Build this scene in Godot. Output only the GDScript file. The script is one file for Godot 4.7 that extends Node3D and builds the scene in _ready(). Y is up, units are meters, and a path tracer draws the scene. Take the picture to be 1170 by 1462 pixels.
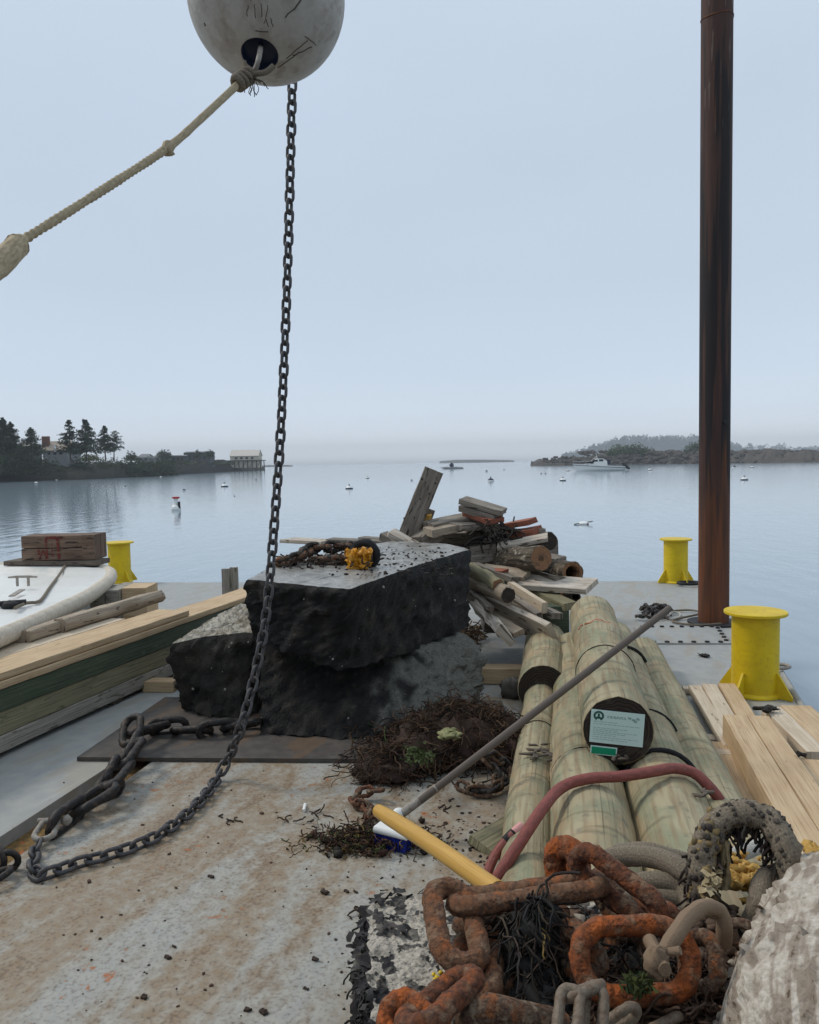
extends Node3D
# Work barge deck with mooring stones, chains, pilings and lumber in a hazy harbour.

const F := 1150.0          # focal length in pixels of the 1170 x 1462 photograph
const EYE := 1.65          # eye height above the deck
const SEA := -1.0          # water level below the deck
var cam: Camera3D
var rng := RandomNumberGenerator.new()
var nz := FastNoiseLite.new()
var M := {}
var FWD := Vector3(0.292, 0, -0.956)   # the barge's long axis
var RGT := Vector3(0.956, 0, 0.292)

class MB:
	var v := PackedVector3Array()
	var uv := PackedVector2Array()
	var c := PackedColorArray()
	var ix := PackedInt32Array()
	var colored := false
	func vert(p: Vector3, u := Vector2.ZERO, col := Color.WHITE) -> int:
		v.push_back(p); uv.push_back(u); c.push_back(col)
		return v.size() - 1
	func tri(a: int, b: int, d: int) -> void:
		ix.push_back(a); ix.push_back(d); ix.push_back(b)
	func quad(a: int, b: int, d: int, e: int) -> void:
		tri(a, b, d); tri(a, d, e)
	func bounds() -> AABB:
		if v.is_empty(): return AABB()
		var bb := AABB(v[0], Vector3.ZERO)
		for p in v: bb = bb.expand(p)
		return bb
	func mesh(off := Vector3.ZERO) -> ArrayMesh:
		var n := PackedVector3Array(); n.resize(v.size())
		for i in range(0, ix.size(), 3):
			var a := ix[i]; var b := ix[i + 2]; var d := ix[i + 1]
			var f := (v[b] - v[a]).cross(v[d] - v[a])
			n[a] += f; n[b] += f; n[d] += f
		var w := PackedVector3Array(); w.resize(v.size())
		for i in v.size():
			n[i] = n[i].normalized() if n[i].length_squared() > 1e-20 else Vector3.UP
			w[i] = v[i] - off
		var arr := []; arr.resize(Mesh.ARRAY_MAX)
		arr[Mesh.ARRAY_VERTEX] = w; arr[Mesh.ARRAY_NORMAL] = n; arr[Mesh.ARRAY_TEX_UV] = uv; arr[Mesh.ARRAY_INDEX] = ix
		if colored: arr[Mesh.ARRAY_COLOR] = c
		var m := ArrayMesh.new()
		m.add_surface_from_arrays(Mesh.PRIMITIVE_TRIANGLES, arr)
		return m

# ---- where a point of the place stands -------------------------------------
func ray(px: float, py: float) -> Vector3:
	return cam.transform.basis * Vector3((px - 585.0) / F, -(py - 731.0) / F, -1.0)
func G(px: float, py: float, h := 0.0) -> Vector3:      # on the level h
	var d := ray(px, py)
	return cam.position + d * ((h - EYE) / d.y)
func D(px: float, py: float, depth: float) -> Vector3:  # at a distance
	var d := ray(px, py)
	return cam.position + d * (depth / -d.z)
func pxm(p: Vector3) -> float:                           # metres per pixel there
	return (cam.transform.affine_inverse() * p).z / -F

# ---- objects ------------------------------------------------------------------
var taken := {}
func numbered(called: String) -> String:
	if not taken.has(called):
		taken[called] = 0
		return called
	taken[called] += 1
	return "%s_%03d" % [called, taken[called]]
func tag(o: Node, label := "", category := "", group := "", kind := "") -> void:
	if label: o.set_meta("label", label)
	if category: o.set_meta("category", category)
	if group: o.set_meta("group", group)
	if kind: o.set_meta("kind", kind)
func thing(called: String, label: String, category: String, at := Vector3.ZERO, group := "") -> Node3D:
	var o := Node3D.new(); o.name = numbered(called); add_child(o, true)
	o.position = at
	tag(o, label, category, group)
	return o
func origin_of(o: Node) -> Vector3:
	var p := Vector3.ZERO
	while o != self and o != null:
		p += o.position; o = o.get_parent()
	return p
func part(parent: Node3D, called: String, mb: MB, m: Material, kind := "") -> MeshInstance3D:
	var o := MeshInstance3D.new(); o.name = called
	o.mesh = mb.mesh(origin_of(parent)); o.material_override = null
	o.mesh.surface_set_material(0, m)
	parent.add_child(o, true)
	if kind: o.set_meta("kind", kind)
	return o
func solo(called: String, mb: MB, m: Material, label: String, category: String, group := "", kind := "") -> MeshInstance3D:
	var bb := mb.bounds()
	var at := Vector3(bb.get_center().x, bb.position.y, bb.get_center().z)
	var o := MeshInstance3D.new(); o.name = numbered(called); add_child(o, true)
	o.position = at
	o.mesh = mb.mesh(at); o.mesh.surface_set_material(0, m)
	tag(o, label, category, group, kind)
	return o
func place(parent: Node3D, called: String, mesh: Mesh, m: Material, xf: Transform3D) -> MeshInstance3D:
	var o := MeshInstance3D.new(); o.name = called; o.mesh = mesh
	o.set_surface_override_material(0, m)
	xf.origin -= origin_of(parent)
	o.transform = xf
	parent.add_child(o, true)
	return o

# ---- shapes ---------------------------------------------------------------------
func frame_of(t: Vector3, hint: Vector3) -> Basis:       # x along t, y near hint
	var x := t.normalized()
	var y := (hint - x * hint.dot(x))
	if y.length() < 1e-4: y = Vector3.RIGHT - x * x.x
	y = y.normalized()
	return Basis(x, y, x.cross(y))

func tube(mb: MB, pts: PackedVector3Array, r, sides := 8, closed := false, caps := true, rough := 0.0, rf := 20.0, col := Color.WHITE, flat := 1.0) -> void:
	var n := pts.size()
	var up := Vector3(0.13, 1, 0.21)
	var t0 := (pts[1] - pts[0]).normalized()
	var y := (up - t0 * up.dot(t0)).normalized()
	var first := mb.v.size()
	var s := 0.0
	for i in n:
		var a := pts[(i - 1 + n) % n] if closed or i > 0 else pts[i]
		var b := pts[(i + 1) % n] if closed or i < n - 1 else pts[i]
		var t := (b - a).normalized()
		y = (y - t * y.dot(t)).normalized()
		var z := t.cross(y)
		if i > 0: s += pts[i].distance_to(pts[i - 1])
		var rad: float = r[i] if r is Array or r is PackedFloat32Array else r
		for k in sides + 1:
			var an := TAU * k / sides
			var dv := y * cos(an) * flat + z * sin(an)
			var rr := rad
			if rough > 0.0:
				var q := pts[i] + dv * rad
				rr += rough * nz.get_noise_3d(q.x * rf, q.y * rf, q.z * rf)
			mb.vert(pts[i] + dv * rr, Vector2(s, float(k) / sides), col)
	var w := sides + 1
	for i in (n if closed else n - 1):
		var j := (i + 1) % n
		for k in sides:
			mb.quad(first + i * w + k, first + i * w + k + 1, first + j * w + k + 1, first + j * w + k)
	if caps and not closed:
		for e in [0, n - 1]:
			var cc := mb.vert(pts[e], Vector2(0, 0), col)
			var ring := []
			for k in sides: ring.push_back(mb.vert(mb.v[first + e * w + k], Vector2(0.1 * cos(TAU * k / sides), 0.1 * sin(TAU * k / sides)), col))
			for k in sides:
				if e == 0: mb.tri(cc, ring[(k + 1) % sides], ring[k])
				else: mb.tri(cc, ring[k], ring[(k + 1) % sides])

func smooth(ctrl: Array, step := 0.03) -> PackedVector3Array:   # Catmull-Rom through the points
	var out := PackedVector3Array()
	var n := ctrl.size()
	for i in n - 1:
		var p0: Vector3 = ctrl[maxi(i - 1, 0)]; var p1: Vector3 = ctrl[i]; var p2: Vector3 = ctrl[i + 1]; var p3: Vector3 = ctrl[mini(i + 2, n - 1)]
		var k := maxi(1, int(p1.distance_to(p2) / step))
		for j in k:
			var t := float(j) / k
			out.push_back(0.5 * ((2.0 * p1) + (p2 - p0) * t + (2.0 * p0 - 5.0 * p1 + 4.0 * p2 - p3) * t * t + (3.0 * p1 - p0 - 3.0 * p2 + p3) * t * t * t))
	out.push_back(ctrl[n - 1])
	return out

# a length of sawn timber: chamfered section carried along its length, slightly uneven
func plank(mb: MB, a: Vector3, b: Vector3, w: float, h: float, up := Vector3.UP, irr := 0.002, ch := 0.004) -> void:
	var fr := frame_of(b - a, up)
	var L := a.distance_to(b)
	var n := clampi(int(L / 0.12), 1, 40)
	var first := mb.v.size()
	var so := rng.randf() * 40.0
	var uo := Vector2(rng.randf() * 3.0, rng.randf())
	var hw := w * 0.5; var hh := h * 0.5
	ch = minf(ch, minf(hw, hh) * 0.6)
	var sec := [Vector2(hh, hw - ch), Vector2(hh - ch, hw), Vector2(-hh + ch, hw), Vector2(-hh, hw - ch), Vector2(-hh, -hw + ch), Vector2(-hh + ch, -hw), Vector2(hh - ch, -hw), Vector2(hh, -hw + ch)]
	var per := [0.0]
	for k in 8: per.push_back(per[k] + sec[k].distance_to(sec[(k + 1) % 8]))
	for i in n + 1:
		var t := float(i) / n
		for k in 9:
			var q: Vector2 = sec[k % 8]
			var jx := irr * nz.get_noise_3d(t * L * 25.0 + so, (k % 8) * 17.0, so)
			var jy := irr * nz.get_noise_3d(t * L * 25.0 + so, (k % 8) * 17.0 + 90.0, so)
			var je := 0.0
			if i == 0 or i == n: je = irr * 2.0 * nz.get_noise_2d((k % 8) * 31.0 + so, i * 7.0)
			mb.vert(a + fr.x * (t * L + je) + fr.y * (q.x + jx) + fr.z * (q.y + jy), Vector2(t * L, per[k]) + uo)
	for i in n:
		for k in 8:
			mb.quad(first + i * 9 + k, first + i * 9 + k + 1, first + (i + 1) * 9 + k + 1, first + (i + 1) * 9 + k)
	for e in [0, n]:
		var ring := []
		for k in 8:
			var p := mb.v[first + e * 9 + k]
			ring.push_back(mb.vert(p, Vector2(fr.y.dot(p - a) * 0.4, fr.z.dot(p - a)) + uo))
		for k in range(1, 7):
			if e == 0: mb.tri(ring[0], ring[k + 1], ring[k])
			else: mb.tri(ring[0], ring[k], ring[k + 1])

func box(mb: MB, c0: Vector3, size: Vector3, bs := Basis.IDENTITY, ch := 0.004) -> void:
	var hx := bs.x * size.x * 0.5
	var i0 := 0.0
	plank(mb, c0 - hx, c0 + hx, size.z, size.y, bs.y, i0, ch)

func disc(mb: MB, c0: Vector3, nrm: Vector3, r: float, sides := 24, irr := 0.0, so := 0.0, uvs := 1.0) -> void:
	var fr := frame_of(nrm, Vector3(0.1, 1, 0.05))
	var cc := mb.vert(c0, Vector2(0.5, 0.5))
	var ring := []
	for k in sides:
		var a := TAU * k / sides
		var d := fr.y * cos(a) + fr.z * sin(a)
		var rr := r + irr * nz.get_noise_2d(so + cos(a) * 20.0, sin(a) * 20.0)
		ring.push_back(mb.vert(c0 + d * rr, Vector2(0.5 + 0.48 * cos(a) * uvs, 0.5 + 0.48 * sin(a) * uvs)))
	for k in sides: mb.tri(cc, ring[k], ring[(k + 1) % sides])

# round timber; returns nothing, fills the side mesh and the two cut ends
func log_shape(side: MB, ends: Array, a: Vector3, b: Vector3, r0: float, r1: float, irr := 0.004, sides := 28) -> void:
	var L := a.distance_to(b)
	var n := clampi(int(L / 0.07), 2, 70)
	var fr := frame_of(b - a, Vector3.UP)
	var first := side.v.size()
	var so := rng.randf() * 50.0
	for i in n + 1:
		var t := float(i) / n
		for k in sides + 1:
			var an := TAU * (k % sides) / sides
			var d := fr.y * cos(an) + fr.z * sin(an)
			var r := lerpf(r0, r1, t)
			r += irr * nz.get_noise_3d(t * L * 9.0 + so, cos(an) * 14.0, sin(an) * 14.0) + irr * 0.5 * nz.get_noise_3d(t * L * 40.0 + so, cos(an) * 50.0, sin(an) * 50.0)
			if i == 0 or i == n: r -= 0.006
			var bend := (fr.y * nz.get_noise_2d(t * 1.6 + so, 5.0) + fr.z * nz.get_noise_2d(t * 1.6 + so, 25.0)) * 0.02 * sin(PI * t)
			var e := 0.0
			if i == 1: e = -L / n + 0.006
			if i == n - 1: e = L / n - 0.006
			side.vert(a + fr.x * (t * L + e) + d * r + bend, Vector2(t * L + so, float(k) / sides))
	for i in n:
		for k in sides: side.quad(first + i * (sides + 1) + k, first + i * (sides + 1) + k + 1, first + (i + 1) * (sides + 1) + k + 1, first + (i + 1) * (sides + 1) + k)
	for e in ([0, n] if ends.size() == 2 else []):
		var em: MB = ends[0 if e == 0 else 1]
		var c0 := a if e == 0 else b
		var cc := em.vert(c0, Vector2(0.5, 0.5))
		var ring := []
		for k in sides:
			var an := TAU * k / sides
			ring.push_back(em.vert(side.v[first + e * (sides + 1) + k], Vector2(0.5 + 0.48 * cos(an), 0.5 + 0.48 * sin(an))))
		for k in sides:
			if e == 0: em.tri(cc, ring[(k + 1) % sides], ring[k])
			else: em.tri(cc, ring[k], ring[(k + 1) % sides])

# plate of any outline: flat top, sides, uv in metres along the barge
func prism(mb: MB, poly: Array, y0: float, y1: float, uvs := 1.0, bottom := false) -> void:
	var p2 := PackedVector2Array()
	for p in poly: p2.push_back(Vector2(p.x, p.z))
	if Geometry2D.is_polygon_clockwise(p2):
		p2.reverse()
	var tr := Geometry2D.triangulate_polygon(p2)
	var ring := []
	for q in p2:
		var w := Vector3(q.x, y1, q.y)
		ring.push_back(mb.vert(w, Vector2(w.dot(RGT), w.dot(FWD)) * uvs))
	for i in range(0, tr.size(), 3):
		var a: int = ring[tr[i]]; var b: int = ring[tr[i + 1]]; var d: int = ring[tr[i + 2]]
		if (mb.v[b] - mb.v[a]).cross(mb.v[d] - mb.v[a]).y > 0: mb.tri(a, b, d)
		else: mb.tri(a, d, b)
	var n := p2.size()
	var s := 0.0
	var cen := Vector2.ZERO
	for q in p2: cen += q / n
	for i in n:
		var q := p2[i]; var w := p2[(i + 1) % n]
		var l := q.distance_to(w)
		var a := mb.vert(Vector3(q.x, y1, q.y), Vector2(s, y1) * uvs); var b := mb.vert(Vector3(w.x, y1, w.y), Vector2(s + l, y1) * uvs)
		var d := mb.vert(Vector3(w.x, y0, w.y), Vector2(s + l, y0) * uvs); var e := mb.vert(Vector3(q.x, y0, q.y), Vector2(s, y0) * uvs)
		mb.quad(a, b, d, e)
		s += l
	if bottom:
		var r2 := []
		for q in p2: r2.push_back(mb.vert(Vector3(q.x, y0, q.y), q * uvs))
		for i in range(0, tr.size(), 3):
			var a: int = r2[tr[i]]; var b: int = r2[tr[i + 1]]; var d: int = r2[tr[i + 2]]
			if (mb.v[b] - mb.v[a]).cross(mb.v[d] - mb.v[a]).y < 0: mb.tri(a, b, d)
			else: mb.tri(a, d, b)

# lathe round the y axis from (radius, height) pairs
func lathe(mb: MB, at: Vector3, prof: Array, sides := 32, hard := true) -> void:
	for i in prof.size() - 1:
		var a: Vector2 = prof[i]; var b: Vector2 = prof[i + 1]
		var f := mb.v.size()
		for k in sides + 1:
			var an := TAU * k / sides
			var d := Vector3(cos(an), 0, sin(an))
			mb.vert(at + d * a.x + Vector3.UP * a.y, Vector2(float(k) / sides, a.y))
			mb.vert(at + d * b.x + Vector3.UP * b.y, Vector2(float(k) / sides, b.y))
		for k in sides: mb.quad(f + 2 * k, f + 2 * k + 1, f + 2 * k + 3, f + 2 * k + 2)

# one chain link: an oval ring of round bar; x is its length, y its width
func link_shape(length: float, width: float, wire: float, rough := 0.0, rf := 20.0, so := 0.0, sides := 10, seg := 10) -> MB:
	var mb := MB.new()
	var r := (width - wire) * 0.5
	var hs := (length - wire) * 0.5 - r
	var pts := PackedVector3Array()
	for k in seg + 1:
		var an := -PI / 2 + PI * k / seg
		pts.push_back(Vector3(hs + r * cos(an), r * sin(an), 0))
	var mid := 9 if rough > 0 else 1
	for k in range(1, mid): pts.push_back(Vector3(hs - 2.0 * hs * k / mid, r, 0))
	for k in seg + 1:
		var an := PI / 2 + PI * k / seg
		pts.push_back(Vector3(-hs + r * cos(an), r * sin(an), 0))
	for k in range(1, mid): pts.push_back(Vector3(-hs + 2.0 * hs * k / mid, -r, 0))
	var n := pts.size()
	var f := 0
	for i in n:
		var t := (pts[(i + 1) % n] - pts[(i - 1 + n) % n]).normalized()
		var y := Vector3(0, 0, 1)
		var z := t.cross(y)
		for k in sides + 1:
			var an := TAU * (k % sides) / sides
			var d := y * cos(an) + z * sin(an)
			var q := pts[i] + d * wire * 0.5
			if rough > 0: q += d * rough * (nz.get_noise_3d(q.x * rf + so, q.y * rf, q.z * rf) + 0.5 * nz.get_noise_3d(q.x * rf * 3.1 + so, q.y * rf * 3.1, q.z * rf * 3.1))
			mb.vert(q, Vector2(float(i) / n, float(k) / sides))
	for i in n:
		for k in sides: mb.quad(i * (sides + 1) + k, i * (sides + 1) + k + 1, ((i + 1) % n) * (sides + 1) + k + 1, ((i + 1) % n) * (sides + 1) + k)
	return mb

# links along a path, every other one turned a quarter
func chain(t: Node3D, pts: PackedVector3Array, meshes: Array, pitch: float, m: Array, roll0 := 0.0, jitter := 0.15) -> int:
	var acc := [0.0]
	for i in range(1, pts.size()): acc.push_back(acc[i - 1] + pts[i].distance_to(pts[i - 1]))
	var total: float = acc[-1]
	var n := int(total / pitch)
	var j := 0
	var y := Vector3(0.9, 0.2, 0.4)
	for i in n:
		var s := (i + 0.5) * pitch
		while j < acc.size() - 2 and acc[j + 1] < s: j += 1
		var p := pts[j].lerp(pts[j + 1], (s - acc[j]) / maxf(acc[j + 1] - acc[j], 1e-6))
		var sa := maxf(s - pitch * 0.5, 0.0); var sb := minf(s + pitch * 0.5, total)
		var pa := at_len(pts, acc, sa); var pb := at_len(pts, acc, sb)
		var x := (pb - pa).normalized()
		y = (y - x * y.dot(x)).normalized()
		var bs := Basis(x, y, x.cross(y)).rotated(x, roll0 + (PI / 2 if i % 2 else 0.0) + rng.randf_range(-jitter, jitter))
		place(t, "link", meshes[i % meshes.size()], m[i % m.size()], Transform3D(bs, (pa + pb) * 0.5))
	return n
func at_len(pts: PackedVector3Array, acc: Array, s: float) -> Vector3:
	var lo := 0; var hi := acc.size() - 2
	while lo < hi:
		var mid := (lo + hi) / 2
		if acc[mid + 1] < s: lo = mid + 1
		else: hi = mid
	return pts[lo].lerp(pts[lo + 1], clampf((s - acc[lo]) / maxf(acc[lo + 1] - acc[lo], 1e-6), 0, 1))

# small rough lump
func lump(mb: MB, at: Vector3, r: Vector3, irr := 0.35, col := Color.WHITE, rings := 5, sides := 8) -> void:
	var so := rng.randf() * 100.0
	var bs := Basis.from_euler(Vector3(0, rng.randf() * TAU, 0))
	var f := mb.v.size()
	for i in rings + 1:
		var la := -PI / 2 + PI * i / rings
		for k in sides:
			var an := TAU * k / sides
			var d := Vector3(cos(la) * cos(an), sin(la), cos(la) * sin(an))
			var s := 1.0 + irr * nz.get_noise_3d(d.x * 30.0 + so, d.y * 30.0, d.z * 30.0) * 1.6
			mb.vert(at + bs * (d * r * s), Vector2(float(k) / sides, float(i) / rings), col)
	for i in rings:
		for k in sides: mb.quad(f + i * sides + k, f + (i + 1) * sides + k, f + (i + 1) * sides + (k + 1) % sides, f + i * sides + (k + 1) % sides)

func hash_noise(p: Vector3, f: float) -> float:
	return nz.get_noise_3d(p.x * f, p.y * f, p.z * f)

# quarried stone between two outlines; sides and top are two meshes. dark(p) says how fouled a spot is, 0 to 1
func stone(sides_mb: MB, top_mb: MB, low: Array, high: Array, rows: int, step: float, irr: float, round_e: float, side_col: Callable, top_col: Callable, top_irr := 0.006, rings := 16) -> void:
	var lo := resample(low, step); var n := lo.size()
	var hi := resample_n(high, n)
	var cen := Vector3.ZERO
	for p in hi: cen += p / n
	var f := sides_mb.v.size()
	for i in rows + 1:
		var t := float(i) / rows
		for k in n + 1:
			var p: Vector3 = lo[k % n].lerp(hi[k % n], t)
			var out := Vector3(p.x - cen.x, 0, p.z - cen.z).normalized()
			var d := irr * (hash_noise(p, 7.0) + 0.55 * hash_noise(p + Vector3(9, 3, 1), 22.0) + 0.35 * hash_noise(p, 60.0))
			if i == rows: d = d * 0.4 - round_e
			if i == rows - 1: d = d * 0.8 - round_e * 0.25
			p += out * d
			if i < rows: p.y += irr * 0.4 * hash_noise(p + Vector3(5, 5, 5), 15.0)
			if i == rows - 1: p.y = maxf(p.y, lo[k % n].lerp(hi[k % n], 1.0).y - round_e * 1.2)
			sides_mb.vert(p, Vector2(float(k) * step, t), side_col.call(p))
	for i in rows:
		for k in n: sides_mb.quad(f + i * (n + 1) + k, f + i * (n + 1) + k + 1, f + (i + 1) * (n + 1) + k + 1, f + (i + 1) * (n + 1) + k)
	var g := top_mb.v.size()
	for i in rings + 1:
		var t := float(i) / rings
		for k in n + 1:
			var e: Vector3 = sides_mb.v[f + rows * (n + 1) + (k % n)]
			var p := e.lerp(cen, t)
			if i > 0: p.y += top_irr * hash_noise(p, 14.0) + top_irr * 0.4 * hash_noise(p, 50.0)
			top_mb.vert(p, Vector2(p.x, p.z), top_col.call(p))
	for i in rings:
		for k in n: top_mb.quad(g + i * (n + 1) + k, g + i * (n + 1) + k + 1, g + (i + 1) * (n + 1) + k + 1, g + (i + 1) * (n + 1) + k)
	sides_mb.colored = true; top_mb.colored = true
func ccw(poly: Array) -> Array:            # seen from above, so that sides face outwards
	var p2 := PackedVector2Array()
	for p in poly: p2.push_back(Vector2(p.x, p.z))
	if Geometry2D.is_polygon_clockwise(p2):
		return poly
	var q := poly.duplicate(); q.reverse()
	return q
func resample(poly: Array, step: float) -> Array:
	var L := 0.0
	for i in poly.size(): L += poly[i].distance_to(poly[(i + 1) % poly.size()])
	return resample_n(poly, int(L / step))
func resample_n(poly: Array, n: int) -> Array:    # the same share of points on each edge of either outline
	var m := poly.size()
	var per := []
	var L := 0.0
	for i in m:
		var l: float = poly[i].distance_to(poly[(i + 1) % m]); per.push_back(l); L += l
	var out := []
	var i := 0; var acc := 0.0
	for k in n:
		var s := L * k / n
		while i < m - 1 and acc + per[i] < s:
			acc += per[i]; i += 1
		out.push_back(poly[i].lerp(poly[(i + 1) % m], clampf((s - acc) / per[i], 0, 1)))
	return out

# ---- computed textures --------------------------------------------------------------
func lay(seed_: int, freq: float, oct := 4, w := 512, h := 512, sx := 1, sy := 1, kind := FastNoiseLite.TYPE_SIMPLEX_SMOOTH) -> PackedByteArray:
	var n := FastNoiseLite.new()
	n.seed = seed_; n.noise_type = kind; n.frequency = freq
	n.fractal_type = FastNoiseLite.FRACTAL_FBM; n.fractal_octaves = oct
	if kind == FastNoiseLite.TYPE_CELLULAR: n.cellular_return_type = FastNoiseLite.RETURN_DISTANCE
	var im := n.get_seamless_image(w / sx, h / sy, false, false, 0.15, true)
	im.convert(Image.FORMAT_L8)
	if sx != 1 or sy != 1: im.resize(w, h, Image.INTERPOLATE_CUBIC)
	return im.get_data()
func picture(w: int, h: int, f: Callable) -> ImageTexture:      # f(index) -> Color
	var d := PackedByteArray(); d.resize(w * h * 3)
	for i in w * h:
		var c: Color = f.call(i)
		d[i * 3] = clampi(int(c.r * 255.0), 0, 255); d[i * 3 + 1] = clampi(int(c.g * 255.0), 0, 255); d[i * 3 + 2] = clampi(int(c.b * 255.0), 0, 255)
	return ImageTexture.create_from_image(Image.create_from_data(w, h, false, Image.FORMAT_RGB8, d))
func bumps(w: int, h: int, a: PackedByteArray, strength: float) -> ImageTexture:
	var im := Image.create_from_data(w, h, false, Image.FORMAT_L8, a)
	im.bump_map_to_normal_map(strength)
	return ImageTexture.create_from_image(im)
func rgb(r: int, g: int, b: int) -> Color:
	return Color(r / 255.0, g / 255.0, b / 255.0)
func ss(a: float, b: float, x: float) -> float:
	var t := clampf((x - a) / (b - a), 0.0, 1.0)
	return t * t * (3.0 - 2.0 * t)
func mat(called: String, tex, rough: float, nrm = null, ns := 1.0, scale := Vector3.ONE, tri := false, world := false) -> StandardMaterial3D:
	var m := StandardMaterial3D.new()
	m.resource_name = called
	if tex is Texture2D: m.albedo_texture = tex
	elif tex is Color: m.albedo_color = tex
	m.roughness = rough
	m.metallic_specular = 0.4
	if nrm != null:
		m.normal_enabled = true; m.normal_texture = nrm; m.normal_scale = ns
	m.uv1_scale = scale
	if tri:
		m.uv1_triplanar = true; m.uv1_world_triplanar = world
	M[called] = m
	return m
func tint(called: String, of: String, c: Color, rough := -1.0) -> void:
	var m: StandardMaterial3D = M[of].duplicate()
	m.resource_name = called; m.albedo_color = c
	if rough >= 0: m.roughness = rough
	M[called] = m

func wood_tex(seed_: int, pale: Color, mid: Color, deep: Color, spots: Color, spot_amt: float) -> ImageTexture:
	var g := lay(seed_, 0.05, 4, 512, 256, 16, 1)
	var g2 := lay(seed_ + 1, 0.22, 2, 512, 256, 32, 1)
	var b := lay(seed_ + 2, 0.008, 4, 512, 256)
	var s := lay(seed_ + 3, 0.03, 4, 512, 256, 2, 1)
	return picture(512, 256, func(i: int) -> Color:
		var t := g[i] / 255.0; var f := g2[i] / 255.0; var k := b[i] / 255.0
		var c := pale.lerp(mid, clampf(t * 0.9 + (k - 0.5) * 0.7, 0, 1)).lerp(deep, ss(0.62, 0.95, f) * 0.55)
		return c.lerp(spots, ss(1.0 - spot_amt, 1.0 - spot_amt * 0.5, s[i] / 255.0) * 0.8))

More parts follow.
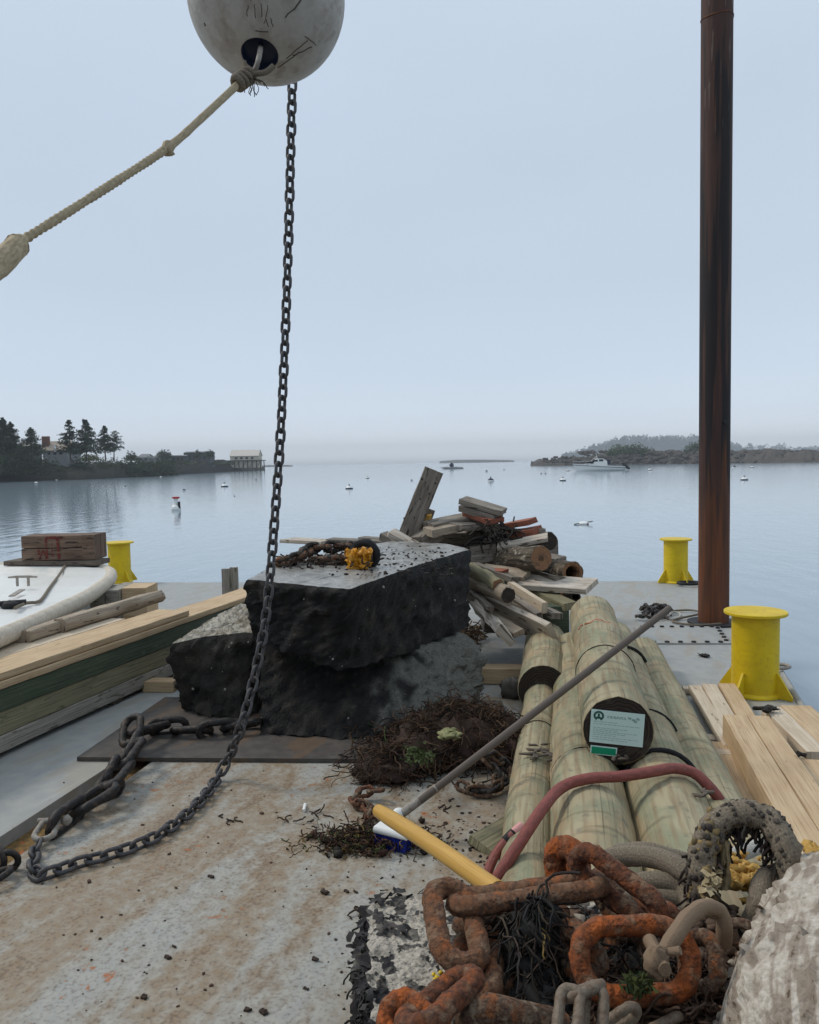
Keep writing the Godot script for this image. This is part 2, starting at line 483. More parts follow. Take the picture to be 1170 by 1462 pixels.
func make_materials() -> void:
	nz.seed = 11; nz.noise_type = FastNoiseLite.TYPE_SIMPLEX_SMOOTH; nz.frequency = 1.0; nz.fractal_octaves = 2
	var wood_bump := bumps(512, 256, lay(401, 0.12, 3, 512, 256, 24, 1), 2.5)
	mat("lumber", wood_tex(1, rgb(202, 178, 144), rgb(180, 152, 118), rgb(132, 104, 76), rgb(150, 122, 90), 0.14), 0.75, wood_bump, 0.5, Vector3(0.6, 2.2, 1))
	mat("lumber_pale", wood_tex(8, rgb(206, 192, 172), rgb(184, 166, 142), rgb(140, 118, 96), rgb(130, 114, 100), 0.2), 0.78, wood_bump, 0.5, Vector3(0.6, 2.2, 1))
	mat("driftwood", wood_tex(15, rgb(176, 164, 146), rgb(142, 126, 108), rgb(88, 74, 62), rgb(70, 60, 54), 0.25), 0.85, wood_bump, 1.0, Vector3(0.6, 2.2, 1))
	mat("old_wood", wood_tex(22, rgb(150, 142, 130), rgb(112, 102, 92), rgb(60, 52, 46), rgb(46, 42, 40), 0.32), 0.85, wood_bump, 1.2, Vector3(0.6, 2.2, 1))
	mat("bleached_wood", wood_tex(29, rgb(206, 198, 186), rgb(166, 152, 136), rgb(96, 82, 70), rgb(84, 72, 62), 0.3), 0.85, wood_bump, 1.2, Vector3(0.6, 2.2, 1))
	mat("dark_wood", wood_tex(36, rgb(112, 100, 88), rgb(84, 75, 66), rgb(52, 46, 41), rgb(60, 54, 48), 0.35), 0.8, wood_bump, 1.2, Vector3(0.6, 2.2, 1))
	mat("red_wood", wood_tex(43, rgb(158, 98, 76), rgb(126, 74, 58), rgb(76, 48, 40), rgb(66, 50, 44), 0.25), 0.8, wood_bump, 1.0, Vector3(0.6, 2.2, 1))
	mat("green_wood", wood_tex(50, rgb(86, 94, 74), rgb(66, 76, 60), rgb(48, 54, 44), rgb(104, 104, 88), 0.25), 0.7, wood_bump, 0.7, Vector3(0.6, 2.2, 1))
	mat("mossy_wood", wood_tex(57, rgb(144, 136, 108), rgb(118, 112, 88), rgb(80, 76, 60), rgb(92, 98, 70), 0.35), 0.85, wood_bump, 0.9, Vector3(0.6, 2.2, 1))
	mat("grey_timber", wood_tex(64, rgb(164, 158, 146), rgb(136, 130, 120), rgb(96, 92, 84), rgb(92, 88, 74), 0.35), 0.85, wood_bump, 0.8, Vector3(0.6, 2.2, 1))
	mat("yellow_wood", wood_tex(71, rgb(204, 162, 82), rgb(186, 142, 66), rgb(136, 98, 46), rgb(150, 110, 60), 0.12), 0.45, wood_bump, 0.3, Vector3(0.8, 3.0, 1))

	# treated pilings: pale green and straw, dark checks along the grain and fine rings of bruises across
	var lg := lay(81, 0.05, 4, 1024, 512, 12, 1); var lb := lay(82, 0.006, 4, 1024, 512); var lc := lay(83, 0.02, 4, 1024, 512, 1, 6); var lk := lay(84, 0.03, 5, 1024, 512)
	var lw := lay(87, 0.007, 4, 1024, 512, 2, 1)
	var ln := lay(86, 0.09, 2, 1024, 512, 40, 1)
	mat("piling", picture(1024, 512, func(i: int) -> Color:
		var k := lb[i] / 255.0; var t := lg[i] / 255.0
		var c := rgb(164, 154, 126).lerp(rgb(138, 138, 112), ss(0.35, 0.7, k)).lerp(rgb(132, 114, 88), ss(0.3, 0.9, t) * 0.75)
		c = c.lerp(rgb(168, 144, 112), ss(0.52, 0.8, lw[i] / 255.0) * 0.55)
		c = c.lerp(rgb(104, 96, 74), ss(0.66, 0.86, lc[i] / 255.0) * 0.5)
		c = c.lerp(rgb(100, 98, 88), ss(0.62, 0.9, lk[i] / 255.0) * 0.5)
		return c.lerp(rgb(70, 62, 46), ss(0.80, 0.95, ln[i] / 255.0) * 0.6)), 0.8, bumps(1024, 512, lay(85, 0.06, 4, 1024, 512, 16, 1), 3.0), 0.7, Vector3(0.4, 1, 1))
	var er := lay(91, 0.012, 4, 256, 256)
	mat("piling_end", picture(256, 256, func(i: int) -> Color:
		var x := (i % 256) / 255.0 - 0.5; var y := (i / 256) / 255.0 - 0.5
		var d := sqrt(x * x + y * y) + (er[i] / 255.0 - 0.5) * 0.06
		return rgb(62, 52, 44).lerp(rgb(40, 34, 30), 0.5 + 0.5 * sin(d * 130.0)).lerp(rgb(80, 72, 60), ss(0.55, 0.8, er[i] / 255.0) * 0.5)), 0.9)
	mat("cut_end", picture(256, 256, func(i: int) -> Color:
		var x := (i % 256) / 255.0 - 0.5; var y := (i / 256) / 255.0 - 0.5
		var d := sqrt(x * x + y * y) + (er[i] / 255.0 - 0.5) * 0.08
		return rgb(156, 118, 86).lerp(rgb(104, 72, 50), 0.5 + 0.5 * sin(d * 110.0)).lerp(rgb(60, 40, 30), ss(0.16, 0.08, d) * 0.7).lerp(rgb(90, 74, 62), ss(0.5, 0.8, er[i] / 255.0) * 0.6)), 0.9)
	mat("bark", picture(512, 256, func(i: int) -> Color:
		var t := lg[(i % 512) + 1024 * (i / 512)] / 255.0; var k := lk[(i % 512) + 1024 * (i / 512)] / 255.0
		return rgb(112, 100, 84).lerp(rgb(52, 46, 40), t).lerp(rgb(168, 160, 144), ss(0.62, 0.8, k) * 0.8)), 0.9, bumps(512, 256, lay(96, 0.05, 4, 512, 256, 4, 1), 5.0), 1.2, Vector3(0.8, 1, 1))

	# deck paint: worn pale grey over rust stain, dragged along the barge
	var W := 1024
	var d1 := lay(101, 0.004, 4, W, W, 1, 5); var d2 := lay(102, 0.012, 5, W, W, 1, 3); var d3 := lay(103, 0.03, 5, W, W); var d4 := lay(104, 0.09, 3, W, W); var d5 := lay(105, 0.004, 3, W, W); var d6 := lay(106, 0.10, 2, W, W, 1, 24)
	mat("worn_deck", picture(W, W, func(i: int) -> Color:
		var c := rgb(166, 162, 152).lerp(rgb(144, 146, 144), d3[i] / 255.0)
		var wash := ss(0.31, 0.66, d1[i] / 255.0 * 0.5 + d2[i] / 255.0 * 0.3 + d3[i] / 255.0 * 0.2)
		c = c.lerp(rgb(136, 114, 88), wash * (0.35 + 0.6 * d3[i] / 255.0))
		c = c.lerp(rgb(106, 84, 62), ss(0.55, 0.85, d2[i] / 255.0 * 0.6 + d4[i] / 255.0 * 0.4) * 0.6 * wash)
		c = c.lerp(rgb(112, 104, 96), ss(0.5, 0.8, d4[i] / 255.0) * 0.35)
		c = c.lerp(rgb(198, 192, 180), ss(0.7, 0.95, d6[i] / 255.0) * 0.16)
		c = c.lerp(rgb(168, 92, 52), ss(0.74, 0.84, d3[i] / 255.0 * 0.6 + d5[i] / 255.0 * 0.4) * 0.75)
		return c.lerp(rgb(84, 68, 54), ss(0.66, 0.9, d4[i] / 255.0 * 0.7 + d3[i] / 255.0 * 0.3) * 0.6)), 0.6, bumps(W, W, d4, 1.2), 0.35, Vector3(0.48, 0.48, 1))
	mat("deck", picture(512, 512, func(i: int) -> Color:
		var j := (i % 512) + (i / 512) * W
		var c := rgb(162, 161, 156).lerp(rgb(144, 147, 147), d3[j] / 255.0)
		c = c.lerp(rgb(150, 140, 124), ss(0.55, 0.8, d2[j] / 255.0) * 0.45)
		c = c.lerp(rgb(200, 200, 194), ss(0.72, 0.95, d6[j] / 255.0) * 0.15)
		return c.lerp(rgb(92, 84, 76), ss(0.84, 0.95, d4[j] / 255.0) * 0.5)), 0.6, bumps(W, W, d4, 1.2), 0.25, Vector3(0.5, 0.5, 1))
	mat("hull_steel", picture(256, 256, func(i: int) -> Color:
		var j := (i % 256) + (i / 256) * W
		return rgb(70, 76, 80).lerp(rgb(46, 44, 42), d2[j] / 255.0).lerp(rgb(104, 62, 40), ss(0.6, 0.75, d3[j] / 255.0) * 0.7)), 0.7)
	mat("trough_dirt", picture(256, 256, func(i: int) -> Color:
		var j := (i % 256) + (i / 256) * W
		return rgb(150, 120, 66).lerp(rgb(86, 68, 46), d4[j] / 255.0).lerp(rgb(176, 92, 56), ss(0.6, 0.75, d3[j] / 255.0) * 0.8)), 0.95, bumps(W, W, d4, 6.0), 1.0, Vector3(1.2, 1.2, 1))
	mat("mat_plate", picture(512, 512, func(i: int) -> Color:
		var j := (i % 512) + (i / 512) * W
		return rgb(92, 86, 80).lerp(rgb(66, 62, 60), d3[j] / 255.0).lerp(rgb(112, 84, 60), ss(0.6, 0.8, d2[j] / 255.0) * 0.5)), 0.6, bumps(W, W, d4, 1.2), 0.4, Vector3(0.6, 0.6, 1))

	# iron
	var r1 := lay(111, 0.012, 5); var r2 := lay(112, 0.05, 4); var r3 := lay(113, 0.12, 3)
	var rust_n := bumps(512, 512, r2, 5.0)
	for v in [["rust", rgb(112, 68, 46), rgb(76, 52, 42), rgb(168, 88, 40), 0.56], ["rust_bright", rgb(134, 74, 42), rgb(88, 54, 38), rgb(186, 96, 40), 0.48], ["rust_grey", rgb(118, 82, 58), rgb(84, 62, 50), rgb(164, 92, 48), 0.58]]:
		mat(v[0], picture(512, 512, func(i: int) -> Color:
			var a := r1[i] / 255.0; var b := r2[i] / 255.0; var d := r3[i] / 255.0
			var c: Color = v[1].lerp(v[2], ss(0.3, 0.75, b))
			c = c.lerp(v[3], ss(v[4], v[4] + 0.24, a * 0.7 + d * 0.3) * 0.8)
			c = c.lerp(rgb(138, 116, 94), ss(0.45, 0.2, a) * 0.8)
			return c.lerp(rgb(50, 36, 32), ss(0.60, 0.9, d) * 0.6)), 0.92, rust_n, 1.4, Vector3(2.6, 2.6, 2.6), true)
	mat("rust_muddy", picture(512, 512, func(i: int) -> Color:
		var a := r1[i] / 255.0; var b := r2[i] / 255.0
		var c := rgb(104, 86, 70).lerp(rgb(72, 52, 42), ss(0.3, 0.7, b))
		c = c.lerp(rgb(150, 84, 44), ss(0.62, 0.78, a) * 0.7)
		c = c.lerp(rgb(160, 148, 128), ss(0.38, 0.22, a) * 0.7)
		return c.lerp(rgb(40, 34, 32), ss(0.64, 0.86, r3[i] / 255.0) * 0.7)), 0.95, rust_n, 1.2, Vector3(3.2, 3.2, 3.2), true)
	mat("chain_grey", picture(256, 256, func(i: int) -> Color:
		var j := (i % 256) + (i / 256) * 512
		return rgb(94, 94, 96).lerp(rgb(62, 62, 66), r2[j] / 255.0).lerp(rgb(112, 96, 80), ss(0.6, 0.8, r1[j] / 255.0) * 0.6)), 0.6, rust_n, 0.4, Vector3(9, 9, 9), true)
	M.chain_grey.metallic = 0.35
	mat("chain_dark", picture(256, 256, func(i: int) -> Color:
		var j := (i % 256) + (i / 256) * 512
		return rgb(52, 48, 46).lerp(rgb(30, 28, 28), r2[j] / 255.0).lerp(rgb(98, 78, 60), ss(0.62, 0.8, r1[j] / 255.0) * 0.7)), 0.55, rust_n, 0.8, Vector3(6, 6, 6), true)
	mat("galvanised", picture(256, 256, func(i: int) -> Color:
		var j := (i % 256) + (i / 256) * 512
		return rgb(176, 172, 164).lerp(rgb(128, 120, 110), r2[j] / 255.0).lerp(rgb(112, 84, 64), ss(0.6, 0.8, r1[j] / 255.0) * 0.6)), 0.6, rust_n, 0.5, Vector3(8, 8, 8), true)
	tint("thin_chain_grey", "galvanised", rgb(196, 182, 168))
	mat("iron_black", rgb(36, 35, 37), 0.6, rust_n, 0.6, Vector3(6, 6, 6), true)
	mat("yellow_paint", picture(256, 256, func(i: int) -> Color:
		var j := (i % 256) + (i / 256) * 512
		var c := rgb(222, 192, 24).lerp(rgb(200, 170, 28), r1[j] / 255.0)
		c = c.lerp(rgb(176, 140, 40), ss(0.55, 0.8, r2[j] / 255.0) * 0.35)
		return c.lerp(rgb(104, 70, 40), ss(0.80, 0.92, r3[j] / 255.0 * 0.6 + r1[j] / 255.0 * 0.4) * 0.8)), 0.5, rust_n, 0.08, Vector3(1.5, 1.5, 1.5), true)
	# spud pile: u runs round, v down from the top
	var PW := 256; var PH := 1024
	var p1 := lay(121, 0.014, 4, PW, PH, 1, 8); var p2 := lay(122, 0.03, 5, PW, PH, 1, 3); var p3 := lay(123, 0.008, 4, PW, PH, 1, 2)
	mat("pile_rust", picture(PW, PH, func(i: int) -> Color:
		var v := float(i / PW) / PH
		var c := rgb(84, 56, 46).lerp(rgb(58, 42, 38), p2[i] / 255.0)
		c = c.lerp(rgb(112, 68, 40), ss(0.58, 0.8, p3[i] / 255.0) * 0.6)
		var low := ss(0.78, 0.86, v + (p1[i] / 255.0 - 0.5) * 0.25)      # bright rust where the pile has been worked
		c = c.lerp(rgb(140, 76, 40).lerp(rgb(88, 58, 40), p2[i] / 255.0), low * 0.8)
		var coat := ss(0.42, 0.54, p1[i] / 255.0 * 0.7 + p3[i] / 255.0 * 0.3) * ss(0.2, 0.3, v + (p3[i] / 255.0 - 0.5) * 0.3) * (1.0 - low * 0.75)
		c = c.lerp(rgb(34, 30, 32), coat * 0.92)
		return c.lerp(rgb(120, 108, 98), ss(0.74, 0.84, p2[i] / 255.0) * ss(0.5, 0.3, v) * 0.6)), 0.75, bumps(PW, PH, p2, 2.0), 0.5)

	# stone
	var s1 := lay(131, 0.02, 5); var s2 := lay(132, 0.07, 4); var s3 := lay(133, 0.2, 2)
	var stone_n := bumps(512, 512, s2, 6.0)
	mat("stone", picture(512, 512, func(i: int) -> Color:
		return Color.WHITE.lerp(rgb(170, 166, 160), s1[i] / 255.0).lerp(rgb(110, 106, 104), ss(0.55, 0.85, s2[i] / 255.0) * 0.8).lerp(rgb(255, 252, 244), ss(0.8, 0.95, s3[i] / 255.0) * 0.5)), 0.9, stone_n, 1.2, Vector3(1.6, 1.6, 1.6), true)
	M.stone.vertex_color_use_as_albedo = true
	mat("block_skin", picture(512, 512, func(i: int) -> Color:
		var c := rgb(196, 189, 176).lerp(rgb(150, 143, 132), s2[i] / 255.0).lerp(rgb(112, 100, 88), ss(0.7, 0.9, s3[i] / 255.0) * 0.6)
		return c.lerp(rgb(34, 33, 35), ss(0.52, 0.56, s1[i] / 255.0 * 0.8 + s2[i] / 255.0 * 0.2))), 0.85, stone_n, 1.3, Vector3(1.1, 1.1, 1.1), true)
	tint("stone_wet", "stone", Color.WHITE, 0.32); M.stone_wet.normal_scale = 0.25
	mat("rock", picture(256, 256, func(i: int) -> Color:
		var j := (i % 256) + (i / 256) * 512
		return rgb(96, 88, 78).lerp(rgb(54, 50, 46), s1[j] / 255.0).lerp(rgb(168, 158, 146), ss(0.65, 0.85, s2[j] / 255.0) * 0.6)), 0.95, stone_n, 1.5, Vector3(0.12, 0.12, 0.12), true, true)

	# rope, rubber, plastic, cloth
	var o1 := lay(141, 0.03, 4, 256, 256)
	var braid := PackedByteArray(); braid.resize(256 * 256)
	for i in 256 * 256:
		var x := (i % 256) / 32.0; var y := (i / 256) / 32.0
		braid[i] = int(127 + 120 * sin(TAU * (x + y) * 0.5) * sin(TAU * (x - y) * 0.5))
	var br_n := bumps(256, 256, braid, 3.0)
	mat("rope", picture(256, 256, func(i: int) -> Color:
		return rgb(148, 136, 118).lerp(rgb(88, 80, 70), braid[i] / 255.0 * 0.3 + o1[i] / 255.0 * 0.7)), 0.95, br_n, 0.45, Vector3(15, 3, 1))
	mat("rope_tan", picture(256, 256, func(i: int) -> Color:
		return rgb(196, 180, 150).lerp(rgb(142, 126, 102), o1[i] / 255.0)), 0.95, null, 1.0, Vector3(4, 2, 1))
	mat("rope_white", picture(256, 256, func(i: int) -> Color:
		return rgb(206, 204, 196).lerp(rgb(150, 146, 136), braid[i] / 255.0 * 0.5 + o1[i] / 255.0 * 0.5)), 0.95, br_n, 0.8, Vector3(10, 3, 1))
	mat("hose", picture(256, 256, func(i: int) -> Color:
		return rgb(148, 84, 76).lerp(rgb(112, 62, 56), o1[i] / 255.0).lerp(rgb(170, 130, 124), ss(0.72, 0.9, o1[i] / 255.0) * 0.6)), 0.6, null, 1.0, Vector3(3, 1, 1))
	mat("rubber", rgb(30, 30, 32), 0.7)
	var f1 := lay(151, 0.015, 5, 512, 512); var f2 := lay(152, 0.06, 4, 512, 512); var f3 := lay(153, 0.03, 5, 512, 512, 8, 1)
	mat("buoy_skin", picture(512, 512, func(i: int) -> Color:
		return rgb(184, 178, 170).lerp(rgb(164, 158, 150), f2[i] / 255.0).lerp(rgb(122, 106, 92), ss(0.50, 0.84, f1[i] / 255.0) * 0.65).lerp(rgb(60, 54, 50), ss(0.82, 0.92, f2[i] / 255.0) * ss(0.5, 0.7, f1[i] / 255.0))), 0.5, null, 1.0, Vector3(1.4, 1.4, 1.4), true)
	mat("crust", picture(512, 512, func(i: int) -> Color:
		var c := rgb(204, 197, 186).lerp(rgb(164, 153, 139), f2[i] / 255.0)
		c = c.lerp(rgb(112, 97, 83), ss(0.40, 0.64, f3[i] / 255.0 * 0.6 + f1[i] / 255.0 * 0.4) * 0.6)
		return c.lerp(rgb(78, 62, 50), ss(0.70, 0.84, f2[i] / 255.0 * 0.5 + f3[i] / 255.0 * 0.5) * 0.85)), 0.9, bumps(512, 512, f2, 6.0), 0.7, Vector3(1.6, 1.6, 1))
	mat("gelcoat", picture(256, 256, func(i: int) -> Color:
		return rgb(232, 232, 228).lerp(rgb(212, 210, 204), f1[i] / 255.0).lerp(rgb(170, 162, 150), ss(0.78, 0.92, f2[i] / 255.0) * 0.5)), 0.35, null, 1.0, Vector3(1, 1, 1), true)
	mat("fender", picture(256, 256, func(i: int) -> Color:
		return rgb(216, 208, 194).lerp(rgb(182, 170, 152), f1[i] / 255.0).lerp(rgb(128, 112, 94), ss(0.62, 0.85, f2[i] / 255.0) * 0.7)), 0.85, bumps(512, 512, f2, 2.0), 0.5, Vector3(3, 3, 3), true)
	mat("white", rgb(226, 226, 222), 0.45)
	mat("blue_plastic", rgb(24, 40, 130), 0.5)
	mat("pink", rgb(206, 150, 146), 0.7)
	mat("weed", Color.WHITE, 0.75); M.weed.vertex_color_use_as_albedo = true
	mat("kelp", rgb(206, 142, 26), 0.35); M.kelp.backlight_enabled = true; M.kelp.backlight = rgb(90, 60, 8)
	mat("shell", rgb(160, 156, 146), 0.8)
	mat("leaf", Color.WHITE, 0.9); M.leaf.vertex_color_use_as_albedo = true
	mat("trunk", rgb(66, 56, 48), 0.95)
	mat("roof_tan", rgb(150, 138, 124), 0.9)
	mat("roof_pale", rgb(196, 188, 178), 0.85)
	mat("wall_grey", rgb(122, 124, 124), 0.9)
	mat("wall_dark", rgb(74, 76, 78), 0.9)
	mat("wall_cream", rgb(186, 178, 160), 0.9)
	mat("brick_red", rgb(106, 72, 60), 0.95)
	mat("pane", rgb(34, 40, 48), 0.15)
	mat("red_paint", rgb(176, 50, 40), 0.6)
	mat("faded_red", rgb(100, 46, 40), 0.85)
	mat("navy", rgb(32, 40, 62), 0.5)
	tint("bank", "rock", rgb(120, 132, 118))
	tint("brown_wood", "old_wood", rgb(214, 190, 178))
	tint("added_crane_steel", "hull_steel", rgb(200, 196, 190))
	mat("grass", rgb(92, 102, 58), 0.95)
	# water: small ripples, drawn out across the wind
	var wv := lay(161, 0.02, 4, 512, 512, 1, 3); 
	mat("water", rgb(132, 148, 158), 0.10, bumps(512, 512, wv, 2.0), 0.35, Vector3(1, 1, 1))
	M.water.metallic_specular = 0.6

# ---- the place --------------------------------------------------------------------------
func make_camera_and_light() -> void:
	cam = Camera3D.new(); cam.name = "camera"
	cam.position = Vector3(0, EYE, 0)
	cam.rotation = Vector3(deg_to_rad(-3.53), 0, deg_to_rad(-1.0))
	cam.fov = rad_to_deg(2.0 * atan(731.0 / F))
	cam.near = 0.05; cam.far = 30000.0
	add_child(cam); cam.current = true
	var we := WorldEnvironment.new(); we.name = "environment"
	var e := Environment.new()
	e.background_mode = Environment.BG_SKY
	# even overcast: brightest overhead, a little deeper in the middle, pale again in the thick air low down
	var sm := PanoramaSkyMaterial.new()
	var steps := [[-90.0, rgb(120, 134, 144)], [-1.0, rgb(150, 164, 176)], [0.0, rgb(244, 250, 255)], [1.5, rgb(232, 241, 250)], [3.0, rgb(216, 228, 240)], [6.0, rgb(202, 217, 233)], [12.0, rgb(190, 205, 221)], [22.0, rgb(188, 203, 220)], [36.0, rgb(194, 209, 225)], [60.0, rgb(212, 225, 238)], [90.0, rgb(216, 228, 240)]]
	var fn := FastNoiseLite.new(); fn.seed = 5; fn.frequency = 0.9; fn.fractal_octaves = 4
	var pano := Image.create(512, 256, false, Image.FORMAT_RGBF)
	for y in 256:
		var el := 90.0 - (y + 0.5) * 180.0 / 256.0
		var k := 0
		while k < steps.size() - 2 and el > steps[k + 1][0]: k += 1
		var base: Color = steps[k][1].lerp(steps[k + 1][1], clampf((el - steps[k][0]) / (steps[k + 1][0] - steps[k][0]), 0.0, 1.0)).srgb_to_linear()
		for x in 512:
			var az := TAU * x / 512.0; var ce := cos(deg_to_rad(el))
			var v := fn.get_noise_3d(cos(az) * ce * 2.0, sin(deg_to_rad(el)) * 6.0, sin(az) * ce * 2.0)
			pano.set_pixel(x, y, base * (1.0 + 0.035 * v))
	sm.panorama = ImageTexture.create_from_image(pano)
	var sky := Sky.new(); sky.sky_material = sm
	e.sky = sky
	e.tonemap_mode = Environment.TONE_MAPPER_LINEAR
	e.tonemap_exposure = 1.12
	e.fog_enabled = true; e.fog_density = 0.00042; e.fog_light_color = rgb(238, 246, 255)
	e.sdfgi_enabled = true; e.ssao_enabled = true; e.ssil_enabled = true
	we.environment = e; add_child(we)
	var sun := DirectionalLight3D.new(); sun.name = "sun"
	sun.light_energy = 0.45; sun.light_angular_distance = 12.0; sun.light_color = Color(1, 0.96, 0.9)
	sun.shadow_enabled = true
	add_child(sun)
	sun.look_at_from_position(Vector3(-7.5, 8.5, -3.5), Vector3.ZERO, Vector3.UP)

func struct(called: String, mb: MB, m: Material) -> MeshInstance3D:
	return solo(called, mb, m, "", "", "", "structure")

func make_sea() -> void:
	var mb := MB.new()
	# rings that grow, so that the sheet reaches the horizon
	var R := [0.5, 8.0, 20.0, 50.0, 120.0, 300.0, 800.0, 1500.0, 2600.0]
	for i in R.size():
		for k in 49:
			var a := TAU * k / 48
			var p := Vector3(R[i] * cos(a), SEA, R[i] * sin(a) - 4.0)
			mb.vert(p, Vector2(p.x, p.z) / 9.0)
	for i in R.size() - 1:
		for k in 48: mb.quad(i * 49 + k, i * 49 + k + 1, (i + 1) * 49 + k + 1, (i + 1) * 49 + k)
	struct("sea", mb, M.water)

# a strip of land from a list of [pixel x, waterline depth, crest pixel y]
func land(called: String, list: Array, back: float, irr: float, m: Material, lumps := 0.4) -> void:
	var mb := MB.new()
	var prof := [Vector2(-0.02, -1.5), Vector2(0.0, 0.0), Vector2(0.12, 0.35), Vector2(0.3, 0.7), Vector2(0.55, 0.95), Vector2(0.8, 1.0), Vector2(1.0, 0.7), Vector2(1.3, -0.2)]
	var cols := []
	for i in list.size() - 1:
		var k := maxi(1, int(absf(list[i + 1][0] - list[i][0]) / 3.0))
		for j in k:
			var t := float(j) / k
			cols.push_back([lerpf(list[i][0], list[i + 1][0], t), lerpf(list[i][1], list[i + 1][1], t), lerpf(list[i][2], list[i + 1][2], t)])
	cols.push_back(list[-1])
	for i in cols.size():
		var c: Array = cols[i]
		var top := D(c[0], c[2], c[1] + back * 0.6).y
		for j in prof.size():
			var depth: float = c[1] + back * prof[j].x
			var p := D(c[0], 660, depth)
			p.y = SEA + (top - SEA) * prof[j].y if j > 0 else SEA - 1.5
			if j > 0:
				var a := irr * (nz.get_noise_3d(p.x * 0.11, p.z * 0.11, j) + 0.6 * nz.get_noise_3d(p.x * 0.4, p.z * 0.4, j + 9.0))
				p.y += a * lumps * clampf(prof[j].y + 0.2, 0.0, 1.0); p.z += a * 1.5
			mb.vert(p, Vector2(p.x, p.z) * 0.1)
	var n := prof.size()
	for i in cols.size() - 1:
		for j in n - 1: mb.quad(i * n + j, (i + 1) * n + j, (i + 1) * n + j + 1, i * n + j + 1)
	struct(called, mb, m)

func leaf_tri(mb: MB, p: Vector3, s: float, col: Color) -> void:
	var a := Vector3(rng.randfn(), rng.randfn(), rng.randfn()).normalized() * s
	var b := Vector3(rng.randfn(), rng.randfn(), rng.randfn()).normalized() * s
	var i := mb.vert(p + a, Vector2.ZERO, col); var j := mb.vert(p + b, Vector2.ZERO, col); var k := mb.vert(p - (a + b) * 0.5, Vector2.ZERO, col)
	mb.tri(i, j, k)

func conifer(label: String, base: Vector3, h: float, r: float, bare: float, gap: float, lean := 0.0) -> void:
	var t := thing("conifer", label, "tree", base, "conifers on the left headland")
	var tr := MB.new(); var cr := MB.new(); cr.colored = true
	tube(tr, PackedVector3Array([base - Vector3.UP * 0.5, base + Vector3(lean * 0.4, h * 0.5, 0), base + Vector3(lean, h * 0.97, 0)]), [h * 0.022, h * 0.015, h * 0.004], 7)
	var y := h * bare
	while y < h:
		var f := (y - h * bare) / (h - h * bare)
		var len_ := r * pow(1.0 - f, 0.75) * rng.randf_range(0.7, 1.1) + 0.15
		var nb := 7
		for k in nb:
			if rng.randf() < gap: continue
			var an := rng.randf() * TAU
			var d := Vector3(cos(an), 0, sin(an))
			var L := len_ * rng.randf_range(0.5, 1.15)
			var st := base + Vector3(lean * y / h, y, 0)
			var tip := st + d * L + Vector3.UP * L * rng.randf_range(-0.25, 0.15)
			tube(tr, PackedVector3Array([st, tip]), [h * 0.004, h * 0.0015], 3, false, false)
			var m := int(9 + L * 11.0)
			for q in m:
				var u := rng.randf_range(0.2, 1.05)
				var p := st.lerp(tip, u) + Vector3(rng.randfn() * 0.16, rng.randfn() * 0.1 - 0.05, rng.randfn() * 0.16) * (0.6 + L * 0.35)
				leaf_tri(cr, p, h * 0.031 * rng.randf_range(0.6, 1.3), Color(0.022, 0.034, 0.022).lerp(Color(0.05, 0.065, 0.03), rng.randf()))
		y += h * 0.045 * rng.randf_range(0.7, 1.3)
	part(t, "trunk", tr, M.trunk); part(t, "crown", cr, M.leaf)

func bush(mb: MB, at: Vector3, r: Vector3, n: int, a: Color, b: Color, size := 0.3) -> void:
	for i in n:
		var d := Vector3(rng.randfn(), absf(rng.randfn()), rng.randfn()).normalized()
		var k := pow(rng.randf(), 0.4)
		var w := 1.0 + 0.5 * nz.get_noise_3d(at.x + d.x * 3.0, d.y * 3.0, at.z + d.z * 3.0)
		leaf_tri(mb, at + d * r * k * w, size * rng.randf_range(0.6, 1.4), a.lerp(b, rng.randf()))

func house(called: String, label: String, px0: float, px1: float, base_y: float, eave_y: float, ridge_y: float, depth: float, deep: float, wall: Material, roof: Material, wins: int, hip := 0.12) -> Node3D:
	var a := D(px0, base_y, depth); var b := D(px1, base_y, depth); a.y = minf(a.y, b.y); b.y = a.y
	var he := D((px0 + px1) / 2, eave_y, depth).y - a.y; var hr := D((px0 + px1) / 2, ridge_y, depth).y - a.y
	var c := (a + b) * 0.5; var w := a.distance_to(b)
	var t := thing(called, label, "house", c)
	var mb := MB.new(); box(mb, c + Vector3(0, he * 0.5 - 1.5, -deep * 0.5), Vector3(w, he + 3.0, deep))
	var hw := MB.new()
	# gables
	for s in [-1, 1]:
		var x: float = w * 0.5 * s
		var i := mb.vert(c + Vector3(x, he, 0)); var j := mb.vert(c + Vector3(x, he, -deep)); var k := mb.vert(c + Vector3(x * (1.0 - hip), hr, -deep * 0.5))
		mb.tri(i, j, k)
	part(t, "wall", mb, wall)
	var rf := MB.new()
	for s in [0, 1]:
		var z0: float = 0.35 if s == 0 else -deep - 0.35
		var e0 := c + Vector3(-w * 0.5 - 0.3, he - 0.15, z0); var e1 := c + Vector3(w * 0.5 + 0.3, he - 0.15, z0)
		var r0 := c + Vector3(-w * 0.5 * (1.0 - hip) - 0.3, hr, -deep * 0.5); var r1 := c + Vector3(w * 0.5 * (1.0 - hip) + 0.3, hr, -deep * 0.5)
		for up in [0.0, 0.16]:
			var o: Vector3 = Vector3.UP * up
			var q := [rf.vert(e0 + o), rf.vert(e1 + o), rf.vert(r1 + o), rf.vert(r0 + o)]
			if s == 0: rf.quad(q[0], q[1], q[2], q[3])
			else: rf.quad(q[1], q[0], q[3], q[2])
	part(t, "roof", rf, roof)
	for i in wins:
		var wx := lerpf(-w * 0.38, w * 0.38, (i + 0.5) / wins)
		var wm := MB.new(); box(wm, c + Vector3(wx, he * 0.55, 0.03), Vector3(w * 0.36 / wins, he * 0.42, 0.08))
		part(t, "window", wm, M.pane)
	return t

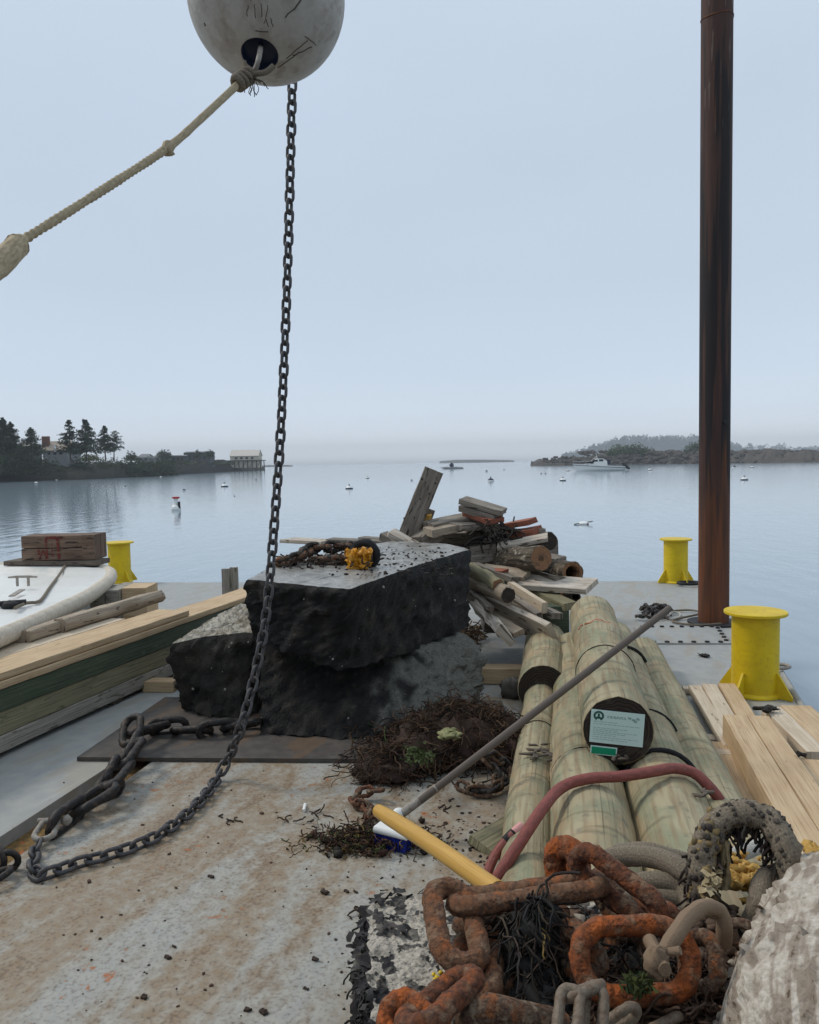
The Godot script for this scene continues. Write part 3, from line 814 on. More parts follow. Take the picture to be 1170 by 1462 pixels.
func buoy(label: String, px: float, py: float, r: float, style: int, depth := 0.0) -> void:
	var p := G(px, py, SEA) if depth == 0.0 else D(px, py, depth)
	p.y = SEA
	var t := thing("mooring_buoy", label, "buoy", p, "small mooring buoys on the water")
	var mb := MB.new()
	lathe(mb, p, [Vector2(0.02, -r * 0.9), Vector2(r * 0.7, -r * 0.6), Vector2(r, 0), Vector2(r * 0.92, r * 0.35), Vector2(r * 0.6, r * 0.72), Vector2(0.0, r * 0.9)], 14)
	part(t, "float_ball", mb, [M.white, M.navy, M.red_paint][style])
	var b := MB.new()
	lathe(b, p, [Vector2(r * 1.015, -0.02), Vector2(r * 1.05, r * 0.12), Vector2(r * 0.99, r * 0.3)], 14)
	part(t, "stripe", b, [M.navy, M.white, M.white][style])
	var k := MB.new()
	tube(k, PackedVector3Array([p + Vector3.UP * r * 0.85, p + Vector3.UP * r * 1.35]), r * 0.14, 6)
	part(t, "post", k, M.iron_black)

# ---- barge ------------------------------------------------------------------------------
func make_barge() -> void:
	var far_l := G(-300, 833); var far_r := G(1012, 829); var k1 := G(1050, 880); var k2 := G(1113, 955); var k3 := G(1170, 1050)
	var k4 := k3 + (k3 - k2).normalized() * 12.0
	var t := thing("barge_deck", "grey painted steel work barge whose worn deck carries everything in the foreground", "barge", Vector3(0, -0.9, -5))
	t.set_meta("kind", "structure")
	# the trough between the left deck and the raised middle plate
	var a0 := G(0, 1195); var a1 := G(165, 1088); var b0 := G(10, 1243); var b1 := G(215, 1084)
	var da := (a1 - a0).normalized()
	var near_a := a0 - da * 10.5; var far_a := a0 + da * 2.6
	var near_b := b0 - da * 10.4; var far_b := far_a + RGT * 0.2
	var hull := MB.new()
	prism(hull, [far_l, far_r, k1, k2, k3, k4, Vector3(-8.5, 0, k4.z), Vector3(-8.5, 0, -3)], -1.5, -0.075, 0.3)
	part(t, "hull", hull, M.hull_steel)
	var fl := MB.new()
	prism(fl, [near_a - RGT * 0.02 + Vector3(0, 0, 0), far_a, far_b, near_b], -0.074, -0.062, 1.0)
	part(t, "trough_dirt", fl, M.trough_dirt)
	var left := MB.new()
	var cut := far_a + da * 20.0
	prism(left, [far_l, lerp(far_l, far_r, 0.45), far_a, near_a, Vector3(-8.5, 0, near_a.z), Vector3(-8.5, 0, -3)], -0.07, 0.0)
	part(t, "left_deck_plate", left, M.deck)
	# middle: one worn plate in front, the quieter deck behind and to the right
	var seam_l := lerp(far_a, b1, 0.02)
	var m0 := G(790, 1000); var m1 := m0 - da * 12.5
	var mid := MB.new()
	prism(mid, [far_b, m0, m1, near_b], -0.07, 0.0)
	part(t, "middle_deck_plate", mid, M.worn_deck)
	var rt := MB.new()
	prism(rt, [lerp(far_l, far_r, 0.45), far_r, k1, k2, k3, k4, Vector3(k4.x - 0.2, 0, maxf(k4.z, m1.z) + 0.2), m1, m0, far_b, far_a], -0.07, -0.003)
	part(t, "right_deck_plate", rt, M.deck)
	var rim := MB.new()
	tube(rim, PackedVector3Array([k4, k3, k2, k1, far_r]), 0.022, 6)
	part(t, "edge_bar", rim, M.deck)
	# bolted hatch by the pile
	var h := MB.new()
	var q := [G(905, 896), G(1028, 896), G(1045, 920), G(920, 920)]
	prism(h, q, -0.003, 0.012)
	part(t, "hatch_plate", h, M.deck)
	for e in [[0, 1, 8], [1, 2, 5], [3, 2, 6]]:
		for i in e[2]:
			var p: Vector3 = q[e[0]].lerp(q[e[1]], (i + 0.5) / e[2]).lerp((q[0] + q[2]) * 0.5, 0.08)
			var b := MB.new(); lathe(b, p + Vector3.UP * 0.012, [Vector2(0.022, 0), Vector2(0.022, 0.012), Vector2(0.0, 0.014)], 6)
			part(t, "bolt", b, M.iron_black)

func bollard(label: String, px: float, py: float, turn: float) -> void:
	var p := G(px, py)
	var t := thing("mooring_bollard", label, "bollard", p, "yellow bollards along the barge edge")
	var H := 0.56; var R := 0.155
	var body := MB.new()
	lathe(body, p, [Vector2(R, 0), Vector2(R, H)], 40)
	part(t, "post", body, M.yellow_paint)
	var cap := MB.new()
	lathe(cap, p + Vector3.UP * H, [Vector2(R, 0.0), Vector2(0.202, 0.0), Vector2(0.207, 0.004), Vector2(0.207, 0.018), Vector2(0.203, 0.022), Vector2(0.0, 0.024)], 40)
	part(t, "cap", cap, M.yellow_paint)
	var ring := MB.new()
	lathe(ring, p, [Vector2(R + 0.022, 0.0), Vector2(R + 0.02, 0.012), Vector2(R, 0.028)], 40)
	part(t, "weld_collar", ring, M.yellow_paint)
	for k in 4:
		var an := turn + PI / 2 * k
		var d := Vector3(cos(an), 0, sin(an)); var w := d.cross(Vector3.UP) * 0.008
		var g := MB.new()
		var pts := [Vector3(R - 0.004, 0, 0), Vector3(R + 0.11, 0, 0), Vector3(R + 0.11, 0.025, 0), Vector3(R + 0.012, 0.17, 0), Vector3(R - 0.004, 0.17, 0)]
		for s in [1, -1]:
			var id := []
			for q in pts: id.push_back(g.vert(p + d * q.x + Vector3.UP * q.y + w * s))
			for i in range(1, 4):
				if s == 1: g.tri(id[0], id[i], id[i + 1])
				else: g.tri(id[0], id[i + 1], id[i])
		for i in 5:
			var u: Vector3 = pts[i]; var v: Vector3 = pts[(i + 1) % 5]
			g.quad(g.vert(p + d * u.x + Vector3.UP * u.y + w), g.vert(p + d * u.x + Vector3.UP * u.y - w), g.vert(p + d * v.x + Vector3.UP * v.y - w), g.vert(p + d * v.x + Vector3.UP * v.y + w))
		part(t, "gusset", g, M.yellow_paint)

func make_spud() -> void:
	var p := G(1019, 889)
	var t := thing("spud_pile", "tall rusty steel spud pile standing upright through the deck at the right", "pile", p)
	var R := 0.146; var H := 7.6
	var mb := MB.new()
	var rows := 60; var sides := 32
	for i in rows + 1:
		var y := -1.6 + (H + 1.6) * i / rows
		for k in sides + 1:
			var an := TAU * k / sides
			mb.vert(p + Vector3(R * cos(an), y, R * sin(an)), Vector2(float(k) / sides * 2.0, clampf(1.0 - y / H, 0.0, 1.0)))
	for i in rows:
		for k in sides: mb.quad(i * (sides + 1) + k, (i + 1) * (sides + 1) + k, (i + 1) * (sides + 1) + k + 1, i * (sides + 1) + k + 1)
	part(t, "pipe", mb, M.pile_rust)
	var w := MB.new()
	var seam := PackedVector3Array()
	var sy := D(1019, 28, -p.z).y
	for k in 28: seam.push_back(Vector3(p.x + (R + 0.001) * cos(TAU * k / 28), sy + 0.012 * sin(TAU * k / 14.0), p.z + (R + 0.001) * sin(TAU * k / 28)))
	tube(w, seam, 0.006, 6, true)
	part(t, "weld_seam", w, M.rust)
	var c := MB.new()
	lathe(c, p, [Vector2(0.25, 0.002), Vector2(0.25, 0.016), Vector2(R - 0.01, 0.018)], 32)
	part(t, "deck_collar", c, M.iron_black)
	var b := MB.new()
	var fp := D(1028, 604, -p.z); var dv := Vector3(fp.x - p.x, 0, fp.z - p.z)
	dv = Vector3(0.33, 0, 0.94)
	lathe(b, Vector3.ZERO, [Vector2(0.026, 0.0), Vector2(0.024, 0.012), Vector2(0.0, 0.014)], 6)
	for i in b.v.size():
		var q := b.v[i]
		b.v[i] = Vector3(p.x, fp.y, p.z) + dv * (R - 0.003 + q.y) + dv.cross(Vector3.UP) * q.x + Vector3.UP * q.z
	part(t, "plug", b, M.iron_black)
	var rp := MB.new()
	tube(rp, smooth([G(950, 873, 0.02), G(985, 871, 0.02), G(1000, 876, 0.03), G(960, 886, 0.015), G(990, 892, 0.015), G(1030, 890, 0.02), G(1040, 884, 0.02)], 0.05), 0.011, 6)
	solo("wire_line", rp, M.rope, "thin grey line trailing round the foot of the rusty spud pile", "line")
	var r2 := MB.new()
	tube(r2, smooth([G(953, 880, 0.012), G(962, 874, 0.03), G(972, 877, 0.02), G(968, 883, 0.012), G(956, 884, 0.012)], 0.02), 0.012, 6, false)
	solo("white_loop", r2, M.rope_white, "small loop of white cord on deck left of the spud pile", "cord")
	var r3 := MB.new()
	for i in 26:
		var q := G(918 + rng.randf() * 38, 864 + rng.randf() * 14, 0.03 + rng.randf() * 0.05)
		var r := 0.05
		var pts := PackedVector3Array()
		var ax := Basis.from_euler(Vector3(rng.randf() * 3, rng.randf() * 6, 0))
		for k in 9: pts.push_back(q + ax * Vector3(r * cos(k * 0.7), r * 0.6 * sin(k * 0.7), 0.01 * k))
		tube(r3, pts, 0.016, 6)
	solo("chain_heap", r3, M.chain_dark, "small dark heap of wet chain on deck beyond the pilings", "chain")
	var ring := MB.new()
	var rp0 := G(984, 834, 0.02); var pts2 := PackedVector3Array()
	for k in 16: pts2.push_back(rp0 + Vector3(0.14 * cos(TAU * k / 16), 0.015, 0.10 * sin(TAU * k / 16)))
	tube(ring, pts2, 0.02, 6, true)
	solo("deck_ring", ring, M.iron_black, "dark flat iron ring on deck just right of the far yellow bollard", "ring", "iron rings on deck")
	var ring2 := MB.new(); rp0 = G(1110, 953, 0.03); pts2 = PackedVector3Array()
	for k in 16: pts2.push_back(rp0 + Vector3(0.09 * cos(TAU * k / 16), 0.01 , 0.07 * sin(TAU * k / 16)))
	tube(ring2, pts2, 0.014, 6, true)
	solo("deck_ring", ring2, M.galvanised, "grey iron ring on the deck edge behind the near yellow bollard", "ring", "iron rings on deck")

# ---- timber stack and skiff at the left --------------------------------------------------
func make_left_stack() -> void:
	var A := G(0, 1085); var B := G(240, 973)
	var f := (B - A).normalized(); var l := Vector3(f.z, 0, -f.x)   # l points left of the stack
	if l.x > 0: l = -l
	var s0 := -2.6; var s1 := 3.9
	var y := 0.032
	var spec := [["grey_timber", 0.10, 0.30, 0.0, "grey squared timber at the bottom of the left timber stack", 4.05], ["mossy_wood", 0.134, 0.30, 0.004, "moss stained khaki timber second from the bottom of the left stack", 3.9], ["green_wood", 0.132, 0.30, -0.004, "dark green painted timber in the middle of the left stack", 4.0], ["lumber", 0.047, 0.30, -0.012, "tan plank lying on the green timber of the left stack", 3.75], ["lumber", 0.047, 0.29, 0.0, "short tan plank on top of the left timber stack", 1.0]]
	var end5 := (G(234, 872, 0.48) - A).dot(f)
	for i in spec.size():
		var s: Array = spec[i]
		var e: float = s[5] if i < 4 else end5
		var mb := MB.new()
		var base: Vector3 = A + l * (s[2] * 0.5 + s[3]) + Vector3.UP * (y + s[1] * 0.5 + 0.001)
		plank(mb, base + f * s0, base + f * e, s[2], s[1] - 0.003, Vector3.UP, 0.004, 0.005)
		solo("stack_timber", mb, M[s[0]], s[4], "timber", "timbers stacked at the left")
		y += s[1]
	var top := y
	for u in [-0.3, 1.1, 3.0]:
		var bm := MB.new(); box(bm, A + f * u + l * 0.2 + Vector3.UP * 0.0158, Vector3(0.1, 0.031, 0.36), Basis(f, Vector3.UP, f.cross(Vector3.UP)))
		solo("stack_bearer", bm, M.dark_wood, "thin bearer under the %s of the left timber stack" % ("near part" if u < 0 else "middle" if u < 2 else "far end"), "bearer", "bearers under the left stack")
	var lp := MB.new()
	plank(lp, A + l * 0.425 + f * s0 + Vector3.UP * (top - 0.026), A + l * 0.425 + f * 1.6 + Vector3.UP * (top - 0.026), 0.25, 0.05, Vector3.UP, 0.003)
	solo("stack_timber", lp, M.lumber_pale, "pale plank along the left side of the stack beside the skiff", "timber", "timbers stacked at the left")
	var lp2 := MB.new()
	box(lp2, A + l * 0.42 + f * -0.5 + Vector3.UP * (top - 0.055) * 0.5, Vector3(4.0, top - 0.056, 0.22), Basis(f, Vector3.UP, f.cross(Vector3.UP)))
	solo("stack_timber", lp2, M.grey_timber, "grey timber hidden under the pale plank beside the skiff", "timber", "timbers stacked at the left")
	# two worn posts on top
	var d1 := MB.new()
	plank(d1, G(84, 894, top + 0.045), G(228, 851, top + 0.045), 0.12, 0.10, Vector3.UP, 0.012, 0.028)
	solo("driftwood_post", d1, M.driftwood, "weathered rounded post lying along the top of the left stack", "post", "worn posts on the left stack")
	var d2 := MB.new()
	plank(d2, G(33, 909, top + 0.04), G(128, 878, top + 0.04), 0.12, 0.075, Vector3.UP, 0.008, 0.012)
	solo("driftwood_post", d2, M.driftwood, "squared grey post end behind the rounded post, next to the skiff", "post", "worn posts on the left stack")
	# two stakes standing at the far end of the stack
	for q in [[323, 836, 812], [335, 835, 810]]:
		var p := G(q[0], q[1], 0.43)
		var k := MB.new()
		var hh := D(q[0], q[2], -p.z).y
		plank(k, p - Vector3.UP * 0.3, Vector3(p.x, hh, p.z), 0.075, 0.05, Vector3(0, 0, 1), 0.004)
		solo("stake", k, M.grey_timber, "short grey stake at the far end of the left stack, %s one" % ("left" if q[0] < 330 else "right"), "stake", "two grey stakes")
	# crib blocks under the bow of the skiff
	var cr := [["grey_timber", 128, 150, 847, 875, "grey crib block under the skiff, leftmost"], ["grey_timber", 150, 169, 843, 868, "dark grey crib block in the middle of the row under the skiff"], ["lumber", 169, 205, 842, 866, "orange tan crib block at the right end of the row under the skiff"]]
	for c in cr:
		var dd := 7.25
		var p0 := D(c[1], c[3], dd); var p1 := D(c[2], c[3], dd)
		var mb := MB.new()
		box(mb, Vector3((p0.x + p1.x) * 0.5, p0.y * 0.5, -dd - 0.25), Vector3(p1.x - p0.x - 0.006, p0.y, 0.5 if c[1] < 169 else 0.34), Basis.IDENTITY, 0.006)
		solo("crib_block", mb, M[c[0]], c[5], "block", "crib blocks under the skiff")

func make_skiff() -> void:
	var h := 0.60
	var px := [[160, 814], [150, 828], [128, 843], [80, 867], [0, 901], [-90, 942], [-230, 1000], [-420, 900], [-420, 806], [-200, 806], [80, 806], [146, 806]]
	var ctrl := []
	for q in px: ctrl.push_back(G(q[0], q[1], h))
	var out := ccw(ctrl)
	out.reverse()
	var n := 72
	var rim := resample_n(out, n)
	for it in 3:
		var r2 := rim.duplicate()
		for i in n: r2[i] = (rim[(i - 1 + n) % n] + rim[i] * 2.0 + rim[(i + 1) % n]) / 4.0
		rim = r2
	var cen := Vector3.ZERO
	for p in rim: cen += p / n
	var t := thing("skiff", "white fibreglass skiff with a rope fender, hauled up beside the left timber stack", "skiff", Vector3(cen.x, 0, cen.z))
	var hull := MB.new()
	var lev := [[1.0, 0.0], [0.985, -0.10], [0.93, -0.28], [0.82, -0.44], [0.55, -0.5], [0.0, -0.51]]
	for i in lev.size():
		for k in n + 1:
			var p: Vector3 = cen.lerp(rim[k % n], lev[i][0]); p.y = h + lev[i][1]
			hull.vert(p)
	for i in lev.size() - 1:
		for k in n: hull.quad(i * (n + 1) + k, (i + 1) * (n + 1) + k, (i + 1) * (n + 1) + k + 1, i * (n + 1) + k + 1)
	part(t, "hull", hull, M.gelcoat)
	var deck := MB.new()
	var prof := [[1.0, 0.0], [0.93, 0.012], [0.925, 0.014], [0.80, 0.02], [0.78, -0.03], [0.4, -0.035], [0.0, -0.035]]
	for i in prof.size():
		for k in n + 1:
			var p: Vector3 = cen.lerp(rim[k % n], prof[i][0]); p.y = h + prof[i][1]
			deck.vert(p)
	for i in prof.size() - 1:
		for k in n: deck.quad(i * (n + 1) + k, i * (n + 1) + k + 1, (i + 1) * (n + 1) + k + 1, (i + 1) * (n + 1) + k)
	part(t, "foredeck", deck, M.gelcoat)
	var fend := MB.new()
	var fp := PackedVector3Array()
	for k in n: fp.push_back(rim[k] + Vector3(0, -0.035, 0) + (rim[k] - cen).normalized() * 0.02)
	tube(fend, fp, 0.062, 12, true, false, 0.008, 6.0)
	part(t, "rope_fender", fend, M.fender)
	# cleats, strip and mooring line
	var c := G(33, 832, h + 0.03)
	var cl := MB.new()
	tube(cl, PackedVector3Array([c + Vector3(-0.13, 0.05, 0), c + Vector3(-0.06, 0.055, 0), c + Vector3(0.06, 0.055, 0), c + Vector3(0.13, 0.05, 0)]), [0.008, 0.012, 0.012, 0.008], 8)
	for s in [-0.05, 0.05]: tube(cl, PackedVector3Array([c + Vector3(s, -0.03, 0), c + Vector3(s, 0.05, 0)]), 0.012, 8)
	part(t, "cleat", cl, M.galvanised)
	var hp := MB.new()
	var h0 := G(17, 851, h + 0.012); var h1 := G(32, 842, h + 0.012)
	plank(hp, h0, h1, 0.05, 0.012)
	part(t, "hinge_plate", hp, M.galvanised)
	var c2 := G(14, 868, h + 0.02)
	var bk := MB.new()
	tube(bk, PackedVector3Array([c2 + Vector3(-0.1, 0.03, 0), c2 + Vector3(0.1, 0.035, -0.05)]), 0.022, 8)
	lump(bk, c2 + Vector3(0, 0.02, 0), Vector3(0.07, 0.035, 0.05))
	part(t, "bow_chock", bk, M.iron_black)
	var ml := MB.new()
	tube(ml, smooth([G(93, 808, h + 0.03), G(84, 822, h + 0.03), G(72, 838, h + 0.03), G(57, 858, h + 0.03), G(38, 861, h + 0.04), G(22, 868, h + 0.05)], 0.04), 0.013, 7)
	solo("painter_line", ml, M.rope, "grey painter rope lying across the white foredeck of the skiff", "rope")
	# plank and lettered block on the far rail
	var b0 := G(18, 806, h + 0.02); var b1 := G(150, 806, h + 0.02)
	var pl := MB.new()
	plank(pl, b0 + Vector3(0, 0.03, 0), b1 + Vector3(-0.02, 0.03, 0), 0.3, 0.05)
	solo("rail_board", pl, M.dark_wood, "dark board across the far rail of the skiff under the lettered block", "board")
	var z := -(b0.z + b1.z) * 0.5 - 0.12
	var q0 := D(32, 803, z); var q1 := D(136, 803, z); var hi := D(84, 765, z).y
	var bt := thing("lettered_block", "old grey timber block with faded red painted marks standing on the skiff", "block", Vector3((q0.x + q1.x) * 0.5, q0.y, -z))
	var wdt := q1.x - q0.x
	var up := MB.new()
	var ym := lerpf(q0.y, hi, 0.52)
	box(up, Vector3((q0.x + q1.x) * 0.5, (ym + hi) * 0.5 + 0.002, -z - 0.17), Vector3(wdt, hi - ym - 0.004, 0.34), Basis.IDENTITY, 0.008)
	part(bt, "upper_timber", up, M.brown_wood)
	var lo := MB.new()
	box(lo, Vector3((q0.x + q1.x) * 0.5, (ym + b0.y + 0.055) * 0.5, -z - 0.165), Vector3(wdt, ym - b0.y - 0.055 - 0.004, 0.34), Basis.IDENTITY, 0.008)
	part(bt, "lower_timber", lo, M.brown_wood)
	var en := MB.new()
	box(en, Vector3(q1.x - 0.06, (b0.y + 0.055 + hi) * 0.5 + 0.003, -z - 0.16), Vector3(0.125, hi - b0.y - 0.055 + 0.004, 0.35), Basis.IDENTITY, 0.01)
	part(bt, "end_cleat", en, M.brown_wood)
	# red strokes, worn, as paint lies on the boards: [x0,y0,x1,y1] in the block's face, 0 to 1
	var strokes := [[0.34, 0.06, 0.355, 0.95, 0.026], [0.50, 0.08, 0.515, 0.95, 0.04], [0.32, 0.07, 0.55, 0.07, 0.03], [0.23, 0.45, 0.25, 0.95, 0.026], [0.25, 0.95, 0.30, 0.55, 0.02], [0.30, 0.55, 0.34, 0.95, 0.022], [0.42, 0.3, 0.43, 0.85, 0.014], [0.56, 0.08, 0.60, 0.12, 0.02]]
	var mk := MB.new()
	var face_z := -z + 0.009
	for s in strokes:
		var p0 := Vector3(lerpf(q0.x, q1.x, s[0]), lerpf(hi, b0.y + 0.06, s[1]), face_z); var p1 := Vector3(lerpf(q0.x, q1.x, s[2]), lerpf(hi, b0.y + 0.06, s[3]), face_z)
		for i in 26:
			var m := p0.lerp(p1, (i + 0.5) / 26.0)
			if nz.get_noise_3d(m.x * 40.0, m.y * 40.0, 3.0) > 0.30: continue
			var d := (p1 - p0) / 26.0; var w: Vector3 = d.normalized().cross(Vector3.BACK) * s[4] * wdt * (0.5 + 0.35 * nz.get_noise_2d(m.x * 90.0, m.y * 90.0))
			mk.quad(mk.vert(m - d * 0.5 - w), mk.vert(m - d * 0.5 + w), mk.vert(m + d * 0.5 + w), mk.vert(m + d * 0.5 - w))
	part(bt, "red_mark", mk, M.faded_red, "stuff")

# ---- mooring stones --------------------------------------------------------------------
func fouled(p: Vector3) -> Color:          # mussel and weed growth on the granite
	var a := hash_noise(p, 6.0); var b := hash_noise(p + Vector3(3, 8, 2), 25.0)
	var c := Color(0.018, 0.017, 0.018)
	c = c.lerp(Color(0.046, 0.042, 0.037), ss(0.05, 0.6, b))
	c = c.lerp(Color(0.072, 0.062, 0.048), ss(0.2, 0.65, a) * 0.75)
	return c
func fouled_brown(p: Vector3) -> Color:
	var a := hash_noise(p, 4.0)
	return fouled(p).lerp(Color(0.085, 0.075, 0.06), 0.25 + 0.5 * ss(-0.1, 0.5, a))
func bare(p: Vector3) -> Color:
	var a := hash_noise(p, 5.0); var b := hash_noise(p + Vector3(1, 2, 3), 30.0)
	var c := Color(0.62, 0.59, 0.51).lerp(Color(0.44, 0.39, 0.31), ss(-0.2, 0.5, a))
	return c.lerp(Color(0.07, 0.055, 0.04), ss(0.45, 0.7, b))
func wet_top(p: Vector3) -> Color:
	var a := hash_noise(p, 4.0); var b := hash_noise(p + Vector3(1, 2, 3), 28.0)
	var c := Color(0.46, 0.455, 0.43).lerp(Color(0.33, 0.32, 0.29), ss(-0.2, 0.5, a))
	return c.lerp(Color(0.03, 0.022, 0.018), ss(0.3, 0.5, b) * ss(-0.5, 0.3, a + 0.2))
func grey_side(p: Vector3) -> Color:
	var a := hash_noise(p, 6.0)
	return fouled(p).lerp(Color(0.17, 0.17, 0.15), ss(0.45, 0.62, p.x * 0.75 + 0.60 + a * 0.3))

func barnacles(t: Node3D, side: MB, n: int, want_z: float) -> void:
	var b := MB.new()
	for i in n:
		var q := side.v[rng.randi() % side.v.size()]
		var r := 0.003 + 0.008 * pow(rng.randf(), 2.5)
		lump(b, q, Vector3(r, r, r), 0.3, Color.WHITE, 3, 5)
	part(t, "barnacles", b, M.shell, "stuff")

func make_stones() -> void:
	# plate they stand on
	var pm := MB.new()
	prism(pm, [G(110, 1081, 0.025), G(762, 1085, 0.025), G(716, 1000, 0.025), G(236, 995, 0.025)], 0.003, 0.025, 1.0)
	solo("bearing_plate", pm, M.mat_plate, "dark flat plate on deck under the black granite stones", "plate")
	# lower middle stone
	var s := MB.new(); var tp := MB.new()
	var y1 := 0.46
	var low := [G(372, 1048, 0.03), G(530, 1055, 0.03), G(600, 1052, 0.03), G(690, 1010, 0.03), G(676, 975, 0.03), G(560, 960, 0.03), G(400, 975, 0.03)]
	var high := []
	var hp := [[376, 922, 0.46], [500, 922, 0.46], [570, 918, 0.44], [684, 915, 0.40], [660, 896, 0.42], [560, 880, 0.46], [400, 885, 0.46]]
	for q in hp: high.push_back(G(q[0], q[1], q[2]))
	# the right end bulges past its foot
	high[3] = G(688, 926, 0.36); high[4] = G(672, 905, 0.40)
	low[3] = G(686, 1022, 0.03)
	stone(s, tp, ccw(low), ccw(high), 22, 0.028, 0.05, 0.03, grey_side, grey_side, 0.02)
	var t := thing("granite_block", "black fouled granite block at the bottom of the stone heap, grey at its right end", "stone", Vector3(-0.2, 0.026, -5.0), "granite mooring stones")
	part(t, "fouled_side", s, M.stone); part(t, "top_face", tp, M.stone); barnacles(t, s, 36, 0)
	# lower left stone with the pale top
	s = MB.new(); tp = MB.new()
	low = [G(262, 1012, 0.03), G(300, 1024, 0.03), G(345, 1024, 0.03), G(392, 1010, 0.03), G(420, 960, 0.03), G(330, 940, 0.03), G(262, 985, 0.03)]
	high = [G(238, 921, 0.50), G(285, 911, 0.52), G(352, 905, 0.53), G(396, 905, 0.53), G(410, 868, 0.56), G(345, 860, 0.58), G(300, 880, 0.555)]
	stone(s, tp, ccw(low), ccw(high), 20, 0.026, 0.045, 0.045, fouled_brown, bare, 0.03)
	t = thing("granite_block", "boulder with a pale rough top and black sides at the left of the stone heap", "stone", Vector3(-1.1, 0.026, -5.3), "granite mooring stones")
	part(t, "fouled_side", s, M.stone); part(t, "top_face", tp, M.stone); barnacles(t, s, 34, 0)
	# upper slab
	s = MB.new(); tp = MB.new()
	var yl := 0.47; var yh := 0.93
	high = [G(351, 828, yh), G(430, 836, yh), G(499, 842, yh), G(590, 810, yh), G(674, 784, yh), G(640, 776, yh), G(560, 772, yh), G(400, 800, yh)]
	low = []
	var lp := [[360, 912, 0.55], [420, 938, 0.48], [492, 958, 0.44], [590, 930, 0.40], [672, 893, 0.42], [640, 880, 0.45], [560, 870, 0.45], [410, 880, 0.55]]
	for q in lp: low.push_back(G(q[0], q[1], q[2]))
	stone(s, tp, ccw(low), ccw(high), 24, 0.026, 0.045, 0.022, fouled, wet_top, 0.008)
	t = thing("granite_slab", "thick granite slab with a wet grey top lying uppermost on the stone heap", "stone", Vector3(-0.2, 0.45, -5.6), "granite mooring stones")
	part(t, "fouled_side", s, M.stone); part(t, "wet_top", tp, M.stone_wet); barnacles(t, s, 40, 0)
	# crumbs of growth on the slab
	var cm := MB.new()
	for i in 170:
		var q := G(rng.randf_range(470, 650), rng.randf_range(779, 822), yh)
		if Vector2((q.x + 0.05) / 0.5, (q.z + 5.8) / 0.9).length() > 1.2: continue
		var r := rng.randf_range(0.004, 0.016)
		lump(cm, q + Vector3.UP * 0.004, Vector3(r, r * 0.5, r), 0.5, Color(0.03, 0.02, 0.016), 3, 5)
	cm.colored = true
	solo("growth_crumbs", cm, M.weed, "dark crumbs of dried growth scattered on the wet slab top", "debris", "", "stuff")
	# fouled chain and kelp on the slab
	var ct := thing("fouled_chain", "brown weed grown chain lying across the top of the upper slab", "chain", G(470, 800, yh))
	var path := smooth([G(398, 803, yh + 0.03), G(425, 797, yh + 0.05), G(440, 785, yh + 0.08), G(462, 781, yh + 0.09), G(500, 781, yh + 0.08), G(530, 785, yh + 0.07)], 0.02)
	var lk := link_shape(0.16, 0.10, 0.036, 0.012, 40.0, 3.0).mesh()
	chain(ct, path, [lk], 0.085, [M.rust_muddy, M.chain_dark], 0.3, 0.4)
	path = smooth([G(450, 800, yh + 0.03), G(480, 801, yh + 0.03), G(515, 800, yh + 0.03), G(530, 792, yh + 0.05)], 0.02)
	chain(ct, path, [lk], 0.085, [M.rust_muddy, M.chain_dark], 0.9, 0.4)
	var wd := MB.new(); wd.colored = true
	for i in 150:
		var q := G(rng.randf_range(400, 535), rng.randf_range(790, 804), yh + rng.randf() * 0.06)
		strand(wd, q, rng.randf_range(0.06, 0.16), 0.006, Color(0.05, 0.028, 0.018).lerp(Color(0.02, 0.016, 0.014), rng.randf()), yh)
	part(ct, "weed_growth", wd, M.weed, "stuff")
	var hz := MB.new(); var hp2 := PackedVector3Array()
	var hc := G(521, 792, yh + 0.085)
	for k in 20: hp2.push_back(hc + Vector3(0.085 * cos(TAU * k / 20), 0.085 * sin(TAU * k / 20), 0.03 * cos(TAU * k / 20)))
	tube(hz, hp2, 0.028, 9, true, false, 0.006)
	solo("black_ring", hz, M.rubber, "black rubber ring standing behind the yellow kelp on the slab", "ring")
	var kp := MB.new()
	var kc := G(512, 812, yh)
	for i in 9:
		var an := i * 0.7; var R := 0.10
		var p := kc + Vector3(R * 0.5 * cos(an), 0.02, R * 0.4 * sin(an))
		var pts := [p, p + Vector3(0.03 * cos(an * 2), 0.05, 0.02), p + Vector3(0.05 * cos(an + 1), 0.10 + 0.02 * sin(an), 0.01 * an - 0.03), p + Vector3(0.06 * cos(an + 2), 0.05, 0.05 * sin(an))]
		ribbon(kp, smooth(pts, 0.015), 0.06, an)
	lump(kp, kc + Vector3(0, 0.03, 0), Vector3(0.095, 0.042, 0.05), 0.7, Color.WHITE, 10, 16)
	lump(kp, kc + Vector3(-0.01, 0.06, -0.03), Vector3(0.055, 0.05, 0.03), 0.8, Color.WHITE, 8, 14)
	solo("kelp_frond", kp, M.kelp, "crumpled yellow orange kelp frond on the upper slab", "kelp")

func strand(mb: MB, p: Vector3, L: float, r: float, col: Color, floor_y := 0.0, drop := 0.5) -> void:
	var d := Vector3(rng.randfn(), rng.randfn() * 0.3, rng.randfn()).normalized()
	var pts := PackedVector3Array([p])
	var n := 7
	for i in n:
		d = (d + Vector3(rng.randfn(), rng.randfn() * 0.6 - drop * 0.35, rng.randfn()) * 0.45).normalized()
		p = p + d * L / n
		p.y = maxf(p.y, floor_y + r)
		pts.push_back(p)
	tube(mb, pts, r, 4, false, false, 0.0, 1.0, col)

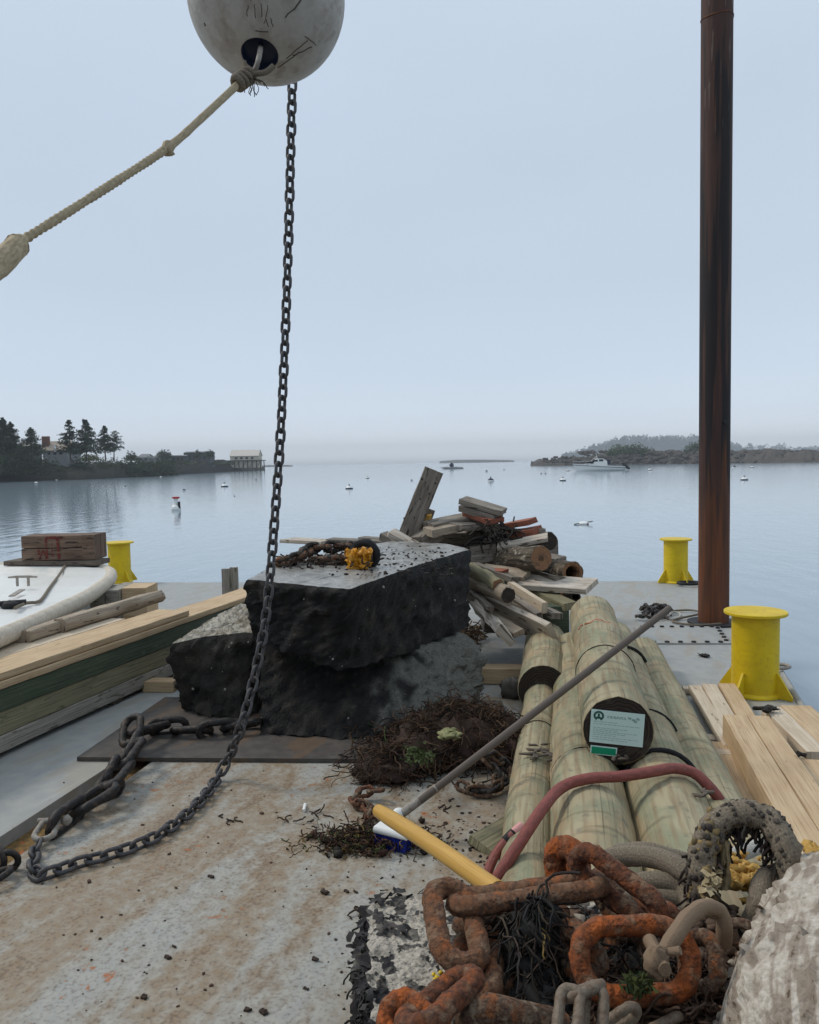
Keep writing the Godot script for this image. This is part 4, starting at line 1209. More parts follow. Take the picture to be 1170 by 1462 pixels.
func ribbon(mb: MB, pts: PackedVector3Array, w: float, ph := 0.0, col := Color.WHITE) -> void:
	var n := pts.size()
	var f := mb.v.size()
	for i in n:
		var t := (pts[mini(i + 1, n - 1)] - pts[maxi(i - 1, 0)]).normalized()
		var sd := t.cross(Vector3(sin(ph + i * 0.4), 0.6, cos(ph))).normalized()
		var nn := t.cross(sd)
		for k in 5:
			var u := k / 4.0 - 0.5
			mb.vert(pts[i] + sd * u * w * (0.6 + 0.4 * sin(i * 0.9 + ph)) + nn * 0.012 * sin(i * 1.3 + k * 2.1 + ph), Vector2(i * 0.1, u), col)
	for i in n - 1:
		for k in 4: mb.quad(f + i * 5 + k, f + i * 5 + k + 1, f + (i + 1) * 5 + k + 1, f + (i + 1) * 5 + k)

# ---- treated pilings and lumber at the right ---------------------------------------------
func piling(label: String, a: Vector3, b: Vector3, r0: float, r1: float, bands: Array, m := "piling", grp := "treated pilings") -> Node3D:
	var t := thing("piling", label, "log", Vector3((a.x + b.x) * 0.5, minf(a.y, b.y) - r0, (a.z + b.z) * 0.5), grp)
	var s := MB.new(); var e := [MB.new(), MB.new()]
	log_shape(s, e, a, b, r0, r1, 0.005)
	part(t, "trunk", s, M[m])
	for q in e: part(t, "cut_end", q, M.piling_end)
	for bd in bands:                      # black bands round the wood: share of the length, radius of the band, lift
		var f := frame_of(b - a, Vector3.UP)
		var c := a.lerp(b, bd[0])
		var r: float = lerpf(r0, r1, bd[0])
		var mb := MB.new()
		var pts := PackedVector3Array()
		for k in 40:
			var an := TAU * k / 40
			pts.push_back(c + (f.y * cos(an) + f.z * sin(an)) * (r + 0.002 + bd[2] * maxf(0, cos(an))) - f.x * bd[3] * (1.0 - cos(an)))
		tube(mb, pts, bd[1], 6, true)
		part(t, "dark_band", mb, M.rubber)
	return t

func make_pilings() -> void:
	var dir := Vector3(0.18, 0, -0.984).normalized()
	var side := Vector3(0.984, 0, 0.18).normalized()
	var mm := G(845, 1195, 0.168)
	# M, R, R2, L on deck
	piling("deck piling second from the left, its near end under the looped red hose", mm - dir * 0.75, mm + dir * 3.1, 0.165, 0.162, [[0.335, 0.004, 0.0, 0.02]])
	var rr := mm + side * 0.325
	piling("right hand deck piling with two black bands, beside the tagged log", rr - dir * 0.75, rr + dir * 3.55, 0.166, 0.158, [[0.295, 0.012, 0.012, 0.03], [0.44, 0.006, 0.006, 0.03], [0.775, 0.011, 0.010, 0.03]])
	var r2 := rr + side * 0.215; r2.y = 0.128
	piling("slim piling at the far right of the log stack, next to the flat boards", r2 - dir * 0.3, r2 + dir * 3.3, 0.128, 0.125, [])
	var ll := mm - side * 0.235; ll.y = 0.108
	piling("slender straw coloured piling leftmost on deck with bark scraps on it", ll - dir * 0.75, ll + dir * 2.05, 0.106, 0.106, [[0.72, 0.003, 0.0, 0.02]])
	var lu := G(776, 985, 0.175)
	piling("short thick piling whose dark end shows above the leftmost slender one", lu, lu + dir * 1.35, 0.165, 0.168, [])
	# the tagged log on top
	var a := G(883, 1043, 0.44); var b := G(846, 881, 0.45)
	var t := piling("uppermost piling with a pale green paper tag on its dark end", a, b, 0.158, 0.168, [[0.37, 0.003, 0.0, 0.015]])
	var f := frame_of(a - b, Vector3.UP)     # x towards the camera, y up, z to the left or right
	var rt := f.y.cross(f.x)
	if rt.x < 0: rt = -rt
	var tag0 := MB.new()
	var c := a + f.x * 0.004 + rt * -0.006 + f.y * 0.012
	var sk := (rt - f.y * 0.07).normalized(); var su := sk.cross(f.x); if su.y < 0: su = -su
	plank(tag0, c - sk * 0.116, c + sk * 0.116, 0.150, 0.0025, f.x, 0.0, 0.0005)
	part(t, "paper_tag", tag0, mat("tag_paper", rgb(204, 228, 222), 0.4))
	var ink := MB.new()
	var z := f.x * 0.0019
	var bar := func(ink: MB, x0: float, y0: float, x1: float, y1: float, w: float) -> void:
		var p0 := c + z + sk * x0 + su * y0; var p1 := c + z + sk * x1 + su * y1
		var n := (p1 - p0).normalized().cross(f.x) * w * 0.5
		ink.quad(ink.vert(p0 - n), ink.vert(p1 - n), ink.vert(p1 + n), ink.vert(p0 + n))
	# tree emblem in its ring, then lines of print
	for k in 16:
		var an := TAU * k / 16; var an2 := TAU * (k + 1) / 16
		if k in [11, 12]: continue
		bar.call(ink, -0.082 + 0.019 * cos(an), 0.048 + 0.018 * sin(an), -0.082 + 0.019 * cos(an2), 0.048 + 0.018 * sin(an2), 0.009)
	bar.call(ink, -0.082, 0.034, -0.082, 0.058, 0.009); bar.call(ink, -0.092, 0.040, -0.072, 0.040, 0.007)
	part(t, "print_mark", ink, mat("ink_green", rgb(28, 88, 76), 0.5))
	ink = MB.new()
	var row := 0
	for y in [0.050, 0.044, 0.022, 0.012, -0.006, -0.014, -0.022, -0.030, -0.038, -0.048, -0.058]:
		var x := -0.045 if row < 2 else -0.102
		var stop := 0.03 if row < 2 else 0.09 - 0.05 * float(row % 3)
		while x < stop:
			var w := rng.randf_range(0.006, 0.020)
			bar.call(ink, x, y, minf(x + w, 0.108), y, 0.0042 if row < 2 else 0.0024)
			x += w + 0.004
		row += 1
	for q in [[0.045, 0.052], [0.062, 0.046], [0.080, 0.052], [0.070, 0.040]]: bar.call(ink, q[0], q[1], q[0] + 0.014, q[1] - 0.004, 0.010)
	part(t, "print_line", ink, mat("ink_grey", rgb(142, 172, 168), 0.5), "stuff")
	var tg := MB.new()
	var c2 := a + f.x * 0.004 - rt * 0.064 - f.y * 0.094
	plank(tg, c2 - sk * 0.058, c2 + sk * 0.058, 0.040, 0.003, f.x, 0.0, 0.0005)
	part(t, "tag_border", tg, M.tag_paper)
	var tg2 := MB.new()
	plank(tg2, c2 + f.x * 0.002 - sk * 0.053, c2 + f.x * 0.002 + sk * 0.053, 0.031, 0.0015, f.x, 0.0, 0.0003)
	part(t, "green_tag", tg2, mat("tag_green", rgb(16, 142, 104), 0.4))
	# red chalk mark round the top log
	var ch := MB.new()
	var fr := frame_of(b - a, Vector3.UP)
	for i in 22:
		var an := -0.9 + 1.8 * i / 22.0; var an2 := an + 0.09
		var r := 0.1672
		var u := 0.63 + 0.012 * sin(i * 0.8)
		var p0 := a.lerp(b, u) + (fr.y * cos(an) + fr.z * sin(an)) * r; var p1 := a.lerp(b, u + 0.003 * sin(i * 1.7)) + (fr.y * cos(an2) + fr.z * sin(an2)) * r
		if nz.get_noise_1d(i * 3.3) > 0.4: continue
		tube(ch, PackedVector3Array([p0, p1]), 0.005, 4, false, true)
	part(t, "chalk_mark", ch, mat("chalk_red", rgb(206, 130, 100), 0.95))
	# cross bunk left of the pilings
	var bk := MB.new()
	plank(bk, G(668, 962, 0.06), G(772, 962, 0.06), 0.15, 0.115, Vector3.UP, 0.003)
	solo("bunk_timber", bk, M.lumber, "tan squared timber lying across the deck between the stones and the pilings", "timber")
	var bk2 := MB.new()
	plank(bk2, G(208, 978, 0.04), G(252, 978, 0.04), 0.12, 0.08, Vector3.UP, 0.003)
	solo("bunk_timber", bk2, M.lumber, "short tan timber end between the left stack and the pale topped boulder", "timber")
	var rk := MB.new(); var rt2 := MB.new()
	lump(rk, G(738, 984, 0.05), Vector3(0.11, 0.08, 0.10), 0.3, Color.WHITE, 9, 14)
	solo("grey_stone", rk, M.rock, "small grey stone on deck just left of the short thick piling", "stone")
	var wd := MB.new()
	var w0 := G(690, 1212, 0.02); var w1 := G(742, 1180, 0.02)
	plank(wd, w0, w1 + Vector3(0.1, 0, -0.1), 0.16, 0.035, Vector3(0.25, 1, 0.1), 0.004)
	solo("wood_wedge", wd, M.green_wood if false else M.mossy_wood, "greenish board end on deck poking out left of the slender piling", "board")
	# bark scraps
	var sc := MB.new()
	for q in [[765, 1073], [775, 1068], [782, 1076], [757, 1080], [1003, 1133], [887, 1080]]:
		for i in 5:
			var p := G(q[0] + rng.randfn() * 6, q[1] + rng.randfn() * 4, 0.235 if q[0] < 800 else 0.33)
			lump(sc, p, Vector3(0.028, 0.006, 0.010), 0.5, Color.WHITE, 4, 6)
	solo("bark_scraps", sc, M.dark_wood, "dark scraps of bark and weed lying on the pilings", "debris", "", "stuff")

func make_lumber() -> void:
	# flat boards
	var hb := 0.045
	var defs := [
		["lumber_pale", 982, 978, 1032, 1064, 0.092, "pale bleached flat board nearest the pilings"],
		["lumber_pale", 1001, 976, 1052, 1072, 0.108, "pale flat board between the bleached board and the tan one"],
		["lumber", 1024, 975, 1072, 1060, 0.125, "tan flat board whose far end touches the near yellow bollard"],
	]
	for d in defs:
		var p0 := G(d[1], d[2], hb * 2.0); var p1 := G(d[3], d[4], hb * 2.0)
		var sd := (p1 - p0).normalized().cross(Vector3.UP); if sd.x < 0: sd = -sd
		var o: Vector3 = sd * d[5] * 0.5 - Vector3.UP * hb * 0.5
		var mb := MB.new(); plank(mb, p0 + o, p1 + o, d[5] - 0.012, hb, Vector3.UP, 0.003)
		solo("flat_board", mb, M[d[0]], d[6], "board", "flat boards at the right")
	for y in [985, 1055]:
		var sl := MB.new()
		plank(sl, G(975, y, 0.022), G(1080, y + 4, 0.022), 0.09, 0.04)
		solo("board_batten", sl, M.lumber_pale, "batten under the %s ends of the flat boards beside the pilings" % ("far" if y < 1000 else "near"), "batten", "battens under boards")
	var py := MB.new()
	plank(py, G(1040, 1064, 0.07), G(1082, 1150, 0.07), 0.30, 0.035, Vector3.UP, 0.003)
	solo("flat_board", py, M.lumber, "wide tan board with dark scraps between the pilings and the heavy beam", "board", "flat boards at the right")
	# heavy beams
	var ht := 0.22; var bh := 0.13
	var p0 := G(1032, 1020, ht); var p1 := G(1150, 1240, ht)
	p1 = p1 + (p1 - p0).normalized() * 0.12
	var sd := (p1 - p0).normalized().cross(Vector3.UP); if sd.x < 0: sd = -sd
	var lb := [["heavy tan squared beam, the left one of the pair by the pilings", 0.128], ["heavy tan squared beam, the right one of the pair", 0.12]]
	var off := 0.0
	for i in 2:
		var mb := MB.new()
		var o: Vector3 = sd * (off + lb[i][1] * 0.5) - Vector3.UP * bh * 0.5
		plank(mb, p0 + o - (p1 - p0).normalized() * 0.02 * i, p1 + o, lb[i][1] - 0.004, bh - 0.006 * i, Vector3.UP, 0.002)
		solo("heavy_beam", mb, M.lumber, lb[i][0], "beam", "pair of heavy beams")
		off += lb[i][1]
	for u in [0.12, 0.8]:
		var un := MB.new()
		var c := p0.lerp(p1, u) + sd * 0.2; c.y = (ht - bh) * 0.5
		plank(un, c - sd * 0.26, c + sd * 0.26, 0.09, ht - bh - 0.002)
		solo("beam_bearer", un, M.lumber_pale, "short bearer under the %s end of the two heavy beams" % ("far" if u < 0.5 else "near"), "bearer", "bearers under beams")
	# boards at the outer side
	var rb := [
		["lumber_pale", 1086, 1008, 1150, 1072, 0.125, "pale board right of the heavy beams, inner one with a dark clump on it"],
		["lumber", 1112, 1006, 1178, 1068, 0.19, "light tan board at the deck edge right of the beams"],
		["lumber", 1133, 1082, 1215, 1190, 0.30, "near tan board at the right frame edge with a dark gap behind it"],
	]
	for d in rb:
		var q0 := G(d[1], d[2], 0.14); var q1 := G(d[3], d[4], 0.14)
		var s2 := (q1 - q0).normalized().cross(Vector3.UP); if s2.x < 0: s2 = -s2
		var o: Vector3 = s2 * d[5] * 0.5 - Vector3.UP * 0.07
		var mb := MB.new(); plank(mb, q0 + o, q1 + o, d[5] - 0.01, 0.135, Vector3.UP, 0.003)
		solo("outer_board", mb, M[d[0]], d[6], "board", "boards right of the beams")
	# dark clumps
	var cl := [[1094, 1014, 0.15, 0.05, "dark weed clump on the pale board right of the beams"], [1045, 1092, 0.05, 0.03, "small dark clump on the wide tan board"], [1004, 937, 0.0, 0.045, "dark scrap on deck between the pilings and the near yellow bollard"], [1130, 1080, 0.14, 0.04, "dark fibrous scrap in the gap between the outer boards"], [1165, 1130, 0.14, 0.035, "black loop of twine at the right frame edge"]]
	for q in cl:
		var mb := MB.new(); mb.colored = true
		var p := G(q[0], q[1], q[2])
		for i in 6: lump(mb, p + Vector3(rng.randfn() * q[3] * 0.6, q[3] * 0.25, rng.randfn() * q[3] * 0.4), Vector3(q[3] * 0.7, q[3] * 0.22, q[3] * 0.45), 0.7, Color(0.02, 0.017, 0.014), 4, 7)
		for i in 7: strand(mb, p + Vector3.UP * 0.006, q[3] * 1.2, 0.0022, Color(0.025, 0.02, 0.016), q[2])
		solo("weed_clump", mb, M.weed, q[4], "weed")

# ---- heap of old wood ---------------------------------------------------------------------
func bit(label: String, m: String, p0: Vector3, p1: Vector3, w: float, h: float, up := Vector3.UP, irr := 0.006, called := "old_plank") -> void:
	var mb := MB.new()
	plank(mb, p0, p1, w, h, up, irr, 0.004)
	solo(called, mb, M[m], label, "plank", "old wood in the heap")

func old_log(label: String, p0: Vector3, p1: Vector3, r0: float, r1: float, hollow := false, side := "bark", endm := "cut_end") -> void:
	var t := thing("old_log", label, "log", Vector3((p0.x + p1.x) * 0.5, minf(p0.y, p1.y) - r0, (p0.z + p1.z) * 0.5), "old logs in the heap")
	var s := MB.new(); var e := MB.new()
	var ee := [MB.new(), MB.new()]
	log_shape(s, [] if hollow else ee, p0, p1, r0, r1, 0.012, 22)
	if not hollow:
		for q in ee: part(t, "cut_end", q, M[endm])
	if hollow:
		var ax := (p1 - p0).normalized()
		var fr := frame_of(p1 - p0, Vector3.UP)
		var prof := [Vector2(r1 - 0.006, 0.0), Vector2(r1 * 0.62, -0.004), Vector2(r1 * 0.55, -0.05), Vector2(r1 * 0.5, -0.8), Vector2(0, -0.8)]
		for i in prof.size():
			for k in 23:
				var an := TAU * k / 22
				e.vert(p1 + ax * prof[i].y + (fr.y * cos(an) + fr.z * sin(an)) * prof[i].x, Vector2(0.5 + 0.48 * cos(an) * prof[i].x / r1, 0.5 + 0.48 * sin(an) * prof[i].x / r1))
		for i in prof.size() - 1:
			for k in 22: e.quad(i * 23 + k, i * 23 + k + 1, (i + 1) * 23 + k + 1, (i + 1) * 23 + k)
	part(t, "trunk", s, M[side])
	if hollow: part(t, "cut_end", e, M[endm])

func make_wood_heap() -> void:
	# bearers that carry the heap, low down
	bit("old timber deep inside the wood heap, lowest", "old_wood", D(640, 800, 8.2), D(790, 790, 8.4), 0.3, 0.3)
	bit("old timber under the red boards of the heap", "old_wood", D(660, 775, 8.3), D(760, 772, 8.5), 0.28, 0.24)
	bit("old squared timber showing left of the thick log", "old_wood", D(672, 792, 7.6), D(708, 788, 7.6), 0.2, 0.16)
	bit("old timber behind the slab top, left side of the heap", "old_wood", D(612, 776, 8.0), D(690, 772, 8.1), 0.26, 0.2)
	bit("old timber stub in the middle of the heap", "old_wood", D(665, 760, 8.0), D(716, 768, 8.0), 0.22, 0.16)
	bit("old plank on end under the grey pair of the heap", "old_wood", D(625, 790, 8.2), D(640, 752, 8.2), 0.2, 0.08, Vector3.RIGHT)
	# upright plank
	var u0 := D(581, 768, 7.7); var u1 := D(620, 671, 7.7)
	bit("grey plank standing upright and leaning right above the wood heap", "old_wood", u0 - (u1 - u0) * 0.5 + Vector3(0, 0, -0.05), u1, 0.185, 0.05, Vector3(0.15, 0.1, 1), 0.004)
	var nails := MB.new()
	for q in [[603, 684], [622, 690], [600, 712], [592, 739], [577, 740], [613, 705]]:
		var p := D(q[0], q[1], 7.67); lump(nails, p, Vector3(0.011, 0.011, 0.006), 0.2, Color.WHITE, 4, 6)
	solo("nail_heads", nails, M.iron_black, "rusty nail heads in the upright grey plank", "nail", "", "stuff")
	bit("short plank leaning behind the foot of the upright plank", "old_wood", D(594, 770, 7.85), D(611, 725, 7.85), 0.15, 0.06, Vector3(0.2, 0, 1))
	bit("yellow painted block end right of the upright plank", "yellow_wood", D(600, 740, 7.8), D(616, 740, 7.8), 0.10, 0.085, Vector3(0, 1, 0.2), 0.003, "painted_block")
	bit("old block on top of the yellow painted block", "old_wood", D(605, 730, 7.82), D(614, 731, 7.82), 0.08, 0.04)
	bit("splintered pale stick leaning at the left foot of the upright plank", "bleached_wood", D(556, 760, 7.5), D(596, 781, 7.4), 0.10, 0.06, Vector3(0, 1, 0.3), 0.02)
	bit("splintered brown stick with a bolt left of the upright plank", "old_wood", D(547, 764, 7.55), D(575, 781, 7.4), 0.10, 0.07, Vector3(0, 1, 0.3), 0.025)
	bit("squat wedge of old wood right of the upright plank foot", "old_wood", D(598, 776, 7.6), D(622, 758, 7.7), 0.2, 0.14, Vector3.UP, 0.02)
	# thin boards beyond the slab
	bit("white edged board sticking out left beyond the slab", "bleached_wood", D(411, 771, 8.2), D(470, 774, 7.9), 0.24, 0.035)
	bit("grey board beyond the slab behind the kelp", "old_wood", D(471, 771, 8.0), D(560, 775, 7.8), 0.22, 0.035)
	bit("grey board end beyond the slab, just left of the splintered sticks", "old_wood", D(516, 769, 8.3), D(560, 772, 8.2), 0.2, 0.04)
	# grey pair and the top boards
	bit("long grey plank, upper of the pair at the middle of the heap", "old_wood", D(612, 750, 7.6), D(694, 733, 7.9), 0.22, 0.05, Vector3(0, 1, 0.1), 0.008)
	bit("pale grey plank, lower of the pair at the middle of the heap", "driftwood", D(612, 760, 7.5), D(652, 751, 7.6), 0.22, 0.07, Vector3(0, 1, 0.1), 0.01)
	bit("grey plank end under the long grey pair", "old_wood", D(650, 752, 7.5), D(690, 750, 7.7), 0.2, 0.06, Vector3(0, 1, 0.1), 0.01)
	bit("topmost plank of the heap, weathered with an orange end", "old_wood", D(661, 714, 7.7), D(719, 731, 7.5), 0.16, 0.05, Vector3(0.1, 1, 0.25), 0.005)
	bit("second plank from the top of the heap", "old_wood", D(662, 724, 7.75), D(712, 738, 7.55), 0.18, 0.06, Vector3(0.1, 1, 0.2), 0.006)
	bit("rusty red board end third from the top of the heap", "red_wood", D(672, 731, 7.8), D(709, 744, 7.5), 0.2, 0.05, Vector3(0.1, 1, 0.3), 0.006)
	bit("grey block propping the top boards of the heap", "old_wood", D(668, 748, 7.8), D(690, 750, 7.8), 0.2, 0.16)
	bit("red board on the right side of the heap, uppermost there", "red_wood", D(716, 752, 7.9), D(761, 744, 7.6), 0.14, 0.05, Vector3(0, 1, 0.25), 0.006)
	bit("brown board under the red board at the right of the heap", "red_wood", D(724, 764, 7.8), D(768, 757, 7.6), 0.2, 0.065, Vector3(0, 1, 0.15), 0.01)
	bit("old board end beside the brown board at the right of the heap", "old_wood", D(762, 759, 7.7), D(777, 760, 7.7), 0.16, 0.075)
	bit("pale grey plank resting on the thick log", "bleached_wood", D(711, 780, 7.5), D(782, 767, 7.4), 0.14, 0.035, Vector3(0, 1, 0.35), 0.006)
	# loose boards that fill the heap out
	for q in [
		["weathered board jutting right from under the hollow log", "old_wood", 735, 812, 7.6, 800, 826, 6.9, 0.12, 0.04],
		["grey board edge between the thick log and the long pale plank", "driftwood", 690, 812, 7.3, 752, 822, 7.0, 0.14, 0.04],
		["short brown board end under the thick log", "red_wood", 700, 816, 7.1, 722, 818, 7.0, 0.12, 0.05],
		["weathered board lying behind the greenish log", "old_wood", 676, 806, 7.2, 735, 828, 6.9, 0.13, 0.05],
		["narrow grey board beside the thin tan one", "old_wood", 716, 842, 6.9, 770, 880, 6.2, 0.06, 0.06],
		["brown weathered board in the slope above the wide plank", "driftwood", 700, 850, 6.9, 770, 878, 6.3, 0.09, 0.05],
		["old board end pointing at the green timber end", "old_wood", 748, 858, 6.8, 796, 880, 6.3, 0.10, 0.05],
		["grey board low on the slope behind the rotten plank", "driftwood", 690, 872, 6.6, 742, 905, 6.0, 0.09, 0.04],
		["grey weathered board at the back right of the heap", "old_wood", 735, 786, 8.3, 800, 800, 7.9, 0.2, 0.05],
		["worn board under the pale grey plank on the thick log", "old_wood", 705, 786, 7.7, 752, 780, 7.6, 0.16, 0.05],
		["broken board end poking up left of the red boards", "driftwood", 694, 770, 7.7, 716, 756, 7.7, 0.08, 0.04],
		["small worn block between the grey pair and the top boards", "old_wood", 692, 752, 7.6, 712, 750, 7.6, 0.14, 0.07],
	]:
		bit(q[0], q[1], D(q[2], q[3], q[4]), D(q[5], q[6], q[7]), q[8], q[9], Vector3(rng.randf_range(-0.3, 0.3), 1, rng.randf_range(-0.1, 0.4)), 0.009)
	# tangle of dark roots in the middle
	var tg := MB.new(); tg.colored = true
	for i in 110: strand(tg, D(rng.randf_range(690, 728), rng.randf_range(748, 775), rng.randf_range(7.5, 7.8)), 0.25, 0.008, Color(0.03, 0.026, 0.022).lerp(Color(0.07, 0.058, 0.046), rng.randf()), 0.4)
	solo("root_tangle", tg, M.weed, "dark tangle of roots and weed in the middle of the wood heap", "debris", "", "stuff")
	# logs
	old_log("thick barked log with a brown cut end in the wood heap", D(690, 799, 7.9), D(773, 797, 6.9), 0.11, 0.108)
	old_log("dark ended log behind the thick barked log", D(730, 778, 8.2), D(785, 772, 7.5), 0.10, 0.085, false, "bark", "piling_end")
	old_log("hollow log with a dark hole at the right end of the heap", D(760, 808, 8.2), D(818, 818, 7.0), 0.10, 0.10, true, "bark")
	old_log("greenish round log leaning beside the slab's right edge", D(672, 812, 6.9), D(712, 836, 6.3), 0.06, 0.055, false, "mossy_wood")
	old_log("brown round post with a dark end beside the slab", D(668, 828, 6.9), D(726, 850, 6.2), 0.075, 0.068, false, "driftwood", "piling_end")
	old_log("black pipe end under the long pale plank", D(792, 852, 7.6), D(822, 852, 7.0), 0.05, 0.05, true, "dark_wood", "piling_end")
	bit("long pale plank sticking out right across the heap", "bleached_wood", D(700, 828, 7.2), D(846, 837, 6.7), 0.30, 0.05, Vector3(0.02, 1, 0.22), 0.006)
	bit("brown stick under the long pale plank", "red_wood", D(762, 845, 7.0), D(802, 850, 6.9), 0.10, 0.07)
	bit("thin tan board slanting down behind the pilings", "lumber_pale", D(728, 836, 6.9), D(778, 868, 6.3), 0.05, 0.09, Vector3.UP, 0.005)
	bit("green edged board slanting down toward the green box", "mossy_wood", D(752, 836, 7.1), D(814, 866, 6.5), 0.12, 0.06, Vector3(0, 1, 0.3), 0.006)
	bit("wide tan and grey plank sloping down toward the short thick piling", "bleached_wood", D(690, 858, 6.8), D(790, 906, 5.9), 0.05, 0.20, Vector3(-0.35, 1, 0.75), 0.007)
	bit("rotten whitish plank leaning against the slab", "bleached_wood", D(672, 852, 6.9), D(722, 908, 5.85), 0.07, 0.17, Vector3(-0.7, 0.8, 0.6), 0.035)
	bit("grey stick behind the rotten whitish plank", "old_wood", D(672, 846, 6.7), D(700, 872, 6.3), 0.07, 0.07, Vector3.UP, 0.015)
	bit("old board lying under the sloping planks", "old_wood", D(690, 880, 6.9), D(780, 885, 6.9), 0.4, 0.2)
	bit("old board behind the thin tan board", "old_wood", D(690, 845, 7.5), D(800, 850, 7.5), 0.3, 0.3)
	var gb := MB.new()
	var g0 := D(770, 905, 6.5); var g1 := D(813, 905, 6.5); var gh := D(790, 866, 6.5).y
	box(gb, Vector3((g0.x + g1.x) * 0.5, gh * 0.5, -6.65), Vector3(g1.x - g0.x, gh, 0.3), Basis.IDENTITY, 0.008)
	solo("green_crate", gb, M.green_wood, "dark green timber end standing between the old planks and the pilings", "timber")
	var st := MB.new(); st.colored = true
	for i in 120: strand(st, G(rng.randf_range(655, 692), rng.randf_range(893, 915), 0.02 + rng.randf() * 0.06), 0.12, 0.006, Color(0.16, 0.10, 0.05).lerp(Color(0.07, 0.045, 0.028), rng.randf()))
	solo("straw_scraps", st, M.weed, "brown straw like scraps on deck right of the stones", "debris", "", "stuff")

# ---- chains, weed and gear in the foreground ------------------------------------------------
func make_hanging_chain() -> void:
	# one end is up on the added crane out of sight, the other shackled to the heavy chain on deck
	var t := thing("lifting_chain", "grey steel lifting chain hanging from above and curving across the deck", "chain", G(50, 1245))
	var ctrl := [Vector3(-0.2, 6.5, -4.9), D(424, -160, 4.75), D(418, 105, 4.7), D(411, 380, 4.62), D(402, 600, 4.52), D(391, 760, 4.42), D(380, 880, 4.32), D(364, 965, 4.22), D(344, 1040, 4.1), G(318, 1098, 0.055), G(284, 1146, 0.03), G(230, 1190, 0.025), G(170, 1216, 0.025), G(110, 1232, 0.025), G(60, 1250, 0.025), G(47, 1240, 0.03), G(52, 1212, 0.03), G(58, 1198, 0.04)]
	var mesh := link_shape(0.0985, 0.065, 0.0182).mesh()
	chain(t, smooth(ctrl, 0.02), [mesh], 0.0622, [M.chain_grey], 0.0, 0.12)
	# shackle
	var s := thing("shackle", "pale galvanised shackle joining the thin and the heavy chain on deck", "shackle", G(64, 1190))
	var p := G(64, 1190, 0.05); var q := G(74, 1172, 0.07)
	var ax := (q - p).normalized(); var sd := ax.cross(Vector3.UP).normalized()
	var bw := MB.new()
	var pts := PackedVector3Array([q + sd * 0.035, p + sd * 0.04])
	for k in 9: pts.push_back(p - ax * 0.04 * sin(PI * k / 8) + sd * 0.042 * cos(PI * k / 8))
	pts.push_back(q - sd * 0.035)
	tube(bw, pts, 0.013, 9)
	part(s, "bow", bw, M.galvanised)
	var pn := MB.new(); tube(pn, PackedVector3Array([q - sd * 0.06, q + sd * 0.075]), 0.014, 9)
	lump(pn, q + sd * 0.065, Vector3(0.024, 0.024, 0.024), 0.1, Color.WHITE, 6, 8)
	part(s, "pin", pn, M.galvanised)
	# heavy dark chain
	var h := thing("mooring_chain", "heavy black mooring chain lying over the trough towards the granite stones", "chain", G(150, 1110))
	var sp := [
		[G(72, 1183, 0.06), G(118, 1152, 0.05), Vector3(0.2, 1, 0.1), 0.15],
		[G(102, 1160, 0.06), G(162, 1122, 0.10), Vector3(0.9, 0.25, 0.4), 0.17],
		[G(120, 1145, 0.05), G(172, 1124, 0.05), Vector3(0.4, 1, 0.5), 0.16],
		[G(150, 1124, 0.10), G(178, 1090, 0.10), Vector3(1, 0.3, 0.3), 0.15],
		[G(150, 1120, 0.07), G(166, 1088, 0.12), Vector3(0.3, 1, 0), 0.15],
		[G(168, 1098, 0.10), G(196, 1060, 0.14), Vector3(1, 0.6, 0.2), 0.15],
		[G(180, 1088, 0.06), G(200, 1052, 0.12), Vector3(0.2, 1, 0.4), 0.15],
		[G(186, 1062, 0.10), G(190, 1024, 0.20), Vector3(0.9, 0.1, 0.4), 0.15],
		[G(186, 1048, 0.12), G(236, 1036, 0.08), Vector3(0.2, 0.4, 1), 0.14],
		[G(215, 1040, 0.07), G(266, 1036, 0.07), Vector3(0, 1, 0.4), 0.15],
		[G(248, 1044, 0.05), G(300, 1042, 0.06), Vector3(0, 0.5, 1), 0.15],
		[G(285, 1046, 0.06), G(336, 1040, 0.06), Vector3(0, 1, 0.2), 0.15],
		[G(318, 1040, 0.06), G(370, 1030, 0.08), Vector3(0, 0.4, 1), 0.15],
	]
	for i in sp.size():
		var e: Array = sp[i]
		oval(h, "link", e[0], e[1], e[2], e[3], 0.042, M.chain_dark, 0.004)
	# dark chain end at the left frame edge
	var d := thing("mooring_chain", "short bit of dark chain at the left frame edge lying over the trough", "chain", G(5, 1230))
	for e in [[G(-40, 1240, 0.03), G(26, 1226, 0.05), Vector3(0.2, 1, 0.2), 0.11], [G(-20, 1262, 0.03), G(12, 1240, 0.04), Vector3(1, 0.3, 0.3), 0.11], [G(-60, 1215, 0.03), G(6, 1228, 0.06), Vector3(0.6, 0.6, 0.3), 0.11]]:
		oval(d, "link", e[0], e[1], e[2], e[3], 0.026, M.chain_dark, 0.002)

# a link whose bar runs between the two end points
func oval(t: Node3D, called: String, a: Vector3, b: Vector3, side: Vector3, width: float, wire: float, m: Material, rough := 0.0, rf := 26.0) -> void:
	var x := (b - a).normalized()
	var y := (side - x * side.dot(x)).normalized()
	var mesh := link_shape(maxf(a.distance_to(b) + wire, width + 0.01), width, wire, rough, rf, rng.randf() * 40.0, 22 if rough > 0 else 10, 20 if rough > 0 else 12).mesh()
	place(t, called, mesh, m, Transform3D(Basis(x, y, x.cross(y)), (a + b) * 0.5))

